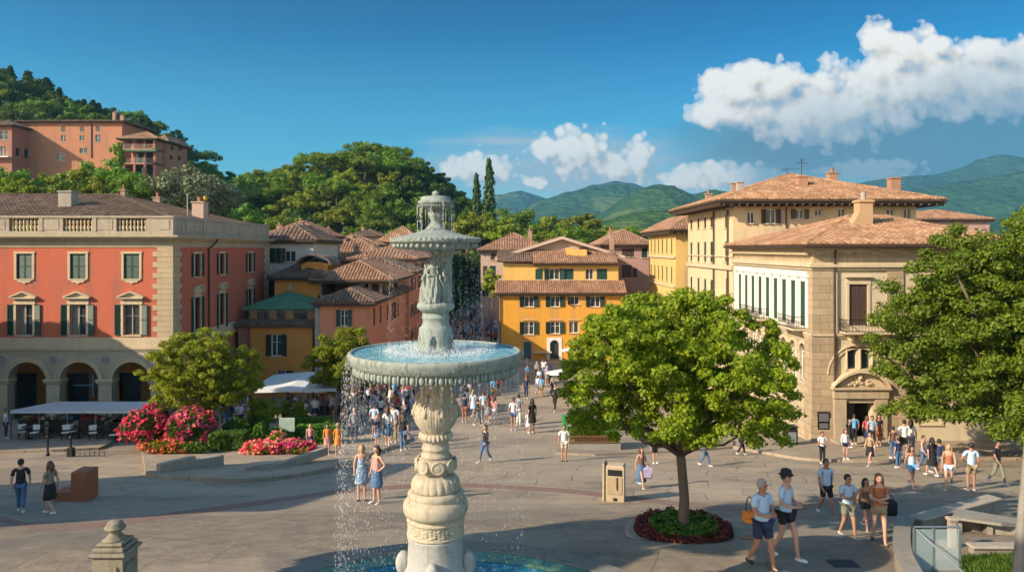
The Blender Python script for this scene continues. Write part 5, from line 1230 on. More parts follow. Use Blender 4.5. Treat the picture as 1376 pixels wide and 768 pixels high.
# cypresses and conifers on the left skyline
for i,(px,yt,yb,d,w) in enumerate([(14,88,130,236,1.4),(38,95,140,238,1.9),(62,104,150,237,2.0),(80,117,150,236,1.3),(113,133,160,226,1.2),(125,134,160,227,1.2),(133,138,160,228,1.0),(140,147,160,228,.8),(189,155,178,222,1.2),(199,159,180,222,1.3)]):
    x=XP(px,d); zb=ZY(yb+8,d); H=ZY(yt,d)-zb
    place(cyp,x,d,w,['conifer at the far left edge of the skyline','broad dark conifer second from the left on the skyline','wide dark conifer third from the left on the skyline','narrow conifer right of the broad ones on the skyline','slim cypress first of the trio above the villa roof','slim cypress in the middle of the trio above the villa roof','slim cypress last of the trio above the villa roof','tiny cypress just left of the villa chimneys','round-topped cypress right of the villa chimneys','second round-topped cypress right of the villa chimneys'][i],None,z=zb+.3,scz=H/13)
# the pair of tall cypresses and round trees in the middle distance
for px,yt,d,w,lb in ((640,233,196,1.35,'shorter of the two tall cypresses beyond the fountain'),(657,213,192,1.55,'taller of the two tall cypresses beyond the fountain')):
    place(cyp,XP(px,d),d,w,lb,None,z=.3,scz=(ZY(yt,d))/13)
MID=[(628,282,175,1.15,1),(650,280,182,1.3,1),(690,277,186,1.35,0),(672,290,160,.95,3),(710,300,180,1.0,0),(748,285,178,1.0,1),(782,284,180,1.0,3),(765,300,165,.8,0),(728,310,170,.8,3),(800,305,172,.7,2),(815,300,190,.8,1),(838,303,170,.8,0),(855,302,200,.9,3),(700,318,150,.6,3),(735,318,150,.7,1)]
for i,(px,yt,d,s,k) in enumerate(MID):
    H=[8.5,8.2,9.5,7.4][k]; place(protos[k],XP(px,d),d,s*1.35,'rounded green tree in the row beyond the rooftops of the town','trees beyond the rooftops',z=ZY(yt,d)-H*s*1.1+.3,scz=s*1.1)
# olive-grey tree cluster left, above the palazzo roof
for px,yt,d,s,lb in ((222,226,100,1.15,'broad silvery olive tree above the red palazzo roof'),(262,222,112,1.15,'large silver-grey tree right of the olive above the palazzo chimneys'),(292,236,118,.95,'smaller silvery tree at the right of the olive group')):
    x=XP(px,d); place(olive,x,d,s,lb,None,z=ZY(yt,d)-7.2*s+.3)
# trees close behind the palazzo roof
for px,yt,d,s,k in ((12,222,92,.75,0),(60,226,96,.8,1),(105,222,100,.85,3),(135,213,112,.9,0),(160,222,104,.8,2),(182,232,96,.6,0),(30,235,84,.6,1),(90,240,84,.6,0),(130,238,86,.6,1)):
    H=[8.5,8.2,9.5,7.4][k]; place(protos[k],XP(px,d),d,s,'leafy green tree rising just behind the red palazzo roof','trees behind the palazzo roof',z=ZY(yt,d)-H*s+.3)
# ---------------------------------------------------------------- hillside villa
def villa():
    d=170.0
    S_V=stucco('villa_pink_render',(.46,.21,.12),.7); S_V2=stucco('villa_rose_render',(.38,.17,.12),.7)
    def Z(y): return ZY(y,d)
    def block(name,label,a,b,yt,yb,dep,mt,roofm,wins,side=(),h=2.2,dd=0,axis=None):
        x0,x1=XP(a,d+dd),XP(b,d+dd); ze=ZY(yt,d+dd)
        wf=[PW(p,y0,y1,d+dd,w,st,sh) for p,y0,y1,w,st,sh in wins]; wr_=[PS(p,y0,y1,x1,w,st,sh) for p,y0,y1,w,st,sh in side]
        return simple_house(name,label,'villa',x0,x1,d+dd,d+dd+dep,ze,h,mt,roofm,wf=wf,wr=wr_,z0=ZY(yb,d+dd),over=.9,tw=.5,axis=axis,chim=())
    t=block('hillside_villa','long pink villa with tiled roof and chimneys high on the left hill',28,164,164,240,16,S_V,M_ROOFD,
      [(85,170,177,1.0,'closed',M_SHUTB),(110.5,170,177,1.0,'closed',M_SHUTB),(131.5,170,177,1.0,'closed',M_SHUTB),(85,182,190,1.1,'none',M_SHUT),(110,182,189,1.1,'none',M_SHUT),(131.5,181,191,1.2,'none',M_SHUT),(82,206,216,2.0,'none',M_SHUTD),(112,199,206,1.8,'none',M_SHUTD)],h=1.6,dd=6)
    ox=t.location.x; oy=t.location.y
    chimney(t,XP(148,178)-ox,4,ZY(160,178),ZY(149,178),.7); chimney(t,XP(159,178)-ox,4,ZY(162,178),ZY(153,178),.9)
    m=MB(); m.tube([(XP(123,176)-ox,-.1,ZY(166,176)),(XP(123,176)-ox,-.1,ZY(212,176))],.12,6); m.build('drainpipe',M_PIPE,t)
    t=block('hillside_villa','rose pink wing at the left end of the hillside villa',-14,16,169,240,15,S_V2,M_ROOFD,
      [(5,176,188,1.8,'none',M_SHUT),(4,196,210,1.2,'none',M_SHUT)],side=[(43,183,188,.9,'closed',M_SHUTD),(23.5,199,210,1.2,'closed',M_SHUTD),(35,200,213,1.3,'closed',M_SHUTD),(43,200,213,1.6,'closed',M_SHUTD),(52,200,213,1.5,'closed',M_SHUTD),(61,204,213,1.2,'closed',M_SHUTD)],h=1.4,dd=0)
    ox=t.location.x; m=MB(); m.box(XP(-14,d)-ox,XP(15.5,d)-ox,-1.2,-.01,Z(212),Z(210.5)); railing(m,XP(-14,d)-ox,XP(15.5,d)-ox,-1.15,Z(210.5),.95,24); m.build('balcony',M_WHITEF,t)
    # terraced wing with pillars on the right
    x0,x1=XP(164,d),XP(208,d); t=thing('hillside_villa','villa wing with two pillared verandas facing the town','villa',(x0,d,0)); W_=x1-x0; zf1,zf2,ze=Z(219),Z(200),Z(187)
    m=MB(); m.box(0,W_,4,4.3,Z(240),ze); m.box(0,.4,0,4,Z(240),Z(221)); m.box(W_-.4,W_,0,8,Z(240),ze); m.box(0,W_,0,4,zf1-.3,zf1); m.box(0,W_,0,4,zf2-.3,zf2); m.box(0,W_-.41,4.3,8,Z(240),ze); m.build('wall',S_V,t)
    m=MB()
    for k in range(4):
        x=W_*k/3*.96+.1; m.box(x,x+.45,.05,.5,zf1,zf2-.31); m.box(x,x+.3,.05,.4,zf2,ze); m.box(x,x+.5,.05,.5,Z(238),zf1-.31)
    m.build('pillars',S_V2,t); m=MB(); railing(m,0,W_,.02,zf1,1.0,26); railing(m,0,W_,.02,zf2,1.0,26); m.build('railing',M_WHITEF,t)
    m=MB(); m.box(.5,W_-.5,3.93,3.98,zf1,zf2-.4); m.box(.5,W_-.5,3.93,3.98,Z(238),zf1-.5); m.build('veranda_windows',M_GLASS,t)
    m=MB(); hip_roof(m,-1,W_+1,-.8,9,ze+.1,2.2,.5); m.build('roof',M_ROOFO,t); eave(t,-1,W_+1,-.8,9,ze+.1)
    m=MB(); shed_roof(m,-.4,W_+.6,-.9,.1,zf2-.7,.5,.4); m.build('veranda_roof',cu,t)
    t=block('hillside_villa','pink villa end house stepping down to the right on the hill',212,224,191,240,11,S_V,M_ROOFO,[(218,195,202,1.0,'closed',M_SHUTB),(218,209,216,.9,'closed',M_SHUTB)],side=[(231,196,202,1.4,'closed',M_SHUTB),(242,197,203,1.4,'closed',M_SHUTB),(230,209,215,1.4,'closed',M_SHUTD),(241,210,216,1.4,'closed',M_SHUTD)],h=1.6,dd=5)
villa()
place(protos[3],XP(157,166),166,.5,'slim ivy-covered tree against the front of the hillside villa',None,z=ZY(245,166),scz=1.35)
# ---------------------------------------------------------------- far mountains
def mountain(name,d,sky,c1,c2,seed,depth=.35):
    xs=np.linspace(sky[0][0],sky[-1][0],150); rows=26; vs=[];fs=[]
    for j in range(rows):
        f=j/(rows-1); dd=d*(1-depth*(1-f)); e=f**1.15
        if f>.93: pass
        for i,px in enumerate(xs):
            x=(px-VX)/F*d; top=(HY-interp(sky,px))/F*d+CZ
            rid=noise.fractal(Vector((x*5/d*3.2,f*2.2,seed)),.9,2.1,6)
            spur=abs(noise.noise(Vector((x/d*22,f*1.4+seed,seed))))
            z=top*e*(1-.42*spur*(1-f)*min(1,f*4)*1.6)+top*.10*rid*math.sin(math.pi*min(1,f))
            if j==rows-1: z=top+top*.012*noise.fractal(Vector((px*.11,seed,0)),.8,2,4)
            vs.append((x,dd,max(z,0)-(6 if j==0 else 0)))
    n=len(xs)
    for j in range(rows-1):
        for i in range(n-1): fs.append((j*n+i,j*n+i+1,(j+1)*n+i+1,(j+1)*n+i))
    k=len(vs)
    for i in range(n): vs.append(((xs[i]-VX)/F*d*1.05,d*1.25,-5))
    for i in range(n-1): fs.append(((rows-1)*n+i,(rows-1)*n+i+1,k+i+1,k+i))
    t=NT(name+'_forest'); p=t.pos(); s=1000/d
    w_=t.noise(.02*s,7,.65,p); cl=t.noise(.006*s,3,.5,p)
    a=t.mix(t.ramp(w_,[(.38,(0,0,0)),(.62,(1,1,1))]),c1,c2); a=t.mix(t.math('MULTIPLY',t.ramp(cl,[(.58,(0,0,0)),(.62,(1,1,1))]),.55),a,(.12,.15,.045))
    v=t.N('ShaderNodeTexVoronoi'); v.inputs['Scale'].default_value=.09*s; t.L(p,v.inputs['Vector'])
    t.col(a); t.set(.95,0,.1); t.bump(t.math('ADD',t.math('MULTIPLY',v.outputs['Distance'],-.6),w_),1.0,9/s)
    m=MB(); m.add(vs,fs); struct(m.build(name,t.m,smooth=True))
mountain('mountains',3600,[(560,300),(640,270),(665,262),(700,256),(740,268),(790,250),(830,243),(850,246),(880,258),(1000,262),(1100,255),(1200,238),(1255,235),(1290,226),(1315,213),(1345,207),(1376,212),(1420,205),(1500,230),(1600,260)],(.02,.06,.03),(.035,.085,.04),1.7)
mountain('mountains',2600,[(640,330),(680,300),(720,272),(760,258),(800,252),(835,247),(862,254),(900,270),(960,285),(1120,285),(1200,262),(1260,248),(1330,238),(1400,225),(1500,240)],(.02,.06,.02),(.04,.10,.03),4.1)
mountain('mountains',1700,[(730,330),(790,300),(825,275),(860,253),(885,247),(905,249),(930,262),(960,254),(1000,262),(1060,285),(1150,310),(1250,300),(1330,290),(1420,280)],(.018,.055,.014),(.045,.10,.025),7.3)
mountain('mountains',900,[(690,333),(760,322),(800,300),(850,285),(900,282),(950,296),(1010,310),(1080,325),(1150,333)],(.02,.06,.01),(.06,.115,.02),9.9)
# the air
hz=MB(); hz.box(-5200,5200,-320,4900,-8,560); 
ht=D.materials.new('pale_haze'); ht.use_nodes=True; nt=ht.node_tree; nt.nodes.remove(nt.nodes['Principled BSDF']); pv=nt.nodes.new('ShaderNodeVolumePrincipled'); pv.inputs['Density'].default_value=.00017; pv.inputs['Color'].default_value=(.20,.57,.88,1); pv.inputs['Anisotropy'].default_value=.2
nt.links.new(pv.outputs[0],nt.nodes['Material Output'].inputs['Volume'])
if HAZE: stuff(hz.build('haze',ht))
# ================================================================ fountain (axis 12 m ahead)
FX,FY=XP(585.5,12),12.0; FG=5.92
M_MARB=stone('weathered_marble',(.50,.44,.33),3.0,.8); M_MARBW=stone('wet_pale_stone',(.33,.38,.345),5.5,1.3); M_MARBG=stone('grey_streaked_marble',(.42,.42,.40),2.5,.8)
ft=thing('fountain','tall carved three-tier stone fountain with statue and overflowing bowls','fountain',(FX,FY,0))
def fz(py): return ZY(py,12)
def pr(lst): return [(r*.012,fz(y)) for r,y in lst]
def smooth_prof(lst,n=3):
    out=[]; 
    for i in range(len(lst)-1):
        for k in range(n): 
            f=k/n; out.append((lst[i][0]+(lst[i+1][0]-lst[i][0])*f,lst[i][1]+(lst[i+1][1]-lst[i][1])*f))
    out.append(lst[-1]); return out
m=MB(); m.lathe([(.62,FG-.3)]+[(.62,fz(800)),(.60,fz(790)),(.545,fz(778)),(.53,fz(768)),(.515,fz(764)),(.46,fz(756)),(.445,fz(742)),(.44,fz(724)),(.455,fz(719)),(.455,fz(716.5))],48,mod=lambda r,z,a:r*(1+.012*math.cos(8*a)*(1 if fz(764)<z<fz(725) else 0)))
m.build('base_drum',M_MARBG,ft,smooth=True)
for a in [0,math.pi/2,math.pi,-math.pi/2]: m=MB(); m.ball((.52*math.cos(a),.52*math.sin(a),fz(756)),.13,10,8,(1,1,1.6)); m.build('base_scroll',M_MARBG,ft,smooth=True)
def frieze(r,z,a):
    if fz(712)<z<fz(697): return r*(1+.022*math.sin(16*a+6*math.sin((z-fz(705))*40))*1.0+.012*math.sin(41*a))
    return r
zz=[(37.5,716.5),(38.5,715),(38.5,713),(36.8,712)]+[(36.8,712-k) for k in range(1,15)]+[(37,697),(38.8,696),(38.8,694),(37,692.5),(36.5,690),(41,688),(43.2,683),(43.6,677),(42.5,672),(40,669),(37,667.5),(36,666),(37.3,664),(37.5,660),(35.5,657.5),(32,656)]
m=MB(); m.lathe(pr(zz),160,mod=frieze); m.build('banded_drum',M_MARB,ft,smooth=True)
gl=[(31.5,656),(32.5,652),(32,647),(30,642),(27,638.5),(23,636.5),(20,635.5)]
m=MB(); m.lathe(smooth_prof(pr(gl),2),160,mod=lambda r,z,a:r*(1+.045*abs(math.cos(10*a+ (z-fz(650))*1.5))**.7-.02)); m.build('gadrooned_bulb',M_MARB,ft,smooth=True)
rb=[(18.5,635.5),(18.5,633),(21,631.5),(21,630),(24.5,628),(26.3,624),(26.5,620),(25,616.5),(21.5,614.5),(18.5,613)]
m=MB(); m.lathe(pr(rb),64)
for k in range(8):
    a=2*math.pi*k/8+.2; q=MB(); q.lathe([(0,.03),(.05,.035),(.075,.02),(.09,.035),(.105,.03),(.11,0)],14,caps=False); q.xf(Matrix.Rotation(a,4,'Z')@Matrix.Translation((.30,0,fz(622)))@Matrix.Rotation(math.pi/2,4,'Y')); m.add(q.v,q.f)
m.build('rosette_bulb',M_MARB,ft,smooth=True)
cyp_=[(18.5,613),(20,612),(20,609),(18,608),(17.5,603),(18.8,602),(18.8,599.5),(17.3,598.5),(17.2,592),(18,591),(18,590)]
m=MB(); m.lathe(pr(cyp_),48); m.build('ringed_neck',M_MARB,ft,smooth=True)
cl=[(18,590),(20.5,589.5),(22.3,586.5),(22.3,583.5),(21,581),(19.5,579.5)]
m=MB(); m.lathe(smooth_prof(pr(cl),2),120,mod=lambda r,z,a:r*(1+.04*math.cos(24*a))); m.build('beaded_collar',M_MARB,ft,smooth=True)
def acan(r,z,a):
    t=(z-fz(579))/(fz(515)-fz(579)); n=8
    l=abs(math.cos(n/2*a)); l2=abs(math.cos(n/2*a+math.pi/2))
    lf=max(0,1-t*1.25)*l**.6*1.0+max(0,min(1,1.5-t*1.4))*l2**1.2*.6
    vein=.012*math.cos(n*6*a)
    return r*(1+.11*lf*math.sin(math.pi*min(1,max(0,t*1.1)))+vein)
vz=[(18.5,579.5),(21,575),(24.5,568),(27,560),(28.2,552),(28,545),(26.3,538),(23.5,531),(21.5,526),(20.5,521),(20.3,517),(21,513),(22.5,509)]
m=MB(); m.lathe(smooth_prof(pr(vz),3),192,mod=acan); m.build('acanthus_vase',M_MARB,ft,smooth=True)
m=MB()
for k in range(8):
    a=2*math.pi*(k+.5)/8; 
    for (rr,y,s) in ((.33,545,.05),(.36,551,.045),(.30,532,.045)): m.ball((rr*math.cos(a),rr*math.sin(a),fz(y)),s,8,6,(1,1,1.5))
m.build('acanthus_tips',M_MARB,ft,smooth=True)
# main bowl
def egg(r,z,a):
    if fz(501.5)<z<fz(488.5): return r*(1+.018*(abs(math.cos(36*a))-.5)*(1 if z<fz(489.5) else 0))
    return r
bw=[(22,509),(30,507),(50,504),(75,501.5),(95,498.5),(104,495.5),(107,493),(107.5,488.5),(110,487.5),(112,486),(113.5,482),(115.5,478),(116,474),(115.3,471.2),(113.5,470),(110.5,470.3),(109,472)]
m=MB(); m.lathe([(r*.012,fz(y)) for r,y in bw],288,mod=egg,caps=False); m.build('main_bowl',M_MARBW,ft,smooth=True)
m=MB(); n=58
for k in range(n):
    a=2*math.pi*k/n; q=MB(); q.ball((0,0,0),.045,8,6,(.8,1,1.45)); q.xf(Matrix.Rotation(a,4,'Z')@Matrix.Translation((1.285,0,fz(493.5)))); m.add(q.v,q.f)
    q=MB(); q.box(-.012,.03,-.012,.012,-.07,.07); q.xf(Matrix.Rotation(a+math.pi/n,4,'Z')@Matrix.Translation((1.285,0,fz(493.5)))); m.add(q.v,q.f)
m.build('egg_and_dart_band',M_MARBW,ft,smooth=True)
def watermat(key,c,rough=.08,foam=.5,sc=3.0):
    t=NT(key); p=t.pos(); n=t.noise(sc*4,4,.6,p); n2=t.noise(sc,4,.6,p)
    t.col(t.mix(t.math('MULTIPLY',t.ramp(n,[(.5,(0,0,0)),(.66,(1,1,1))]),foam),c,(.7,.82,.84))); t.set(rough,0,.6); t.bump(t.noise(sc*6,3,.6,p),.5,.03); return t.m
m=MB(); rings=24
m.lathe([(.03,fz(471.9)+.0)]+[(1.325*k/rings,fz(472.2)+.006*math.sin(k*2.2)*(1-k/rings)) for k in range(1,rings+1)],96,mod=lambda r,z,a:r,caps=False); m.build('bowl_water',watermat('turquoise_bowl_water',(.12,.36,.42),.1,.75,3),ft,smooth=True)
# arcaded foot above the bowl
def foot(r,z,a):
    t=(z-fz(466))/(fz(440)-fz(466)); g=abs(((a/(2*math.pi)*6+.5)%1)-.5)*2
    if g>.55 and t<.62*(1-((g-1)/.45)**2)**.5 if g>.55 else False: return r*.80
    return r*(1+.03*(1-g))
m=MB(); fz_=[(25.5,471),(25,468)]+[(24.6-3.2*(k/16)**.8,466-26*k/16) for k in range(17)]+[(19.5,438),(18,436),(17,433),(17.2,428),(18.2,427),(18.2,425.5),(17.3,424.5),(17.3,420)]
m.lathe(pr(fz_),180,mod=foot); m.build('arcaded_foot',M_MARBW,ft,smooth=True)
pl=[(17.3,420),(18.5,418),(21.5,416.5),(24.3,413.5),(25.3,410.5),(24.8,408),(23.5,406.5),(21,405.2),(19.5,404)]
m=MB(); m.lathe(pr(pl),64,mod=lambda r,z,a:r*(1+.012*math.sin(13*a)+.01*math.sin(29*a))); m.build('statue_plinth',M_MARBW,ft,smooth=True)
# column behind the figures
m=MB(); m.lathe([(.16,fz(406)),(.155,fz(400)),(.15,fz(380)),(.15,fz(350)),(.155,fz(342)),(.19,fz(339)),(.25,fz(336.5))],64,mod=lambda r,z,a:r*(1+.03*math.cos(16*a)),c=(.10,.1)); m.build('column_shaft',M_MARBW,ft,smooth=True)
def skin_obj(name,verts,edges,radii,mat,parent=None,sub=1,root=0,loc=None,smooth=True):
    me=D.meshes.new(name); me.from_pydata([tuple(v) for v in verts],edges,[]); o=D.objects.new(name+'_tmp',me); C.objects.link(o)
    mo=o.modifiers.new('s','SKIN'); mo.use_smooth_shade=True; mo.branch_smoothing=.3
    for i,r in enumerate(radii):
        sv=me.skin_vertices[0].data[i]; sv.radius=r if hasattr(r,'__len__') else (r,r); sv.use_root=(i==root); sv.use_loose=False
    if sub: s=o.modifiers.new('u','SUBSURF'); s.levels=sub; s.render_levels=sub
    dg=bpy.context.evaluated_depsgraph_get(); dg.update(); me2=D.meshes.new_from_object(o.evaluated_get(dg)); me2.name=name
    D.objects.remove(o); D.meshes.remove(me); me2.materials.clear(); me2.materials.append(mat)
    if smooth: me2.shade_smooth()
    if parent is None and loc is None: return me2
    return link(name,me2,parent,loc)
def statue(parent,ang,s,flip=1,raise_arm=True):
    """draped standing woman, s = height in metres, feet at z=0"""
    f=flip
    V=[(0,0,.53),(0.02*f,-.02,.62),(.0,-.04,.74),(-.01*f,-.04,.82),(-.02*f,-.05,.865),(-.03*f,-.06,.92),(-.03*f,-.06,.97),  # pelvis..head
       (.10*f,-.04,.80),(.17*f,-.08,.88) if raise_arm else (.15*f,-.05,.66),(.07*f,-.09,.99) if raise_arm else (.10*f,-.14,.58),(-.02*f,-.06,1.02) if raise_arm else (.04*f,-.16,.60),
       (-.10*f,-.04,.79),(-.15*f,-.07,.66),(-.08*f,-.14,.60),(-.01*f,-.15,.64),
       (.06*f,-.02,.50),(.07*f,-.07,.28),(.06*f,-.02,.04),(.06*f,-.09,.01),(-.06*f,-.02,.50),(-.09*f,-.10,.30),(-.07*f,-.03,.05),(-.08*f,-.10,.01)]
    Ed=[(0,1),(1,2),(2,3),(3,4),(4,5),(5,6),(3,7),(7,8),(8,9),(9,10),(3,11),(11,12),(12,13),(13,14),(0,15),(15,16),(16,17),(17,18),(0,19),(19,20),(20,21),(21,22)]
    Ra=[(.10,.08),(.078,.062),(.095,.075),(.07,.055),(.034,.034),(.058,.062),(.045,.048),.045,.034,.028,.018,.045,.034,.028,.02,.075,.05,.03,.022,.075,.052,.032,.022]
    o=skin_obj('statue_figure',[Vector(v)*s for v in V],Ed,[tuple(x*s for x in r) if hasattr(r,'__len__') else r*s for r in Ra],M_MARBW,parent,2)
    o.location=(0.13*math.sin(ang),-.13*math.cos(ang),fz(405)); o.rotation_euler.z=ang
    # drapery: folded skirt shell and swags
    m=MB(); nz=26; seg=72; vs=[];fs=[]
    for j in range(nz+1):
        t=j/nz; z=.60*(1-t)+.0*t; 
        for i in range(seg):
            a=2*math.pi*i/seg; r=(.095+.075*math.sin(min(1,t*1.2)*math.pi*.62))*(1+.10*math.sin(9*a+4*t+f)+.06*math.sin(17*a-7*t)) 
            vs.append(((r*math.cos(a)*1.05+.0)*s,(r*math.sin(a)*.9-.05*t-.02)*s,z*s))
    for j in range(nz):
        for i in range(seg):
            k=(i+1)%seg; fs.append((j*seg+i,(j+1)*seg+i,(j+1)*seg+k,j*seg+k))
    m.add(vs,fs); m.build('drapery',M_MARBW,o,smooth=True)
    m=MB()
    for q in range(5):
        pts=[]
        for k in range(9):
            t=k/8; a=-1.9+t*(2.6-.3*q)+q*.18; r=.125+.03*math.sin(t*math.pi); pts.append((r*math.sin(a)*f*s,(-r*math.cos(a)*.95-.01)*s,(.66-.07*q-.30*t+.05*math.sin(t*6))*s))
        m.tube(pts,[.012*s+.012*s*math.sin(math.pi*k/8) for k in range(9)],7)
    m.build('drapery_folds',M_MARBW,o,smooth=True)
    m=MB(); hx,hy,hz_=(-.03*f*s,-.052*s,.945*s)
    for q in range(26):
        a=random.uniform(0,6.28); b=random.uniform(-.2,1.5); m.ball((hx+.062*s*math.cos(a)*math.cos(b),hy+.02*s+.06*s*math.sin(a)*math.cos(b),hz_+.06*s*math.sin(b)),.018*s,6,5)
    for q in range(6): m.tube([(hx-.05*f*s,hy+.03*s,hz_),(hx-.09*f*s,hy+.02*s,hz_-.10*s-q*.012*s),(hx-.06*f*s,hy-.0*s,hz_-.2*s-q*.015*s)],[.02*s,.018*s,.008*s],6)
    m.build('statue_hair',M_MARBW,o,smooth=True)
statue(ft,-.15,.70,1,True); statue(ft,1.35,.64,-1,False); statue(ft,-1.7,.62,1,False); statue(ft,3.1,.62,1,False)
m=MB()
for a,s in ((-1.1,1),(.7,-1)):
    pts=[(.2*math.sin(a+.25*math.sin(t*5)),-.2*math.cos(a+.25*math.sin(t*5)),fz(404)+.42*t) for t in [k/8 for k in range(9)]]; m.tube(pts,[.035-.02*k/8 for k in range(9)],8)
m.build('twisted_dolphin_tails',M_MARBW,ft,smooth=True)
# middle bowl
mb=[(20,336.5),(30,335.5),(45,334.5),(53,333.5),(54,331),(54,327.5),(57,326.5),(60,325),(60.6,322.5),(60,320.5),(57.5,319.3),(52,318.2),(40,315.8),(28,313),(20,310.5),(14,308)]
m=MB(); m.lathe(pr(mb),200,mod=lambda r,z,a:r*(1+.012*math.cos(48*a)*(1 if z<fz(327) else .4)+.006*math.sin(31*a+z*90))); m.build('middle_bowl',M_MARBW,ft,smooth=True)
m=MB(); n=40
for k in range(n):
    a=2*math.pi*k/n; m.ball((.665*math.cos(a),.665*math.sin(a),fz(330.2)),.032,8,6,(1,1,1.1)); 
for k in range(56):
    a=2*math.pi*k/56; m.ball((.72*math.cos(a),.72*math.sin(a),fz(321)),.018,6,5)
m.build('middle_bowl_beads',M_MARBW,ft,smooth=True)
st=[(14,308),(11.5,305),(8,301),(6.5,297),(7.5,295.5),(7.5,294),(9.3,291),(9.8,287.5),(8.5,284.5),(6,282.5),(7.5,281.5),(9,280.5)]
m=MB(); m.lathe(smooth_prof(pr(st),2),72,mod=lambda r,z,a:r*(1+.06*math.cos(7*a)*(1 if fz(295)<z<fz(283) else .3)+.03*math.sin(19*a))); m.build('upper_baluster',M_MARBW,ft,smooth=True)
tb=[(9,281),(14,280),(20,278.5),(21,276.5),(21,275),(23.2,274.2),(24.2,272.5),(24,270.8),(21.5,270),(20.3,269.5),(20.3,265.3),(19,264.5),(12,263.5),(6,262.8)]
m=MB(); m.lathe(pr(tb),96,mod=lambda r,z,a:r*(1+.02*math.cos(30*a)*(1 if fz(279)<z<fz(275) else 0)))
for k in range(36):
    a=2*math.pi*k/36; m.ball((.275*math.cos(a),.275*math.sin(a),fz(277)),.015,6,5)
m.build('top_bowl',M_MARBW,ft,smooth=True)
m=MB()
for k in range(6):
    a=math.pi/3*k+.3; m.tube([(.245*math.cos(a),.245*math.sin(a),fz(276)),(.245*math.cos(a),.245*math.sin(a),fz(290)),(.235*math.cos(a),.235*math.sin(a),fz(308))],[.012,.008,.005],6)
m.build('hanging_stone_icicles',M_MARBW,ft,smooth=True)
m=MB(); m.lathe(pr([(6,263),(4,262),(3.5,261.3)]),24); m.ball((0,0,fz(260.5)),.062,14,10,(1,1,.85)); m.build('finial',M_MARBW,ft,smooth=True)
# ---- pool
pool=thing('fountain_pool','round stone-rimmed pool of turquoise water around the fountain foot','pool',(FX,12.0,0))
PR=4.35
m=MB(); m.lathe([(PR,FG+.06),(PR+.02,FG+.075),(PR+.5,FG+.075),(PR+.52,FG+.05),(PR+.52,FG-.4)],128,caps=False); m.build('pool_rim',stone('dark_wet_rim_stone',(.22,.21,.18),1.2,.5),pool)
tm=NT('green_mosaic'); p=tm.pos(); v=tm.N('ShaderNodeTexVoronoi'); v.inputs['Scale'].default_value=14; tm.L(p,v.inputs['Vector']); tm.col(tm.ramp(v.outputs['Color'],[(.2,(.05,.12,.08)),(.5,(.16,.24,.10)),(.8,(.05,.18,.18))])); tm.set(.3)
m=MB(); m.lathe([(PR-.42,FG+.015),(PR-.001,FG+.055)],128,caps=False); m.build('mosaic_band',tm.m,pool)
m=MB(); rr=[.05]+[k*(PR-.42)/30 for k in range(1,31)]; m.lathe([(r,FG+.012+.004*math.sin(r*9)) for r in rr],128,caps=False); m.build('pool_water',watermat('teal_pool_water',(.012,.13,.17),.06,.22,1.2),pool,smooth=True)
# ---- falling water: droplets (nobody could count them)
dm=NT('water_drops'); dm.col((.85,.88,.9)); dm.set(.35,0,.8); dm.b.inputs['Alpha'].default_value=1
def drops(n,fn,size,seed):
    r=np.random.default_rng(seed); P_=[];S_=[]
    for i in range(n):
        x,y,z,s=fn(r); P_.append((x,y,z)); S_.append(s*size)
    P_=np.array(P_);S_=np.array(S_)[:,None]; N=len(P_)
    st=(1+r.random(N)*2.2)[:,None]
    o=[np.array(v)*1.0 for v in ((1,0,0),(-.5,.87,0),(-.5,-.87,0))]
    vs=np.stack([P_+S_*o[0],P_+S_*o[1],P_+S_*o[2],P_+S_*st*np.array([0,0,4.5]),P_-S_*st*np.array([0,0,2.2])],axis=1).reshape(-1,3)
    b=(np.arange(N)*5)[:,None,None]; f=np.array([(0,1,3),(1,2,3),(2,0,3),(1,0,4),(2,1,4),(0,2,4)])[None]+b
    return vs,f.reshape(-1,3)
def curtain(r):
    a=r.random()*2*math.pi; dens=.5+.5*math.sin(a*5+1)*math.sin(a*3); 
    # thicker fall on the left side of the bowl, as the wind takes it
    if r.random()<.55: a=math.pi+r.normal()*.75
    q=r.random()**1.25; z=fz(474)-q*(fz(474)-FG-.1); out=1.40+.10*math.sqrt(q)+r.normal()*.02*(1+2.5*q); sw=-.10*q
    return out*math.cos(a)+sw,out*math.sin(a),z,.5+r.random()**3*1.6
def veil(r):   # dense drip line right under the lip
    a=r.random()*2*math.pi; a=round(a*58/(2*math.pi))*2*math.pi/58+r.normal()*.006; q=r.random()**2; z=fz(500)-q*1.2
    return 1.33*math.cos(a)+r.normal()*.01,1.33*math.sin(a)+r.normal()*.01,z,.4+r.random()*.5
def midfall(r):
    k=r.integers(0,34); a=2*math.pi*k/34+r.normal()*.012; q=r.random(); z=fz(324)-q*(fz(324)-fz(472)); return (.73+.03*q)*math.cos(a)+r.normal()*.006*(1+2*q),(.73+.03*q)*math.sin(a)+r.normal()*.006*(1+2*q),z,.35+.5*r.random()
def topfall(r):
    k=r.integers(0,10); a=2*math.pi*k/10+.2+r.normal()*.03; q=r.random(); z=fz(273)-q*(fz(273)-fz(314)); return .295*math.cos(a)+r.normal()*.005,.295*math.sin(a)+r.normal()*.005,z,.3+.5*r.random()
def splash(r):
    a=r.random()*2*math.pi; rr=.28+abs(r.normal())*.28 if r.random()<.6 else .74+r.normal()*.07; h=abs(r.normal())*.05*(1.2 if rr<.5 else .6); return rr*math.cos(a),rr*math.sin(a),fz(472)+h,.5+r.random()
def stem(r):
    a=r.random()*2*math.pi; z=fz(314)+r.random()*.12; return .5*r.random()*math.cos(a),.5*math.sin(a)*r.random(),z,.5
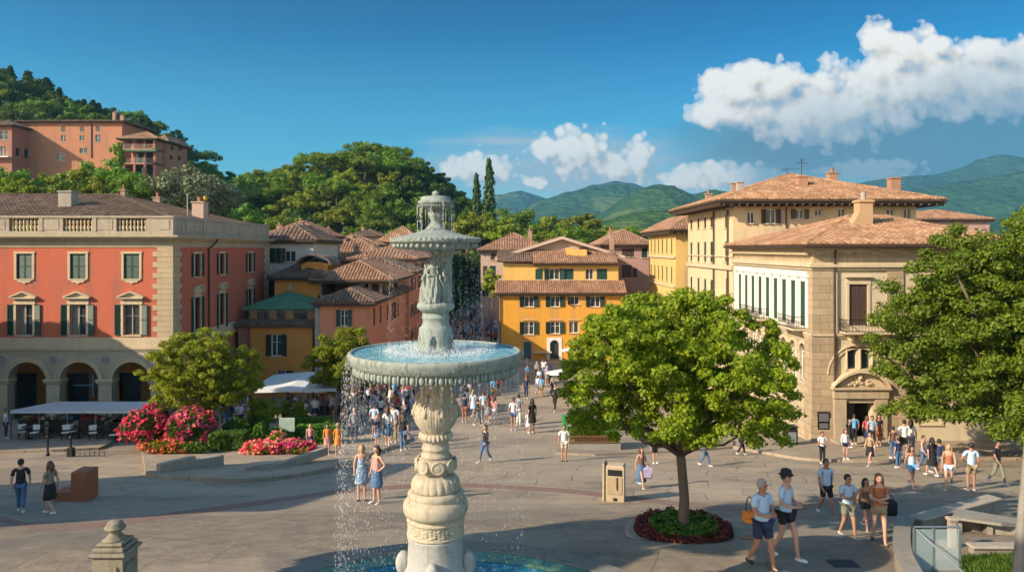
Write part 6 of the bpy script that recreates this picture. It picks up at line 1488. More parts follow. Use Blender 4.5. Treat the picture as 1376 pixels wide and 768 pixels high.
sets=[(9500,curtain,.0018,1),(5500,veil,.0022,2),(3000,midfall,.0022,3),(900,topfall,.0034,4),(5500,splash,.0022,5)]
vv=[];ff=[];o=0
for n,fn,s,sd in sets:
    a,b=drops(n,fn,s,sd); vv.append(a); ff.append(b+o); o+=len(a)
w_=link('falling_water',npmesh('falling_water',np.concatenate(vv),np.concatenate(ff),dm.m),None,(FX,FY,0)); stuff(w_); w_['label']='spray and droplets falling from the fountain bowls'
# ================================================================ circular tree planter
g=G(918,718); tp=thing('tree_planter','round stone-kerbed planter with a red leaf border around the young tree','planter',(g.x,g.y+.0,g.z))
zc=.12
m=MB(); m.lathe([(1.22,-.5),(1.22,zc-.02),(1.24,zc),(1.42,zc),(1.44,zc-.02),(1.44,-.9)],72,caps=False); m.build('kerb_ring',M_KERB,tp,smooth=False)
m=MB(); m.lathe([(1.441,-.30),(1.62,-.32),(1.64,-.34),(1.64,-1)],72,caps=False); m.build('outer_step',M_KERB,tp)
m=MB(); m.lathe([(0.02,zc+.02),(.6,zc+.0),(1.215,zc-.05)],48,caps=False); m.build('soil',plain('dark_soil',(.05,.035,.022),.95),tp,smooth=True)
def patch_leaves(name,mat,parent,n,fn,size,seed,up=.8,z_out=.0):
    r=np.random.default_rng(seed); P_=np.array([fn(r) for _ in range(n)]); N=n
    nrm=r.normal(size=(N,3))*.6+np.array([0,0,up]); nrm/=np.linalg.norm(nrm,axis=1,keepdims=True); t=np.cross(nrm,r.normal(size=(N,3))); t/=np.linalg.norm(t,axis=1,keepdims=True); b=np.cross(nrm,t); s=(size*(.6+.8*r.random(N)))[:,None]
    co=np.stack([P_-t*s*.75,P_+b*s*.5+nrm*s*.1,P_+t*s*.75,P_-b*s*.5+nrm*s*.1],axis=1).reshape(-1,3); return link(name,npmesh(name,co,np.arange(4*N).reshape(-1,4),mat),parent)
L_RED=leafmat('dark_red_foliage',(.05,.012,.015),(.16,.025,.03),.2,4); L_GRN=leafmat('bright_ground_leaves',(.04,.10,.012),(.10,.20,.02),.25,3); L_FLW=leafmat('magenta_flowers',(.50,.03,.17),(.72,.08,.28),.25,4); L_FLR=leafmat('red_flowers',(.50,.05,.09),(.70,.12,.12),.25,4); L_FLP=leafmat('pink_flowers',(.60,.10,.20),(.8,.28,.30),.25,4); L_ORF=leafmat('orange_flowers',(.7,.22,.03),(.8,.4,.05),.25,4)
def ringf(r0,r1,h):
    def f(r):
        a=r.random()*6.283; q=math.sqrt(r0*r0+(r1*r1-r0*r0)*r.random()); bm=.5+.5*noise.noise(Vector((q*math.cos(a)*5,q*math.sin(a)*5,1))); return q*math.cos(a),q*math.sin(a),zc+r.random()*h*(.35+bm)
    return f
patch_leaves('red_border',L_RED,tp,7000,ringf(.80,1.2,.2),.05,1); patch_leaves('green_middle',L_GRN,tp,7500,ringf(.05,.85,.26),.055,2)
# ================================================================ flower garden on the left
def bush(name,label,cat,px,d,r,h,mat,fl=None,nl=2600,nf=900,leaf=.09,fsize=.11,z=None,group=None,squash=1.0,seed=0,ry=None):
    x=XP(px,d); z0=gz(x,d) if z is None else z; t=thing(name,label,cat,(x,d,z0),0,group); ry=ry or r
    def f(shell):
        def q(rn):
            v=rn.normal(size=3); v/=np.linalg.norm(v); k=shell+(1-shell)*rn.random(); v[2]=abs(v[2])*1.0 if rn.random()<.85 else -abs(v[2])*.3
            w=1+.14*noise.noise(Vector((v[0]*2.2+seed,v[1]*2.2,v[2]*2.2)))*2
            return v[0]*r*k*w,v[1]*ry*k*w,h*.35+v[2]*h*.65*k*w
        return q
    patch_leaves('foliage',mat,t,nl,f(.55),leaf,seed,.4)
    m=MB(); 
    for k in range(5): m.tube([(0,0,-.15),(.15*math.cos(k*1.26),.15*math.sin(k*1.26),h*.25),(r*.55*math.cos(k*1.26),ry*.55*math.sin(k*1.26),h*.6)],[.03,.025,.012],5)
    m.build('stems',M_BARK,t)
    if fl:
        for i,(mt,k) in enumerate(fl):
            def ff(rn,k=k): 
                c=f(.96)(rn); return c
            k*=.62; rn=np.random.default_rng(seed*7+i); heads=[f(.97)(rn) for _ in range(int(nf*k/7))]
            def hf(rn,heads=heads): c=heads[rn.integers(0,len(heads))]; return c[0]+rn.normal()*.055,c[1]+rn.normal()*.055,max(.05,c[2]+rn.normal()*.05)
            patch_leaves('flowers',mt,t,int(nf*k),hf,fsize,seed*5+i,.8)
    return t
bush('flowering_bush','big magenta oleander bush at the left end of the flower garden','flowering bush',198,39.5,1.25,2.15,L_DARK,[(L_FLW,1),(L_FLR,.6)],3600,1500,.1,.12,seed=1)
bush('flowering_bush','magenta and coral flowering bush under the yellow-green tree','flowering bush',257,39.0,1.35,2.0,L_DARK,[(L_FLW,.7),(L_FLR,.5),(L_FLP,.35)],3600,1500,.1,.12,seed=2)
bush('flowering_bush','small dark leafy rose bush between the two magenta bushes','flowering bush',228,39.8,.8,1.5,L_LIN,[(L_FLW,.3)],2000,300,.1,.1,seed=3)
bush('flower_bed','low orange-red begonia edging under the big magenta bush','flower bed',222,36.9,1.3,.62,L_LIN,[(L_FLR,1),(L_ORF,.25)],2600,900,.08,.085,ry=.45,seed=4)
bush('flower_bed','low green leafy edging right of the begonias','flower bed',262,36.9,.85,.55,L_GRN,[(L_FLW,.1)],1800,200,.08,.08,ry=.4,seed=5)
bush('flower_bed','long bed of pink and magenta petunias on the curved terrace','flower bed',352,36.6,.95,.62,L_LIN,[(L_FLP,.8),(L_FLW,.9)],2200,1300,.08,.09,ry=.5,seed=6)
bush('flower_bed','pink petunia bed at the right end of the curved terrace','flower bed',398,36.8,.95,.66,L_LIN,[(L_FLW,1),(L_FLP,.5)],2200,1300,.08,.09,ry=.5,seed=7)
bush('flower_bed','small coral flowers behind the petunia bed','flower bed',372,38.3,.5,.95,L_LIN,[(L_FLP,1)],900,350,.08,.08,seed=8)
for i,(px,d,r,h,lb) in enumerate([(318,40.5,.85,1.5,'large clipped round box bush beside the magenta flowers'),(343,42.5,.8,1.45,'clipped round bush behind the largest box bush'),(350,39.6,.42,1.35,'small ball-shaped topiary bush with one red bloom near it'),(372,40.2,.75,1.0,'low rounded bush right of the ball topiary'),(333,38.9,.55,.75,'low yellowish leafy bush in front of the box bushes')]):
    bush('box_bush',lb,'bush',px,d,r,h,[L_DARK,L_DARK,L_GRN,L_GRN,L_YEL][i],None,4200,0,.07,seed=20+i)
for i,(px0,px1,d,h,dz,lb) in enumerate([(392,445,43.5,1.05,.3,'curved clipped green hedge at the back of the flower garden'),(400,455,41.3,.95,.0,'bright green clipped hedge behind the petunia bed'),(286,330,38.2,.9,-.2,'dark square clipped hedge at the middle of the terrace'),(383,412,46.5,1.1,.5,'topmost clipped hedge under the market awning')]):
    x0,x1=XP(px0,d),XP(px1,d); t=thing('hedge',lb,'hedge',((x0+x1)/2,d,gz((x0+x1)/2,d))); L=(x1-x0)/2
    def hf(r,L=L,h=h):
        u=r.random()*2-1; v=r.random()*2-1; w=r.random(); s=r.integers(0,3)
        if s==0: w=1
        elif s==1: v=-1
        else: u=math.copysign(1,u) if r.random()<.3 else u; v=-1 if r.random()<.5 else v
        return u*L+r.normal()*.03,v*.45+r.normal()*.03+.12*math.sin(u*3),w*h+r.normal()*.03
    patch_leaves('foliage',[L_GRN,L_GRN,L_DARK,L_GRN][i],t,5200,hf,.075,30+i,.5); m=MB(); m.box(-L+.05,L-.05,-.38,.4,-.3,h-.06); m.build('inner_twigs',plain('dark_twigs',(.02,.035,.012),.95),t)
t=thing('flower_trough','stone trough edging the flower garden at its left end','planter',(0,0,0)); m=MB()
a,b=G(220,634),G(300,627)
pl_=[G(215,640),G(262,634),G(300,630)]
for p,q in zip(pl_[:-1],pl_[1:]):
    v=(q-p); L=v.length; ang=math.atan2(v.y,v.x); s0=len(m.v); m.bev(0,L+.02,0,.28,-.3,.33,.02); M_=Matrix.Translation(p)@Matrix.Rotation(ang,4,'Z'); m.xf(M_,s0)
m.build('trough_wall',M_KERB,t)
t=thing('flower_trough','stone trough edging under the pink petunias','planter',(0,0,0)); m=MB(); pl_=[G(330,637),G(372,634),G(440,622)]
for p,q in zip(pl_[:-1],pl_[1:]):
    v=(q-p); L=v.length; ang=math.atan2(v.y,v.x); s0=len(m.v); m.bev(0,L+.02,0,.25,-.2,.16,.02); m.xf(Matrix.Translation(p)@Matrix.Rotation(ang,4,'Z'),s0)
m.build('trough_wall',M_KERB,t)
# information panel in the garden
x,y=XP(390,41),40.4; t=thing('information_panel','pale green information panel standing among the clipped hedges','sign',(x,y,gz(x,y))); m=MB(); m.bev(-.42,.42,-.03,.03,.75,1.5,.02); m.build('panel',plain('pale_panel',(.30,.38,.32),.5),t); m=MB(); m.box(-.36,-.3,-.02,.02,-.2,.75).box(.3,.36,-.02,.02,-.2,.75); m.build('posts',M_IRON,t)
# ================================================================ awnings and stalls
M_CANV=plain('pale_blue_grey_canvas',(.50,.53,.54),.8,var=.12,scale=2); M_CANV2=plain('white_canvas',(.66,.66,.64),.8,var=.1)
M_DKW=plain('dark_stall_wood',(.05,.035,.025),.8)
def awning(name,label,x0,x1,y0,y1,zf,zb_,posts,ridge_=0,mat=None,sag=.12,nx=16,skirt=.18):
    t=thing(name,label,'awning',((x0+x1)/2,y0,0)); ox,oy=t.location.x,t.location.y; m=MB(); ny=6; vs=[]
    for k in range(2):
        for j in range(ny+1):
            for i in range(nx+1):
                u,v=i/nx,j/ny; z=zf+(zb_-zf)*v+ridge_*(1-abs(2*u-1))*(.3+.7*v)-sag*math.sin(math.pi*((u*posts)%1))*math.sin(math.pi*v)*1.0-k*.02
                vs.append((x0+(x1-x0)*u-ox,y0+(y1-y0)*v-oy,z))
    n=nx+1; off=(ny+1)*n; fs=[]
    for j in range(ny):
        for i in range(nx):
            q=(j*n+i,j*n+i+1,(j+1)*n+i+1,(j+1)*n+i); fs.append(q); fs.append(tuple(off+z for z in reversed(q)))
    m.add(vs,fs)
    for i in range(nx):
        a=vs[i];b=vs[i+1]; m.add([a,b,(b[0],b[1]-.02,b[2]-skirt),(a[0],a[1]-.02,a[2]-skirt)],[(0,3,2,1)])
    m.build('canopy',mat or M_CANV,t,smooth=False)
    m=MB()
    for k in range(posts+1):
        for (yy,zz) in ((y0+.05,zf),(y1-.1,zb_)):
            x=x0+(x1-x0)*k/posts; zg=gz(x,yy); m.tube([(x-ox,yy-oy,zg),(x-ox,yy-oy,zz-.03+ridge_*(1-abs(2*k/posts-1))*.3)],.045,7)
    m.tube([(x0-ox,.05,zf-.03),(x1-ox,.05,zf-.03)],.035,6) if ridge_==0 else None
    m.build('posts',plain('grey_metal_posts',(.16,.19,.21),.45,.4),t); return t
yA=43.2; awning('awning','long flat pale canvas awning over the café stalls before the arcade','%s'%0 and XP(14,yA),XP(204,yA),yA,47.6,ZY(560,yA)+.4,ZY(547.5,47.6)+.4,5,0.0)
yB=51.5; awning('awning','large white tent awning behind the garden beside the orange house',XP(333,yB),XP(436,yB),yB,57.0,ZY(531,yB)+.35,ZY(505,57)+.1,2,.25,M_CANV2,.1)
awning('awning','second lower white awning reaching toward the green tree',XP(408,49),XP(452,49),49,51.2,ZY(528,49)+.3,ZY(512,51.2)+.2,1,0,M_CANV,.1)
# stall counters with goods
def stall(label,px0,px1,d,h=.9,goods=True,seed=0,mat=None):
    x0,x1=XP(px0,d),XP(px1,d); xm=(x0+x1)/2; t=thing('market_stall',label,'market stall',(xm,d,gz(xm,d))); L=(x1-x0)/2; m=MB(); m.bev(-L,L,-.45,.45,h-.08,h,.02)
    for sx in (-1,1):
        for sy in (-1,1): m.box(sx*(L-.08)-.03,sx*(L-.08)+.03,sy*.38-.03,sy*.38+.03,0,h-.08)
    m.box(-L+.1,L-.1,-.36,-.33,.2,h-.09); m.build('counter',mat or M_DKW,t)
    if goods:
        r=random.Random(seed); cols=[(.5,.05,.04),(.55,.5,.42),(.1,.2,.35),(.12,.3,.1),(.6,.35,.08),(.3,.12,.06)]
        for k in range(6):
            x=-L+.25+(2*L-.5)*k/5; c=cols[r.randrange(6)]; m=MB()
            m.box(x-.16,x+.16,-.3,.2,h+.002,h+.12)
            for _ in range(14): m.ball((x+r.uniform(-.13,.13),r.uniform(-.27,.17),h+.13+r.random()*.05),r.uniform(.03,.06),6,5)
            m.build('goods',plain('goods_%d'%(cols.index(c)),c,.7),t)
    return t
for i,(a,b,d) in enumerate([(30,66,44.5),(70,104,44.6),(110,146,44.5),(150,172,44.6)]): stall(['dark stall counter at the left end under the long awning','second dark stall counter under the long awning','third dark stall counter under the long awning, before the middle arch','short stall counter at the right end under the long awning'][i],a,b,d,.95,True,i)
for i,(a,b,d,lb) in enumerate([(345,372,50,'goods table at the left under the white tent awning'),(380,412,50.4,'goods table at the right under the white tent awning'),(205,232,43,'low white-topped table beside the magenta bush'),(425,470,52,'dark market table behind the falling water')]): stall(lb,a,b,d,.85,True,10+i,M_CANV2 if i==2 else None)
# café tables and chairs under the long awning
def cafe_chair():
    t=thing('cafe_chair','x','chair',(0,0,0)); m=MB(); m.bev(-.2,.2,-.2,.2,.43,.46,.01); m.build('seat',M_WHITEF,t); m=MB(); m.bev(-.2,.2,.19,.22,.55,.85,.01); m.build('backrest',M_WHITEF,t)
    for sx in (-1,1):
        for sy in (-1,1): m=MB(); m.tube([(sx*.17,sy*.17,.43),(sx*.2,sy*.2,0)],.015,5); m.build('leg',M_IRON,t)
    m=MB(); m.tube([(-.18,.19,.45),(-.18,.21,.86)],.013,5); m.tube([(.18,.19,.45),(.18,.21,.86)],.013,5); m.build('back_frame',M_IRON,t); return t
ch0=cafe_chair(); chs=[(46,42.6),(88,42.6),(125,42.5),(152,42.6),(97,43.0),(30,42.9)]
for i,(px,d) in enumerate(chs):
    x=XP(px,d); lb=['white café chair leftmost but one under the long awning','white café chair left of the awning middle','white café chair right of the awning middle','white café chair at the right end of the long awning','white café chair just behind the middle of the awning edge','white café chair at the far left of the long awning'][i]
    if i==0: ch0.location=(x,d,gz(x,d)); ch0['label']=lb; ch0['group']='café chairs at the stalls'
    else: dup(ch0,(x,d,gz(x,d)),random.uniform(-1.5,1.5),1,lb,'café chairs at the stalls')
def cafe_table():
    t=thing('cafe_table','x','table',(0,0,0)); m=MB(); m.lathe([(.34,.71),(.35,.72),(.34,.735)],20); m.build('table_top',plain('dark_table',(.08,.05,.035),.5),t); m=MB(); m.tube([(0,0,.03),(0,0,.71)],.03,7); m.build('stem',M_IRON,t); m=MB(); m.lathe([(.22,0),(.2,.03),(.04,.05)],14); m.build('foot',M_IRON,t); return t
ct0=cafe_table()
for i,(px,d,lb) in enumerate([(38,43.0,'round café table leftmost under the long awning'),(66,43.4,'round café table second from the left under the long awning'),(106,43.2,'round café table in the middle under the long awning'),(138,43.3,'round café table second from the right under the long awning'),(162,43.0,'round café table rightmost under the long awning')]):
    x=XP(px,d)
    if i==0: ct0.location=(x,d,gz(x,d)); ct0['label']=lb; ct0['group']='café tables at the stalls'
    else: dup(ct0,(x,d,gz(x,d)),0,1,lb,'café tables at the stalls')
# ================================================================ street furniture
def put(px,py): g=G(px,py); return (g.x,g.y,g.z)
# brick-coloured block seat
t=thing('block_seat','terracotta L-shaped block seat behind the walking couple','seat',put(100,672)); m=MB(); s=.0237
M_TERR=plain('terracotta_block',(.30,.10,.045),.75,var=.15,scale=2)
m=MB(); m.bev(.0,.52,-.2,.5,0,1.0,.015); m.build('upright_block',M_TERR,t); m=MB(); m.bev(-.62,-.004,-.1,.45,0,.32,.015); m.build('seat_block',M_TERR,t)
# beige cabinet
t=thing('utility_cabinet','beige stone-like utility cabinet on the square','cabinet',put(826,672),R(-14)); m=MB(); m.bev(-.31,.33,-.25,.25,0,1.22,.04); m.bev(-.38,-.315,-.3,.3,0,1.3,.03); m.build('body',stone('cabinet_stone',(.50,.40,.27),1.5,.3),t)
m=MB(); m.bev(-.2,.26,-.275,-.252,.9,1.1,.01); m.build('top_panel',M_IRON,t); m=MB(); m.bev(-.22,.27,-.27,-.253,.28,.86,.01); m.build('door',stone('cabinet_door',(.42,.32,.2),1.5,.4),t); m=MB(); m.box(-.02,.1,-.275,-.254,.08,.17); m.build('vent',M_IRON,t)
m=MB(); m.tube([(.1,-.29,.85),(.1,-.3,.45)],.015,5); m.build('handle',M_IRON,t)
# litter bin
t=thing('litter_bin','dark square litter bin near the corner palazzo','bin',put(1062,600)); m=MB(); m.bev(-.3,.3,-.28,.28,0,.95,.03); m.build('body',M_IRON,t); m=MB(); m.bev(-.35,.35,-.33,.33,.98,1.05,.02); m.build('lid',M_IRON,t); m=MB(); m.box(-.22,.22,-.29,-.281,.2,.75); m.build('front_panel',plain('grey_bin_panel',(.2,.22,.24),.5),t)
# bollards and chain rail at left
for i,(px,py) in enumerate([(64,612),(95,613)]):
    t=thing('bollard',['black iron bollard on the kerb before the stalls','black bollard with a small box on the kerb before the stalls'][i],'bollard',put(px,py)); m=MB(); m.lathe([(.09,0),(.09,.12),(.055,.16),(.05,.85),(.075,.9),(.06,1.0),(.02,1.04)],12); m.build('post',M_IRON,t,smooth=True)
    if i: m=MB(); m.bev(-.13,.13,-.13,.13,0,.45,.02); m.build('base_box',M_IRON,t)
t=thing('low_rail','low black metal rail lying along the kerb beside the bollards','railing',put(120,613)); m=MB()
for k in range(7): m.tube([(-.7+k*.24,0,0),(-.7+k*.24,0,.3+.08*(k%2))],.015,5)
m.tube([(-.7,0,.2),(.8,0,.26)],.02,5); m.build('rail',M_IRON,t)
# drain cover
g=G(1133,757,False); t=thing('drain_cover','dark rectangular drain cover set in the paving','drain cover',(g.x,g.y,prof(g.y)+.004)); m=MB(); m.box(-.28,.28,-.2,.2,-.03,.012); m.build('plate',M_IRON,t)
g=G(1008,722,False); t=thing('manhole_cover','round dark manhole cover beside the tree planter','drain cover',(g.x,g.y,prof(g.y)+.004),0); m=MB(); m.lathe([(.3,-.03),(.3,.012)],24); m.build('plate',M_IRON,t); t.rotation_euler.x=-math.atan(.19)
# flower stall with crates on the mid right
t=thing('flower_stand','market stand heaped with green plants and orange flowers behind the white-shirted man','market stall',put(798,605)); 
m=MB(); m.bev(-1.35,1.35,-.5,.9,.0,.48,.03); m.build('base',stone('stand_stone',(.3,.28,.24),1.2,.5),t)
m=MB()
for k in range(34): x=-1.3+2.6*k/33; m.box(x-.012,x+.012,-.56,-.53,.49,.78)
m.box(-1.33,1.33,-.57,-.52,.78,.82).box(-1.33,1.33,-.57,-.52,.47,.5); m.build('railing',plain('rusty_fence',(.22,.1,.04),.8),t)
def stf(x0,x1,y0,y1,z0,z1): return lambda r:(x0+(x1-x0)*r.random(),y0+(y1-y0)*r.random(),z0+(z1-z0)*r.random()**.6)
patch_leaves('plants',L_GRN,t,5200,stf(-1.3,1.3,-.5,.95,.5,.95),.08,51); patch_leaves('tall_plants',L_GRN,t,2400,stf(-.6,1.2,.2,1.0,.8,1.35),.09,52); patch_leaves('orange_flowers',L_ORF,t,900,stf(-.7,.1,-.1,.6,.9,1.15),.09,53); patch_leaves('yellow_flowers',L_YEL,t,900,stf(-1.3,.2,-.5,.2,.85,1.0),.08,54)
m=MB(); m.bev(-1.62,-1.36,.3,1.2,0,1.55,.02); m.build('green_side_panel',plain('green_panel',(.04,.25,.06),.6),t)
def umbrella(label,pos,r,h,mat,n=8,dr=.35):
    t=thing('parasol',label,'parasol',pos); m=MB(); vs=[(0,0,h)]
    for k in range(n): a=2*math.pi*k/n; vs.append((r*math.cos(a),r*math.sin(a),h-dr))
    for k in range(n): a=2*math.pi*(k+.5)/n; vs.append((r*.9*math.cos(a),r*.9*math.sin(a),h-dr+.02))
    fs=[]
    for k in range(n): fs+= [(0,1+k,1+n+k),(0,1+n+k,1+(k+1)%n)]
    m.add(vs,fs); m.add([(x,y,z-.015) for x,y,z in vs],[tuple(reversed(f)) for f in fs]); m.build('canopy',mat,t); m=MB(); m.tube([(0,0,0),(0,0,h)],.025,6); m.build('pole',M_IRON,t)
    m=MB()
    for k in range(n): a=2*math.pi*k/n; m.tube([(0,0,h-.03),(r*math.cos(a),r*math.sin(a),h-dr-.02)],.008,4)
    m.build('ribs',M_IRON,t); return t
M_BLK=plain('black_canvas',(.02,.02,.022),.8); x,y=XP(798,42),42; umbrella('black parasol leaning over the green plant stand',(x,y,gz(x,y)),1.0,2.2,M_BLK)
x,y=XP(757,60),60; umbrella('white parasol just right of the street mouth beside the big tree',(x,y,gz(x,y)),1.5,2.5,M_CANV2)
x,y=XP(768,76),76; umbrella('white parasol before the arched door of the yellow house',(x,y,gz(x,y)),1.3,2.5,M_CANV2)
# stacked crates with black cover near the yellow house
t=thing('handcart','dark covered handcart below the yellow house','cart',(XP(733,68),68,gz(XP(733,68),68))); m=MB(); m.bev(-.6,.6,-.4,.4,.4,1.0,.05); m.bev(.1,.65,-.35,.35,1.0,1.7,.1); m.build('load',plain('navy_tarpaulin',(.03,.035,.07),.7),t)
for sx in (-1,1): m=MB(); m.lathe([(.3,-.04),(.3,.04)],16); m.xf(Matrix.Translation((sx*.4,-.43,.3))@Matrix.Rotation(math.pi/2,4,'X')); m.build('wheel',M_IRON,t)
# parked car far down the street
def car(pos,rz,c,label):
    t=thing('parked_car',label,'car',pos,rz); m=MB(); M_=plain('car_paint_%d'%int(c[0]*100),c,.3,.3,.05)
    prof2=[(-2,.35),(-2.02,.75),(-1.5,.88),(-.9,.95),(-.4,1.38),(1.0,1.42),(1.7,1.0),(2.0,.92),(2.02,.4)]
    m.prism([(x,z) for x,z in prof2],-.8,.8); m.build('body',M_,t); m=MB(); m.prism([(-.8,.97),(-.38,1.32),(.95,1.36),(1.5,1.0)],-.81,.81); m.build('windows',M_GLASS,t)
    for sx in (-1.25,1.3):
        for sy in (-.78,.78): m=MB(); m.lathe([(.31,-.1),(.31,.1)],18); m.xf(Matrix.Translation((sx,sy,.31))@Matrix.Rotation(math.pi/2,4,'X')); m.build('wheel',plain('tyre',(.02,.02,.02),.8),t)
    for sy in (-.55,.55): m=MB(); m.box(-2.04,-2.0,sy-.18,sy+.18,.6,.75); m.build('headlight',M_WHITEF,t)
    return t
car((XP(644,150),150,0),R(80),(.30,.05,.06),'dull red car far down the crowded street')
# ================================================================ stone post at bottom left
t=thing('stone_post','weathered stone gatepost with ball finial at the lower left','post',(XP(155,10),10,0)); M_POST=stone('mossy_post_stone',(.27,.24,.18),4,.8)
def z10(y): return ZY(y,10)
m=MB(); m.bev(-.20,.20,-.2,.2,FG-.2,z10(741),.02); m.build('shaft',M_POST,t); m=MB()
for a in range(4):
    q=MB(); q.bev(-.13,.13,-.225,-.201,z10(800),z10(752),.015); q.xf(Matrix.Rotation(a*math.pi/2,4,'Z')); m.add(q.v,q.f)
m.build('sunk_panels',M_POST,t)
m=MB(); m.bev(-.245,.245,-.245,.245,z10(741)+.002,z10(735),.02); m.bev(-.2,.2,-.2,.2,z10(735)+.002,z10(729),.015); m.bev(-.17,.17,-.17,.17,z10(729)+.002,z10(723.5),.02); m.build('capital',M_POST,t)
m=MB(); m.lathe([(.16,z10(723.4)),(.12,z10(721)),(.075,z10(716)),(.07,z10(713)),(.12,z10(709.5)),(.135,z10(708)),(.13,z10(706.5)),(.10,z10(706)),(.105,z10(703)),(.09,z10(700.5)),(.05,z10(698.6)),(.01,z10(698))],24,mod=lambda r,z,a:r*(1+.03*math.cos(9*a))); m.build('finial',M_POST,t,smooth=True)
# ================================================================ sunken stair with curved wall, lower right
M_CONC=stone('pale_worn_concrete',(.30,.27,.22),1.5,.45)
t=thing('stair_parapet','curved pale stone parapet of the sunken stair at the lower right','parapet wall',(0,0,0))
pts=[G(1222,806,False),G(1204,768,False),G(1202,740,False),G(1208,718,False),G(1228,705,False),G(1262,697,False)]
ptsd=dense([(p.x,p.y) for p in pts],22); zt=prof(ptsd[8][1])+.30
m=MB(); vs=[];fs=[];n=len(ptsd)
cx_=sum(p[0] for p in ptsd)/n+2; cyy=sum(p[1] for p in ptsd)/n
for i,(x,y) in enumerate(ptsd):
    a=ptsd[min(i+1,n-1)];b=ptsd[max(i-1,0)]; tx,ty=a[0]-b[0],a[1]-b[1]; l=math.hypot(tx,ty); nx_,ny_=ty/l,-tx/l
    zz=prof(y)+.42
    for (o,z) in ((0,prof(y)-.5),(0,zz-.06),(-.03,zz-.05),(-.03,zz),(.32,zz),(.32,zz-.05),(.29,zz-.06),(.29,prof(y)-.5)): vs.append((x+nx_*o,y+ny_*o,z))
for i in range(n-1):
    for k in range(7): fs.append((i*8+k,(i+1)*8+k,(i+1)*8+k+1,i*8+k+1))
fs.append(tuple(range(8))); fs.append(tuple(reversed(range((n-1)*8,n*8)))); m.add(vs,fs); m.build('curved_wall',M_CONC,t)
def lump(name,label,cat,pa,pb,w_,h0,h1,mat,parent=None):
    v=pb-pa; L=v.length; t=thing(name,label,cat,pa,math.atan2(v.y,v.x)); m=MB(); m.bev(0,L,-w_/2,w_/2,h0,h1,.02); m.build('wall',mat,t); m=MB(); m.bev(-.04,L+.04,-w_/2-.05,w_/2+.05,h1+.002,h1+.07,.02); m.build('coping',M_KERB,t); return t
lump('low_wall','low rear wall of the stairwell with a stone coping','wall',G(1232,716,False),G(1335,703,False),.3,-.3,.35,M_CONC)
lump('low_wall','low stone wall closing the stairwell toward the grass','wall',G(1305,742,False),G(1400,742,False),.2,-.4,.12,M_CONC)
g=G(1322,716,False); t=thing('stair_shelter','small concrete shelter with a sloping slab roof over the stair','shelter',(g.x,g.y,g.z-.1),R(-18)); t.scale=(.8,.8,.8); m=MB(); m.box(-.75,-.62,-.05,.5,-.3,.55).box(.05,.2,-.2,.5,-.3,.6).box(-.62,.05,.4,.5,-.3,.55).box(.2,1.0,-.1,.5,-.3,.48); m.build('wall',M_CONC,t)
m=MB(); m.add([(-.95,-.3,.66),(.35,-.5,.66),(1.25,.1,.52),(1.1,.6,.52),(-.7,.65,.66)]+[(-.95,-.3,.57),(.35,-.5,.57),(1.25,.1,.43),(1.1,.6,.43),(-.7,.65,.57)],[(0,1,2,4),(2,3,4),(9,7,6,5),(9,8,7),(0,5,6,1),(1,6,7,2),(2,7,8,3),(3,8,9,4),(4,9,5,0)]); m.build('slab_roof',M_CONC,t)
# railing and glass panel
M_RAIL=plain('galvanised_rail',(.32,.36,.38),.35,.7,.1)
t=thing('stair_railing','galvanised handrail with glass panels over the sunken stair','railing',(0,0,0)); A_p=G(1228,765,False); B_p=G(1290,765,False)
m=MB(); z0=A_p.z; h=.9
pa,pb=A_p,B_p; pc=G(1385,812,False)
m.tube([pa+Vector((0,0,h)),pb+Vector((0,0,h))],.02,8); m.tube([pa+Vector((.05,.0,h-.05)),pa.lerp(pc,.75)+Vector((0,-.6,-.25))],.018,8)
for q in (pa,pa.lerp(pb,.42),pb): m.bev(q.x-.018,q.x+.018,q.y-.018,q.y+.018,q.z-.6,q.z+h-.02,.004)
m.build('handrail',M_RAIL,t)
gm=NT('clear_panel_glass'); gm.set(.03,0,.5); gm.col((.6,.75,.75)); gm.b.inputs['Transmission Weight'].default_value=.0; gm.b.inputs['Alpha'].default_value=.22
m=MB(); m.box(pa.x+.03,pb.x-.03,pa.y-.005,pa.y+.005,z0-.1,z0+h-.05); m.build('glass_panel',gm.m,t)
g=G(1279,735,False); t=thing('lamp_pedestal','small pale pedestal with a square white cap on the stairwell wall','post',(g.x,g.y,g.z)); m=MB(); m.bev(-.07,.07,-.07,.07,0,.62,.01); m.build('shaft',M_KERB,t); m=MB(); m.bev(-.1,.1,-.1,.1,.622,.7,.015); m.build('cap',M_KERB,t)
# lawn beside the stair
m=MB(); gp=[G(1292,752,False),G(1365,748,False),G(1430,760,False),G(1440,800,False),G(1300,800,False)]
r=np.random.default_rng(5); xs0,xs1=min(p.x for p in gp),max(p.x for p in gp); ys0,ys1=min(p.y for p in gp),max(p.y for p in gp)
P_=[(x,y,prof(y)) for x,y in zip(r.uniform(xs0,xs1,26000),r.uniform(ys0,ys1,26000))]
P_=[p for p in P_ if inside(p[0],p[1],[(q.x,q.y) for q in gp])]; P_=np.array(P_); N=len(P_); a=r.random(N)*6.28; s=(.018+.0*a)[:,None]; hh=(.06+.10*r.random(N))[:,None]; dx=np.stack([np.cos(a),np.sin(a),a*0],1)
co=np.stack([P_-dx*s,P_+dx*s,P_+np.array([0,0,1])*hh+r.normal(size=(N,3))*.03],1).reshape(-1,3); lw=link('grass',npmesh('grass',co,np.arange(3*N).reshape(-1,3),L_DARK)); stuff(lw); lw['label']='short green grass beside the sunken stair'
m=MB(); m.add([(p.x,p.y,prof(p.y)+.006) for p in gp],[tuple(range(5))]); struct(m.build('lawn_soil',plain('dark_soil',(.05,.035,.022),.95)))
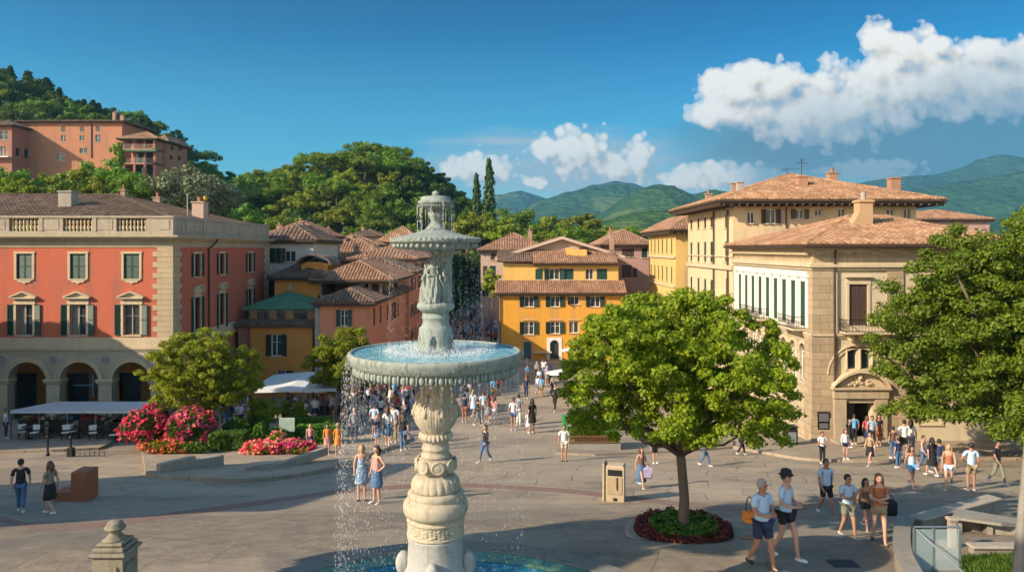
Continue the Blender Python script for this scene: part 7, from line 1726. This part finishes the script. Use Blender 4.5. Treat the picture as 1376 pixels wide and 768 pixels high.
# leaning pale tree trunk at far right bottom
t=thing('pale_trunk','pale grey slender leaning palm trunk at the lower right corner','tree',(XP(1362,13.5),13.5,FG)); m=MB(); d=13.5
m.tube([(0,0,-.3),(0.03,0,.2)]+[(.03+.022*k,0,.2+k*.28) for k in range(1,16)],[.12,.105]+[.10-.0035*k+.006*(k%2) for k in range(1,16)],14); m.build('trunk',M_BARKL,t,smooth=True)
tx,tz=.03+.022*15,.2+15*.28
m=MB()
for k in range(14):
    a=2*math.pi*k/14+.2; e=.5+.5*(k%3)/2; Lf=1.9
    if -.6<math.sin(a/1.0)-0 and math.cos(a)<-.2: Lf=.5
    pts=[Vector((tx+Lf*s_*math.cos(a),Lf*s_*math.sin(a),tz+e*Lf*s_-1.1*Lf*s_*s_)) for s_ in [j/8 for j in range(9)]]
    m.tube(pts,[.02-.002*j for j in range(9)],4)
    for j in range(1,9):
        for sg in (-1,1):
            o=pts[j]; dv=(pts[j]-pts[j-1]).normalized(); sd=dv.cross(Vector((0,0,1))).normalized()*sg
            for q in (0,.5):
                o2=pts[j-1].lerp(pts[j],q+.25); tip=o2+sd*.32*(1-j/12)+dv*.2-Vector((0,0,.1)); m.add([tuple(o2-dv*.02),tuple(o2+dv*.03),tuple(tip)],[(0,1,2)])
m.build('fronds',L_GRN,t) if False else None
bk=plain('timber',(.1,.06,.03),.8)
# ================================================================ people
SKIN=[plain('fair_skin',(.52,.29,.20),.55,var=.06),plain('tanned_skin',(.40,.20,.12),.55,var=.06),plain('dark_skin',(.16,.075,.045),.55,var=.06)]
def cloth(key,c,var=.18): return plain('cloth_'+key,c,.85,var=var,scale=5)
CL={'blue':cloth('light_blue',(.44,.57,.70)),'white':cloth('white',(.68,.68,.66)),'black':cloth('black',(.014,.014,.017)),'navy':cloth('navy',(.02,.035,.09)),'denim':cloth('denim',(.07,.14,.26)),'olive':cloth('grey_olive',(.20,.20,.15)),'rust':cloth('rust',(.36,.12,.05)),
 'orange':cloth('orange',(.70,.22,.03)),'khaki':cloth('khaki',(.30,.23,.13)),'red':cloth('red',(.42,.05,.05)),'pink':cloth('pink',(.55,.25,.25)),'grey':cloth('grey',(.20,.21,.23)),'cream':cloth('cream',(.55,.48,.38)),'sky':cloth('sky',(.12,.35,.62)),'green':cloth('green',(.10,.18,.10)),'lilac':cloth('lilac',(.38,.34,.48)),'brown':cloth('brown',(.14,.07,.045))}
tp_=NT('patterned_blue_print'); p=tp_.obj(); vv_=tp_.N('ShaderNodeTexVoronoi'); vv_.inputs['Scale'].default_value=18; tp_.L(p,vv_.inputs['Vector']); tp_.col(tp_.ramp(vv_.outputs['Distance'],[(.25,(.6,.65,.7)),(.5,(.12,.22,.35))])); tp_.set(.85); CL['print']=tp_.m
HAIR={'dark':plain('dark_hair',(.02,.014,.01),.6),'brown':plain('brown_hair',(.09,.045,.022),.6),'blond':plain('blond_hair',(.38,.24,.10),.6),'grey':plain('grey_hair',(.34,.32,.30),.6)}
M_EYE=plain('dark_eye',(.02,.015,.012),.3); M_LIP=plain('lips',(.35,.10,.08),.5); M_SHOEW=plain('white_shoe',(.65,.65,.66),.6); M_SHOED=plain('dark_shoe',(.03,.025,.022),.6)
def pose_pts(pose,female,heavy):
    """joint positions for a 1.72 m adult facing -y; left/right = x sign"""
    sh=.165 if female else .19; hip=.095 if female else .088
    J={}
    J['pel']=(0,0,.95);J['wai']=(0,.005,1.10);J['che']=(0,.0,1.30);J['nb']=(0,.01,1.445);J['nk']=(0,.0,1.51);J['h1']=(0,-.012,1.575);J['h2']=(0,-.006,1.655)
    def leg(s,kf,af,az=.07,toe=-.13,x=None):
        x=hip if x is None else x
        J['hp%d'%s]=(s*hip,0,.90);J['kn%d'%s]=(s*(x),kf,.50);J['an%d'%s]=(s*(x+.005),af,az);J['to%d'%s]=(s*(x+.03),af+toe,max(.03,az-.045))
    def arm(s,el,wr,hd): J['sh%d'%s]=(s*sh,.01,1.40);J['el%d'%s]=el;J['wr%d'%s]=wr;J['ha%d'%s]=hd
    if pose in('walk','walk2'):
        f=1 if pose=='walk' else -1
        leg(f,-.17,-.24,.075); leg(-f,.04,.30,.16,-.10)
        arm(f,(f*(sh+.05),.10,1.13),(f*(sh+.05),.12,.90),(f*(sh+.04),.10,.80)); arm(-f,(-f*(sh+.05),-.04,1.13),(-f*(sh+.04),-.18,.93),(-f*(sh+.02),-.24,.85))
    elif pose=='stand': leg(1,-.02,.02); leg(-1,0,0); [arm(s,(s*(sh+.06),.03,1.13),(s*(sh+.06),-.02,.89),(s*(sh+.05),-.04,.79)) for s in(1,-1)]
    elif pose=='phone': leg(1,-.02,.02); leg(-1,0,0); [arm(s,(s*(sh+.05),-.01,1.14),(s*.07,-.27,1.17),(s*.02,-.33,1.21)) for s in(1,-1)]
    elif pose=='fold': leg(1,-.14,-.18); leg(-1,.03,.2,.12,-.11); [arm(s,(s*(sh+.04),-.02,1.15),(-s*.04,-.22,1.13+.03*s),(-s*.11,-.23,1.14+.03*s)) for s in(1,-1)]
    elif pose=='hip': leg(1,-.02,.02,x=.11); leg(-1,0,0,x=.1); arm(1,(sh+.16,.06,1.18),(.17,-.05,1.02),(.13,-.1,1.0)); arm(-1,(-sh-.06,.03,1.13),(-sh-.05,-.06,.9),(-sh-.04,-.09,.8))
    elif pose=='wave': leg(1,-.02,.02); leg(-1,0,0); arm(1,(sh+.12,-.08,1.25),(sh+.02,-.16,1.46),(sh-.02,-.17,1.55)); arm(-1,(-sh-.06,.03,1.13),(-sh-.05,-.02,.9),(-sh-.05,-.04,.8))
    elif pose=='walkphone': leg(1,-.15,-.2); leg(-1,.04,.26,.14,-.1); arm(1,(sh+.04,-.02,1.14),(.08,-.24,1.12),(.03,-.32,1.15)); arm(-1,(-sh-.03,-.02,1.14),(-.09,-.24,1.10),(-.03,-.31,1.13))
    return J,sh,hip
PN=0
def person(px,py,hpx,label,pose='walk',face=0,top='white',bottom='navy',bt='shorts',female=False,skin=0,hair='dark',hs='short',sleeve='short',shoe='w',detail=1,hat=None,heavy=1.0,group=None,d=None,at=None):
    """face: degrees; 0 faces the camera, 90 faces right, 180 away"""
    g=G(px,py) if at is None else Vector(at); S=hpx/F*g.y/1.72 if hpx else 1.0
    t=thing('person',label,'person',g,R(face),group); t.scale=(S,S,S)
    J,sh,hip=pose_pts(pose,female,heavy); names=list(J); ix={n:i for i,n in enumerate(names)}
    hv=heavy; wa=(.115*hv,.085*hv) if female else (.125*hv,.095*hv)
    Rd={'pel':(.145*hv if female else .135*hv,.10*hv),'wai':wa,'che':(.135*hv,.10*hv),'nb':(.085,.07),'nk':(.05,.05),'h1':(.072,.085),'h2':(.082,.095)}
    for s in (1,-1):
        Rd['hp%d'%s]=.088*hv;Rd['kn%d'%s]=.056*hv;Rd['an%d'%s]=.036;Rd['to%d'%s]=.034;Rd['sh%d'%s]=.058*hv if not female else .048;Rd['el%d'%s]=.041*hv;Rd['wr%d'%s]=.027;Rd['ha%d'%s]=(.034,.02)
    E=[('pel','wai'),('wai','che'),('che','nb'),('nb','nk'),('nk','h1'),('h1','h2')]
    for s in (1,-1): E+=[('pel','hp%d'%s),('hp%d'%s,'kn%d'%s),('kn%d'%s,'an%d'%s),('an%d'%s,'to%d'%s),('nb','sh%d'%s),('sh%d'%s,'el%d'%s),('el%d'%s,'wr%d'%s),('wr%d'%s,'ha%d'%s)]
    V=[Vector(J[n]) for n in names]; ED=[(ix[a],ix[b]) for a,b in E]; RR=[Rd[n] for n in names]
    if detail>=2:   # calf bulge and nose tip
        for s in (1,-1):
            a,b=J['kn%d'%s],J['an%d'%s]; pass
    me=skin_obj('body',V,ED,RR,SKIN[skin],None,1 if detail else 0,ix['pel'])
    body=link('body',me,t)
    if detail>=2:
        m=MB()
        for s in (1,-1):
            w=Vector(J['wr%d'%s]); h=Vector(J['ha%d'%s]); dv=(h-w).normalized(); sd=dv.cross(Vector((1,0,0))).normalized() if abs(dv.x)<.7 else dv.cross(Vector((0,0,1))).normalized(); inw=Vector((-s,0,0)) if abs(dv.x)<.7 else Vector((0,-.2,-1))
            for k,(o,L) in enumerate(((-.026,.062),(-.009,.074),(.009,.07),(.026,.055))):
                b0=h+sd*o-dv*.01; b1=b0+dv*L*.45; b2=b1+(dv*.7+inw*.5)*L*.35; b3=b2+(dv*.3+inw*.8)*L*.3; m.tube([b0,b1,b2,b3],[.0095,.009,.008,.006],6)
            b0=w.lerp(h,.55)+sd*.025; m.tube([b0,b0+sd*.03+dv*.02+inw*.01,b0+sd*.035+dv*.05+inw*.02],[.011,.0095,.007],6)
        m.build('fingers',SKIN[skin],body,smooth=True)
    # face
    hx,hy,hz_=J['h2'][0],J['h2'][1]-.005,J['h2'][2]-.03
    if detail>=1:
        m=MB(); m.ball((0,hy-.005,hz_-.01),.092,16,12,(.86,1.0,1.22)); m.ball((0,hy-.094,hz_-.03),.017,8,6,(.8,1,1.5))
        for s in (1,-1): m.ball((s*.08,hy+.01,hz_-.015),.02,8,6,(.5,1,1.5))
        m.build('head',SKIN[skin],t,smooth=True)
        m=MB(); 
        for s in (1,-1): m.ball((s*.032,hy-.086,hz_+.002),.0115,8,6,(1.3,.6,.8)); m.box(s*.032-.02,s*.032+.02,hy-.093,hy-.085,hz_+.021,hz_+.028)
        m.build('eyes',M_EYE,t,smooth=True); m=MB(); m.ball((0,hy-.083,hz_-.068),.02,8,6,(1.2,.5,.38)); m.build('mouth',M_LIP,t,smooth=True)
    # hair
    hm=HAIR.get(hair,HAIR['dark']); m=MB(); m.ball((0,hy+.016,hz_+.025),.102,16,12,(.95,.98,1.08))
    if hs in('long','mid'):
        L=.34 if hs=='long' else .18
        m.tube([(0,hy+.05,hz_+.06),(0,hy+.085,hz_-.04),(0,hy+.09,hz_-.15),(0,hy+.075,hz_-.15-L*.45)],[.07,.088,.082,.03],12)
        for s in (1,-1): m.tube([(s*.07,hy-.01,hz_+.04),(s*.086,hy+.0,hz_-.05),(s*.085,hy-.0,hz_-.14-L*.3),(s*.07,hy-.02,hz_-.14-L*.6)],[.03,.032,.03,.012],8)
    if hs=='bun': m.ball((0,hy+.07,hz_+.1),.05,8,6)
    s0=[]; 
    for i,(x,y,z) in enumerate(m.v):      # hairline: pull the front back off the face
        if y<hy-.035 and z<hz_+.062 and abs(x)<.085: m.v[i]=(x*.85,hy-.035+(y-hy+.035)*.05,z)
    if hat!='full': m.build('hair',hm,t,smooth=True)
    if hat:
        m=MB(); hm2=CL.get({'black':'black','white':'white','straw':'khaki','full':'black'}[hat])
        m.lathe([(.175 if hat!='black' else .15,hz_+.055),(.11,hz_+.075),(.108,hz_+.10),(.098,hz_+.15),(.05,hz_+.175),(.0,hz_+.18)],20,(0,hy+.005),caps=False); m.build('hat',hm2,t,smooth=True)
    # clothes
    tm_=CL[top]; ex=.016
    def shell(name,ns,es,rad,mat): 
        ii={n:i for i,n in enumerate(ns)}; pts=[Vector(J[n]) if isinstance(n,str) and n in J else Vector(extra[n]) for n in ns]
        return link(name,skin_obj(name,pts,[(ii[a],ii[b]) for a,b in es],rad,mat,None,1 if detail else 0,0),t)
    extra={}
    for s in (1,-1):
        a,b=Vector(J['sh%d'%s]),Vector(J['el%d'%s]); extra['sl%d'%s]=a.lerp(b,.72 if sleeve=='short' else 1.0); extra['cu%d'%s]=Vector(J['el%d'%s]).lerp(Vector(J['wr%d'%s]),.85)
        a,b=Vector(J['hp%d'%s]),Vector(J['kn%d'%s]); extra['st%d'%s]=a.lerp(b,.80 if not female else .5)
        extra['cuf%d'%s]=Vector(J['kn%d'%s]).lerp(Vector(J['an%d'%s]),.88)
    extra['hem']=Vector((0,0,.90 if bt not in('dress',) else .9)); extra['top']=Vector((0,.01,1.43)); extra['neck']=Vector((0,.006,1.47))
    def up(r,e): return tuple(x+e for x in r) if hasattr(r,'__len__') else r+e
    ns=['hem','pel','wai','che','top']; rad=[up(Rd['pel'],ex+.006),up(Rd['pel'],ex+.006),up(Rd['wai'],ex+.012),up(Rd['che'],ex),up(Rd['nb'],.008)]
    es=[('hem','pel'),('pel','wai'),('wai','che'),('che','top')]
    if sleeve!='none':
        for s in (1,-1):
            ns+=['sh%d'%s,'sl%d'%s]; rad+=[up(Rd['sh%d'%s],.012),.062*hv if sleeve=='short' else .055]; es+=[('top','sh%d'%s),('sh%d'%s,'sl%d'%s)]
            if sleeve=='long': ns.append('cu%d'%s); rad.append(.038); es.append(('sl%d'%s,'cu%d'%s))
    else: rad[3]=up(Rd['che'],.012); rad[4]=up((.06,.05),.008)
    extra['top']=Vector((0,.01,1.415)) if sleeve=='none' else extra['top']
    shell('shirt' if bt!='dress' else 'bodice',ns,es,rad,tm_)
    bm=CL[bottom]
    if bt in('shorts','trousers'):
        ns=['pel']; rad=[up(Rd['pel'],.012)]; es=[]
        for s in (1,-1):
            ns+=['hp%d'%s]; rad+=[Rd['hp%d'%s]+.016]; es+=[('pel','hp%d'%s)]
            if bt=='shorts': ns+=['st%d'%s]; rad+=[.088*hv]; es+=[('hp%d'%s,'st%d'%s)]
            else: ns+=['kn%d'%s,'cuf%d'%s]; rad+=[.074,.058]; es+=[('hp%d'%s,'kn%d'%s),('kn%d'%s,'cuf%d'%s)]
        shell(bt,ns,es,rad,bm)
    else:
        z1={'skirt':.52,'dress':.56,'longskirt':.28}[bt]; fy=0
        m=MB(); 
        m.lathe([(.155*hv,1.03),(.172*hv,.95),(.185*hv,.84),(.20*hv,.70),(.225*hv,z1+.02),(.215*hv,z1)],28,mod=lambda r,z,a:r*(1+.05*math.sin(7*a+2)*(1.03-z)*2)*(1 if abs(math.cos(a))>.0 else 1),caps=False)
        m.v=[(x,y*.82,z) for x,y,z in m.v]; m.build('skirt',bm,t,smooth=True)
    # shoes
    sm_=M_SHOEW if shoe=='w' else M_SHOED
    for s in (1,-1):
        a=Vector(J['an%d'%s]); b=Vector(J['to%d'%s]); dn=Vector((0,0,-.035)); heel=a+Vector((0,.035,-.025))
        m=MB(); m.tube([heel+Vector((0,.02,0)),heel,a.lerp(b,.5)+Vector((0,0,-.022)),b+Vector((0,-.02,.002)),b+Vector((0,-.06,.0))],[.02,.04,.044,.04,.015],9)
        m.build('shoe',sm_,t,smooth=True)
    return t
def bag(label,pos,mat,w=.3,h=.36,dd=.16,name='bag',strap=None,rz=0):
    t=thing(name,label,'bag',pos,rz); m=MB(); m.bev(-w/2,w/2,-dd/2,dd/2,0,h,min(.05,dd/3)); m.build('body',mat,t); m=MB(); m.bev(-w*.35,w*.35,-dd/2-.035,-dd/2+.0,h*.12,h*.5,.015); m.build('pocket',mat,t)
    m=MB(); pts=[(w*.3*math.cos(a),0,h+ (strap or .12)*math.sin(a)) for a in [math.pi*k/8 for k in range(9)]]; m.tube(pts,.012,5); m.build('strap',M_DKW,t); return t
def atp(px,py,d): return P(px,py,d)
# ---- nearest people
person(1024,764,119,'grey-haired heavy man in light blue T-shirt and navy shorts at the lower right','walkphone',28,'blue','navy','shorts',False,1,'grey','short','short','d',2,None,1.16)
bag('orange shoulder bag behind the grey-haired man in light blue',atp(1007,702,15.75),CL['orange'],.26,.26,.2,strap=.3)
person(1056,751,117,'slim person in black bucket hat, light blue shirt and black shorts looking at a phone','walkphone',40,'blue','black','shorts',True,0,'dark','short','short','w',2,'black')
person(1110,694,77,'man in light blue polo and black shorts walking toward the viewer, arms down','walk',8,'blue','black','shorts',False,1,'brown','short','short','w',2)
person(1139,722,84,'dark-haired man in blue shirt and pale shorts with folded arms','fold',15,'blue','olive','shorts',False,1,'dark','short','short','w',2,None,1.08)
person(1163,712,69,'curly dark-haired girl in brown top behind the man with folded arms','walk2',10,'brown','black','shorts',True,1,'dark','mid','none','w',1)
person(1181,730,93,'woman with headband in rust orange top and khaki shorts','fold',-12,'rust','khaki','shorts',True,0,'brown','long','short','d',2)
bag('black backpack hanging at the side of the woman in rust orange',atp(1196,692,20.0),CL['black'],.3,.42,.2,'backpack')
person(28,689,72,'man in black T-shirt and jeans walking away at the far left','walk',205,'black','denim','trousers',False,0,'dark','short','short','w',2)
person(67,691,71,'woman in grey-olive shirt and black skirt walking beside the man in black','walk2',255,'olive','black','skirt',True,0,'brown','mid','short','w',2)
person(486,672,74,'woman with long fair hair in a blue patterned dress beside the fountain','stand',12,'print','print','dress',True,0,'blond','long','none','d',2)
person(506,676,77,'dark-haired woman in pale top and denim skirt beside the woman in blue pattern','hip',-40,'pink','denim','skirt',True,0,'dark','long','none','w',2)
person(652,621,50,'woman in dark cardigan and blue jeans crossing the square right of the fountain','walk2',-50,'black','denim','trousers',True,0,'dark','long','long','w',1)
person(758,619,48,'man in white shirt and cream shorts standing before the plant stand','stand',0,'white','cream','shorts',False,1,'brown','short','short','d',2)
person(862,655,54,'woman in maroon top and long denim skirt carrying a blue bundle','walk2',30,'brown','denim','longskirt',True,0,'brown','mid','none','w',2)
bag('blue and white cloth bundle in the hand of the woman in the denim skirt',atp(870,642,27.6),CL['lilac'],.34,.42,.22)
person(947,626,42,'person in brown checked shirt and jeans right of the big tree trunk','walk',60,'brown','denim','trousers',False,1,'dark','short','long','w',1)
person(996,611,38,'dark-clothed person half hidden under the big tree crown','walk',90,'black','black','trousers',False,1,'dark','short','long','w',1)
person(880,622,40,'small child in black under the tree crown left of the trunk','stand',20,'black','black','shorts',False,0,'dark','short','short','w',1)
# group before the corner palazzo
PP=[(1105,622,42,'man in pale shirt and black trousers hands on hips before the notice board','phone',5,'white','black','trousers',0,1,'dark','short'),
(1136,620,40,'woman in white jacket and navy shorts left of the palazzo entrance','stand',10,'white','navy','shorts',1,0,'brown','long'),
(1141,604,38,'woman in black dress on the step left of the doorway','stand',20,'black','black','dress',1,0,'dark','long'),
(1148,600,40,'person in bright sky blue shirt in the doorway','stand',180,'sky','black','trousers',0,1,'dark','short'),
(1165,602,40,'person in coral top in the middle of the doorway','stand',170,'red','navy','skirt',1,0,'brown','mid'),
(1172,604,42,'person in patterned dark shirt in the doorway right side','stand',-20,'print','black','trousers',0,1,'dark','short'),
(1181,602,42,'woman in dark floral dress standing right of the doorway','stand',0,'black','rust','dress',1,1,'dark','long'),
(1169,625,44,'woman in tan top and black skirt striding left before the entrance','walk',-60,'khaki','black','skirt',1,0,'brown','short'),
(1200,619,42,'woman with brown backpack and blue jeans right of the entrance','stand',180,'brown','denim','trousers',1,0,'dark','bun'),
(1215,618,50,'tall person in white long-sleeved shirt and black shorts with back turned','hip',180,'white','black','shorts',0,0,'dark','short'),
(1224,616,48,'person with long dark hair in white behind the tall one','stand',150,'white','grey','trousers',1,0,'dark','long'),
(1225,655,56,'woman in light blue vest and denim shorts walking toward the right tree','walk2',10,'blue','sky','shorts',1,1,'dark','long'),
(1241,633,48,'person in lilac shirt and blue jeans behind the woman in the blue vest','walk',40,'lilac','denim','trousers',0,0,'brown','short'),
(1252,640,52,'person in black top and black skirt under the right tree','walk',180,'black','black','skirt',1,0,'dark','long'),
(1262,640,50,'second person in dark navy beside the one in black under the right tree','stand',170,'navy','grey','shorts',0,1,'dark','short'),
(1275,657,60,'woman in rust vest and pale blue shorts striding under the right tree','walk2',-30,'rust','blue','shorts',1,0,'blond','long'),
(1305,659,64,'man in light blue shirt and khaki shorts with a strap over his shoulder','hip',175,'blue','khaki','shorts',0,1,'dark','short'),
(1340,650,58,'person in black top and grey trousers farthest right under the tree','walk',30,'black','olive','trousers',0,1,'dark','short'),
(1207,628,40,'child in navy sitting group edge near the blue jeans','stand',200,'navy','denim','trousers',0,0,'dark','short')]
for px,py,h,lb,po,fa,tp1,bt1,kind,fe,sk,ha,hs1 in PP: person(px,py,h,lb.replace('sitting group edge near','standing beside'),po,fa,tp1,bt1,kind,bool(fe),sk,ha,hs1,'long' if 'long-sleeved' in lb or 'jacket' in lb else ('none' if 'vest' in lb else 'short'),'w',2 if h>52 else 1)
# people by the garden and behind the water
QQ=[(417,612,38,'woman in pale coral top and navy skirt at the end of the petunias','stand',10,'pink','navy','skirt',1,0,'blond','long'),
(440,614,40,'woman in orange top and pale pink skirt beside the orange dress','walk',10,'orange','pink','skirt',1,1,'dark','mid'),
(454,616,42,'woman in a bright orange dress and orange hat by the hedge','walk2',15,'orange','orange','dress',1,1,'brown','short'),
(396,565,28,'person in cream shirt under the white tent awning','stand',180,'cream','khaki','skirt',1,0,'brown','mid'),
(409,566,28,'person in white shirt reaching under the tent awning','wave',200,'white','denim','trousers',0,0,'brown','short'),
(462,585,36,'person in red and black at the left edge of the falling water','stand',40,'red','black','trousers',1,0,'dark','short'),
(476,596,44,'grey-haired person in grey jacket behind the falling water','stand',20,'grey','navy','trousers',0,0,'grey','short'),
(503,590,44,'man in light blue shirt behind the falling water','stand',170,'blue','navy','shorts',0,1,'dark','short'),
(507,604,42,'red-haired woman in navy dress behind the falling water','stand',60,'navy','print','dress',1,0,'blond','mid'),
(521,603,52,'woman in white striped blouse and blue patterned skirt behind the water','walk',180,'white','denim','skirt',1,0,'brown','long'),
(529,598,52,'man in white shirt just right of the striped blouse','stand',180,'white','khaki','trousers',0,1,'dark','short'),
(542,606,50,'woman in black top and jeans next to the fountain stem','walk2',190,'black','denim','trousers',1,0,'brown','long'),
(488,575,36,'person in pale top farther back behind the falling water','stand',0,'cream','grey','trousers',1,0,'brown','mid'),
(512,566,34,'person in white top farther back left of the stem','stand',150,'white','navy','shorts',1,0,'dark','mid'),
(624,567,38,'man in navy vest and red shorts right of the fountain stem','stand',180,'navy','rust','shorts',0,1,'dark','short'),
(628,556,36,'person in white behind the man in the navy vest','stand',160,'white','denim','trousers',1,0,'brown','mid'),
(636,560,36,'person in light blue dress right of the navy vest','walk',150,'blue','blue','dress',1,0,'blond','long'),
(642,572,36,'person in black crouched shape carrying a bag mid square','walkphone',90,'black','grey','trousers',0,0,'dark','short'),
(650,566,40,'tall person in pale blue shirt in the middle of the square','stand',190,'blue','grey','trousers',0,0,'brown','short'),
(656,568,38,'person in brown top near the red top','walk',170,'brown','grey','skirt',1,1,'dark','mid'),
(662,562,36,'person in red top in the middle of the square','stand',190,'red','black','shorts',1,0,'dark','mid'),
(664,570,38,'person in white trousers and coral top at the group edge','walk2',150,'pink','white','trousers',1,0,'brown','long'),
(690,578,44,'woman in white top and denim shorts in front of the open square','stand',180,'white','denim','shorts',1,1,'brown','bun'),
(697,572,42,'person in pale grey shirt beside the woman in denim shorts','stand',150,'grey','white','trousers',0,0,'dark','short'),
(715,582,46,'long-haired woman in black dress with a red bag','stand',-150,'black','black','dress',1,0,'dark','long'),
(710,582,30,'child in a white dress holding hands with the woman in black','walk',170,'white','white','dress',1,0,'brown','mid'),
(707,535,30,'person all in navy standing apart behind the group','stand',0,'navy','navy','trousers',0,1,'dark','short'),
(746,552,36,'person in black coat at the edge of the big tree crown','walk',-30,'black','black','trousers',0,0,'dark','short'),
(742,530,26,'person in grey near the parasol beside the tree','walk',100,'grey','navy','trousers',0,0,'dark','short'),
(608,552,34,'person in teal shirt just right of the vase','stand',180,'sky','navy','shorts',0,1,'dark','short'),
(38,552,30,'person in white shirt inside the left arch of the arcade','stand',30,'white','black','trousers',0,0,'dark','short'),
(8,592,40,'person in navy trousers and pale shirt at the far left kerb','stand',120,'white','navy','trousers',0,0,'brown','short'),
(184,570,28,'person in pale shirt at the right end of the awning','stand',0,'blue','white','trousers',0,0,'brown','short'),
(310,568,28,'person in pale top behind the box bushes','stand',10,'cream','brown','trousers',1,0,'brown','mid'),
(325,566,28,'person in white blouse behind the round bush','stand',-10,'white','rust','skirt',1,0,'brown','mid'),
(336,568,30,'person in magenta top with navy skirt in the garden','stand',20,'red','navy','skirt',1,0,'dark','long'),
(130,585,30,'person in a pale jacket seated height by the awning posts','stand',-60,'lilac','black','trousers',0,0,'dark','short')]
for px,py,h,lb,po,fa,tp1,bt1,kind,fe,sk,ha,hs1 in QQ: person(px,py,h,lb.replace('seated height','standing').replace('crouched shape',''),po,fa,tp1,bt1,kind,bool(fe),sk,ha,hs1,'long' if 'jacket' in lb or 'coat' in lb else 'short','w',1,'straw' if 'hat' in lb else None)
# ---- the crowd in the street: a dozen kinds, copied
random.seed(99)
kinds=[('white','navy','shorts',0,0,'dark','short'),('blue','denim','trousers',0,1,'brown','short'),('white','denim','skirt',1,0,'brown','long'),('black','black','trousers',0,0,'dark','short'),('red','navy','shorts',0,1,'dark','short'),('pink','white','trousers',1,0,'blond','long'),
('grey','black','trousers',0,0,'grey','short'),('sky','khaki','shorts',0,1,'brown','short'),('cream','brown','skirt',1,0,'brown','mid'),('navy','denim','trousers',1,1,'dark','long'),('orange','denim','shorts',1,0,'dark','mid'),('lilac','grey','skirt',1,0,'grey','mid')]
base=[]
for k,(tp1,bt1,kd,fe,sk,ha,hs1) in enumerate(kinds):
    d=92+k*2; x=XP(585+6*k,d); o=person(0,0,None,'%s top and %s %s on a passer-by in the crowded street'%(tp1,bt1,kd),random.choice(['walk','walk2','stand']),random.choice([0,180,170,10,200,90]),tp1,bt1,kd,bool(fe),sk,ha,hs1,'short','w',0,at=(x,d,gz(x,d)),group='street crowd in %s and %s'%(tp1,bt1)); base.append(o)
spots=[]
def scatter(n,px0,px1,d0,d1,gap=.55):
    c=0;tr=0
    while c<n and tr<4000:
        tr+=1; d=random.uniform(d0,d1); px=random.uniform(px0,px1); x=XP(px,d)
        if d>82 and x>-2.0: continue
        if d>92 and x<-11.3: continue
        if x<-10.6 and d>59: continue
        if d>80 and px0>1000: continue
        if any((x-a)**2+(d-b)**2<gap*gap for a,b in spots): continue
        spots.append((x,d)); c+=1
scatter(125,560,672,88,150); scatter(40,590,665,150,240,.7); scatter(44,560,670,70,88,.7); scatter(20,600,740,60,75,1.0); scatter(26,470,560,50,62,.8); scatter(14,380,470,50,56,.8); scatter(14,190,345,45.5,49.5,.8)
for i,(x,d) in enumerate(spots):
    b=base[random.randrange(len(base))]; dup(b,(x,d,gz(x,d)),random.uniform(0,6.28),random.uniform(.9,1.06))
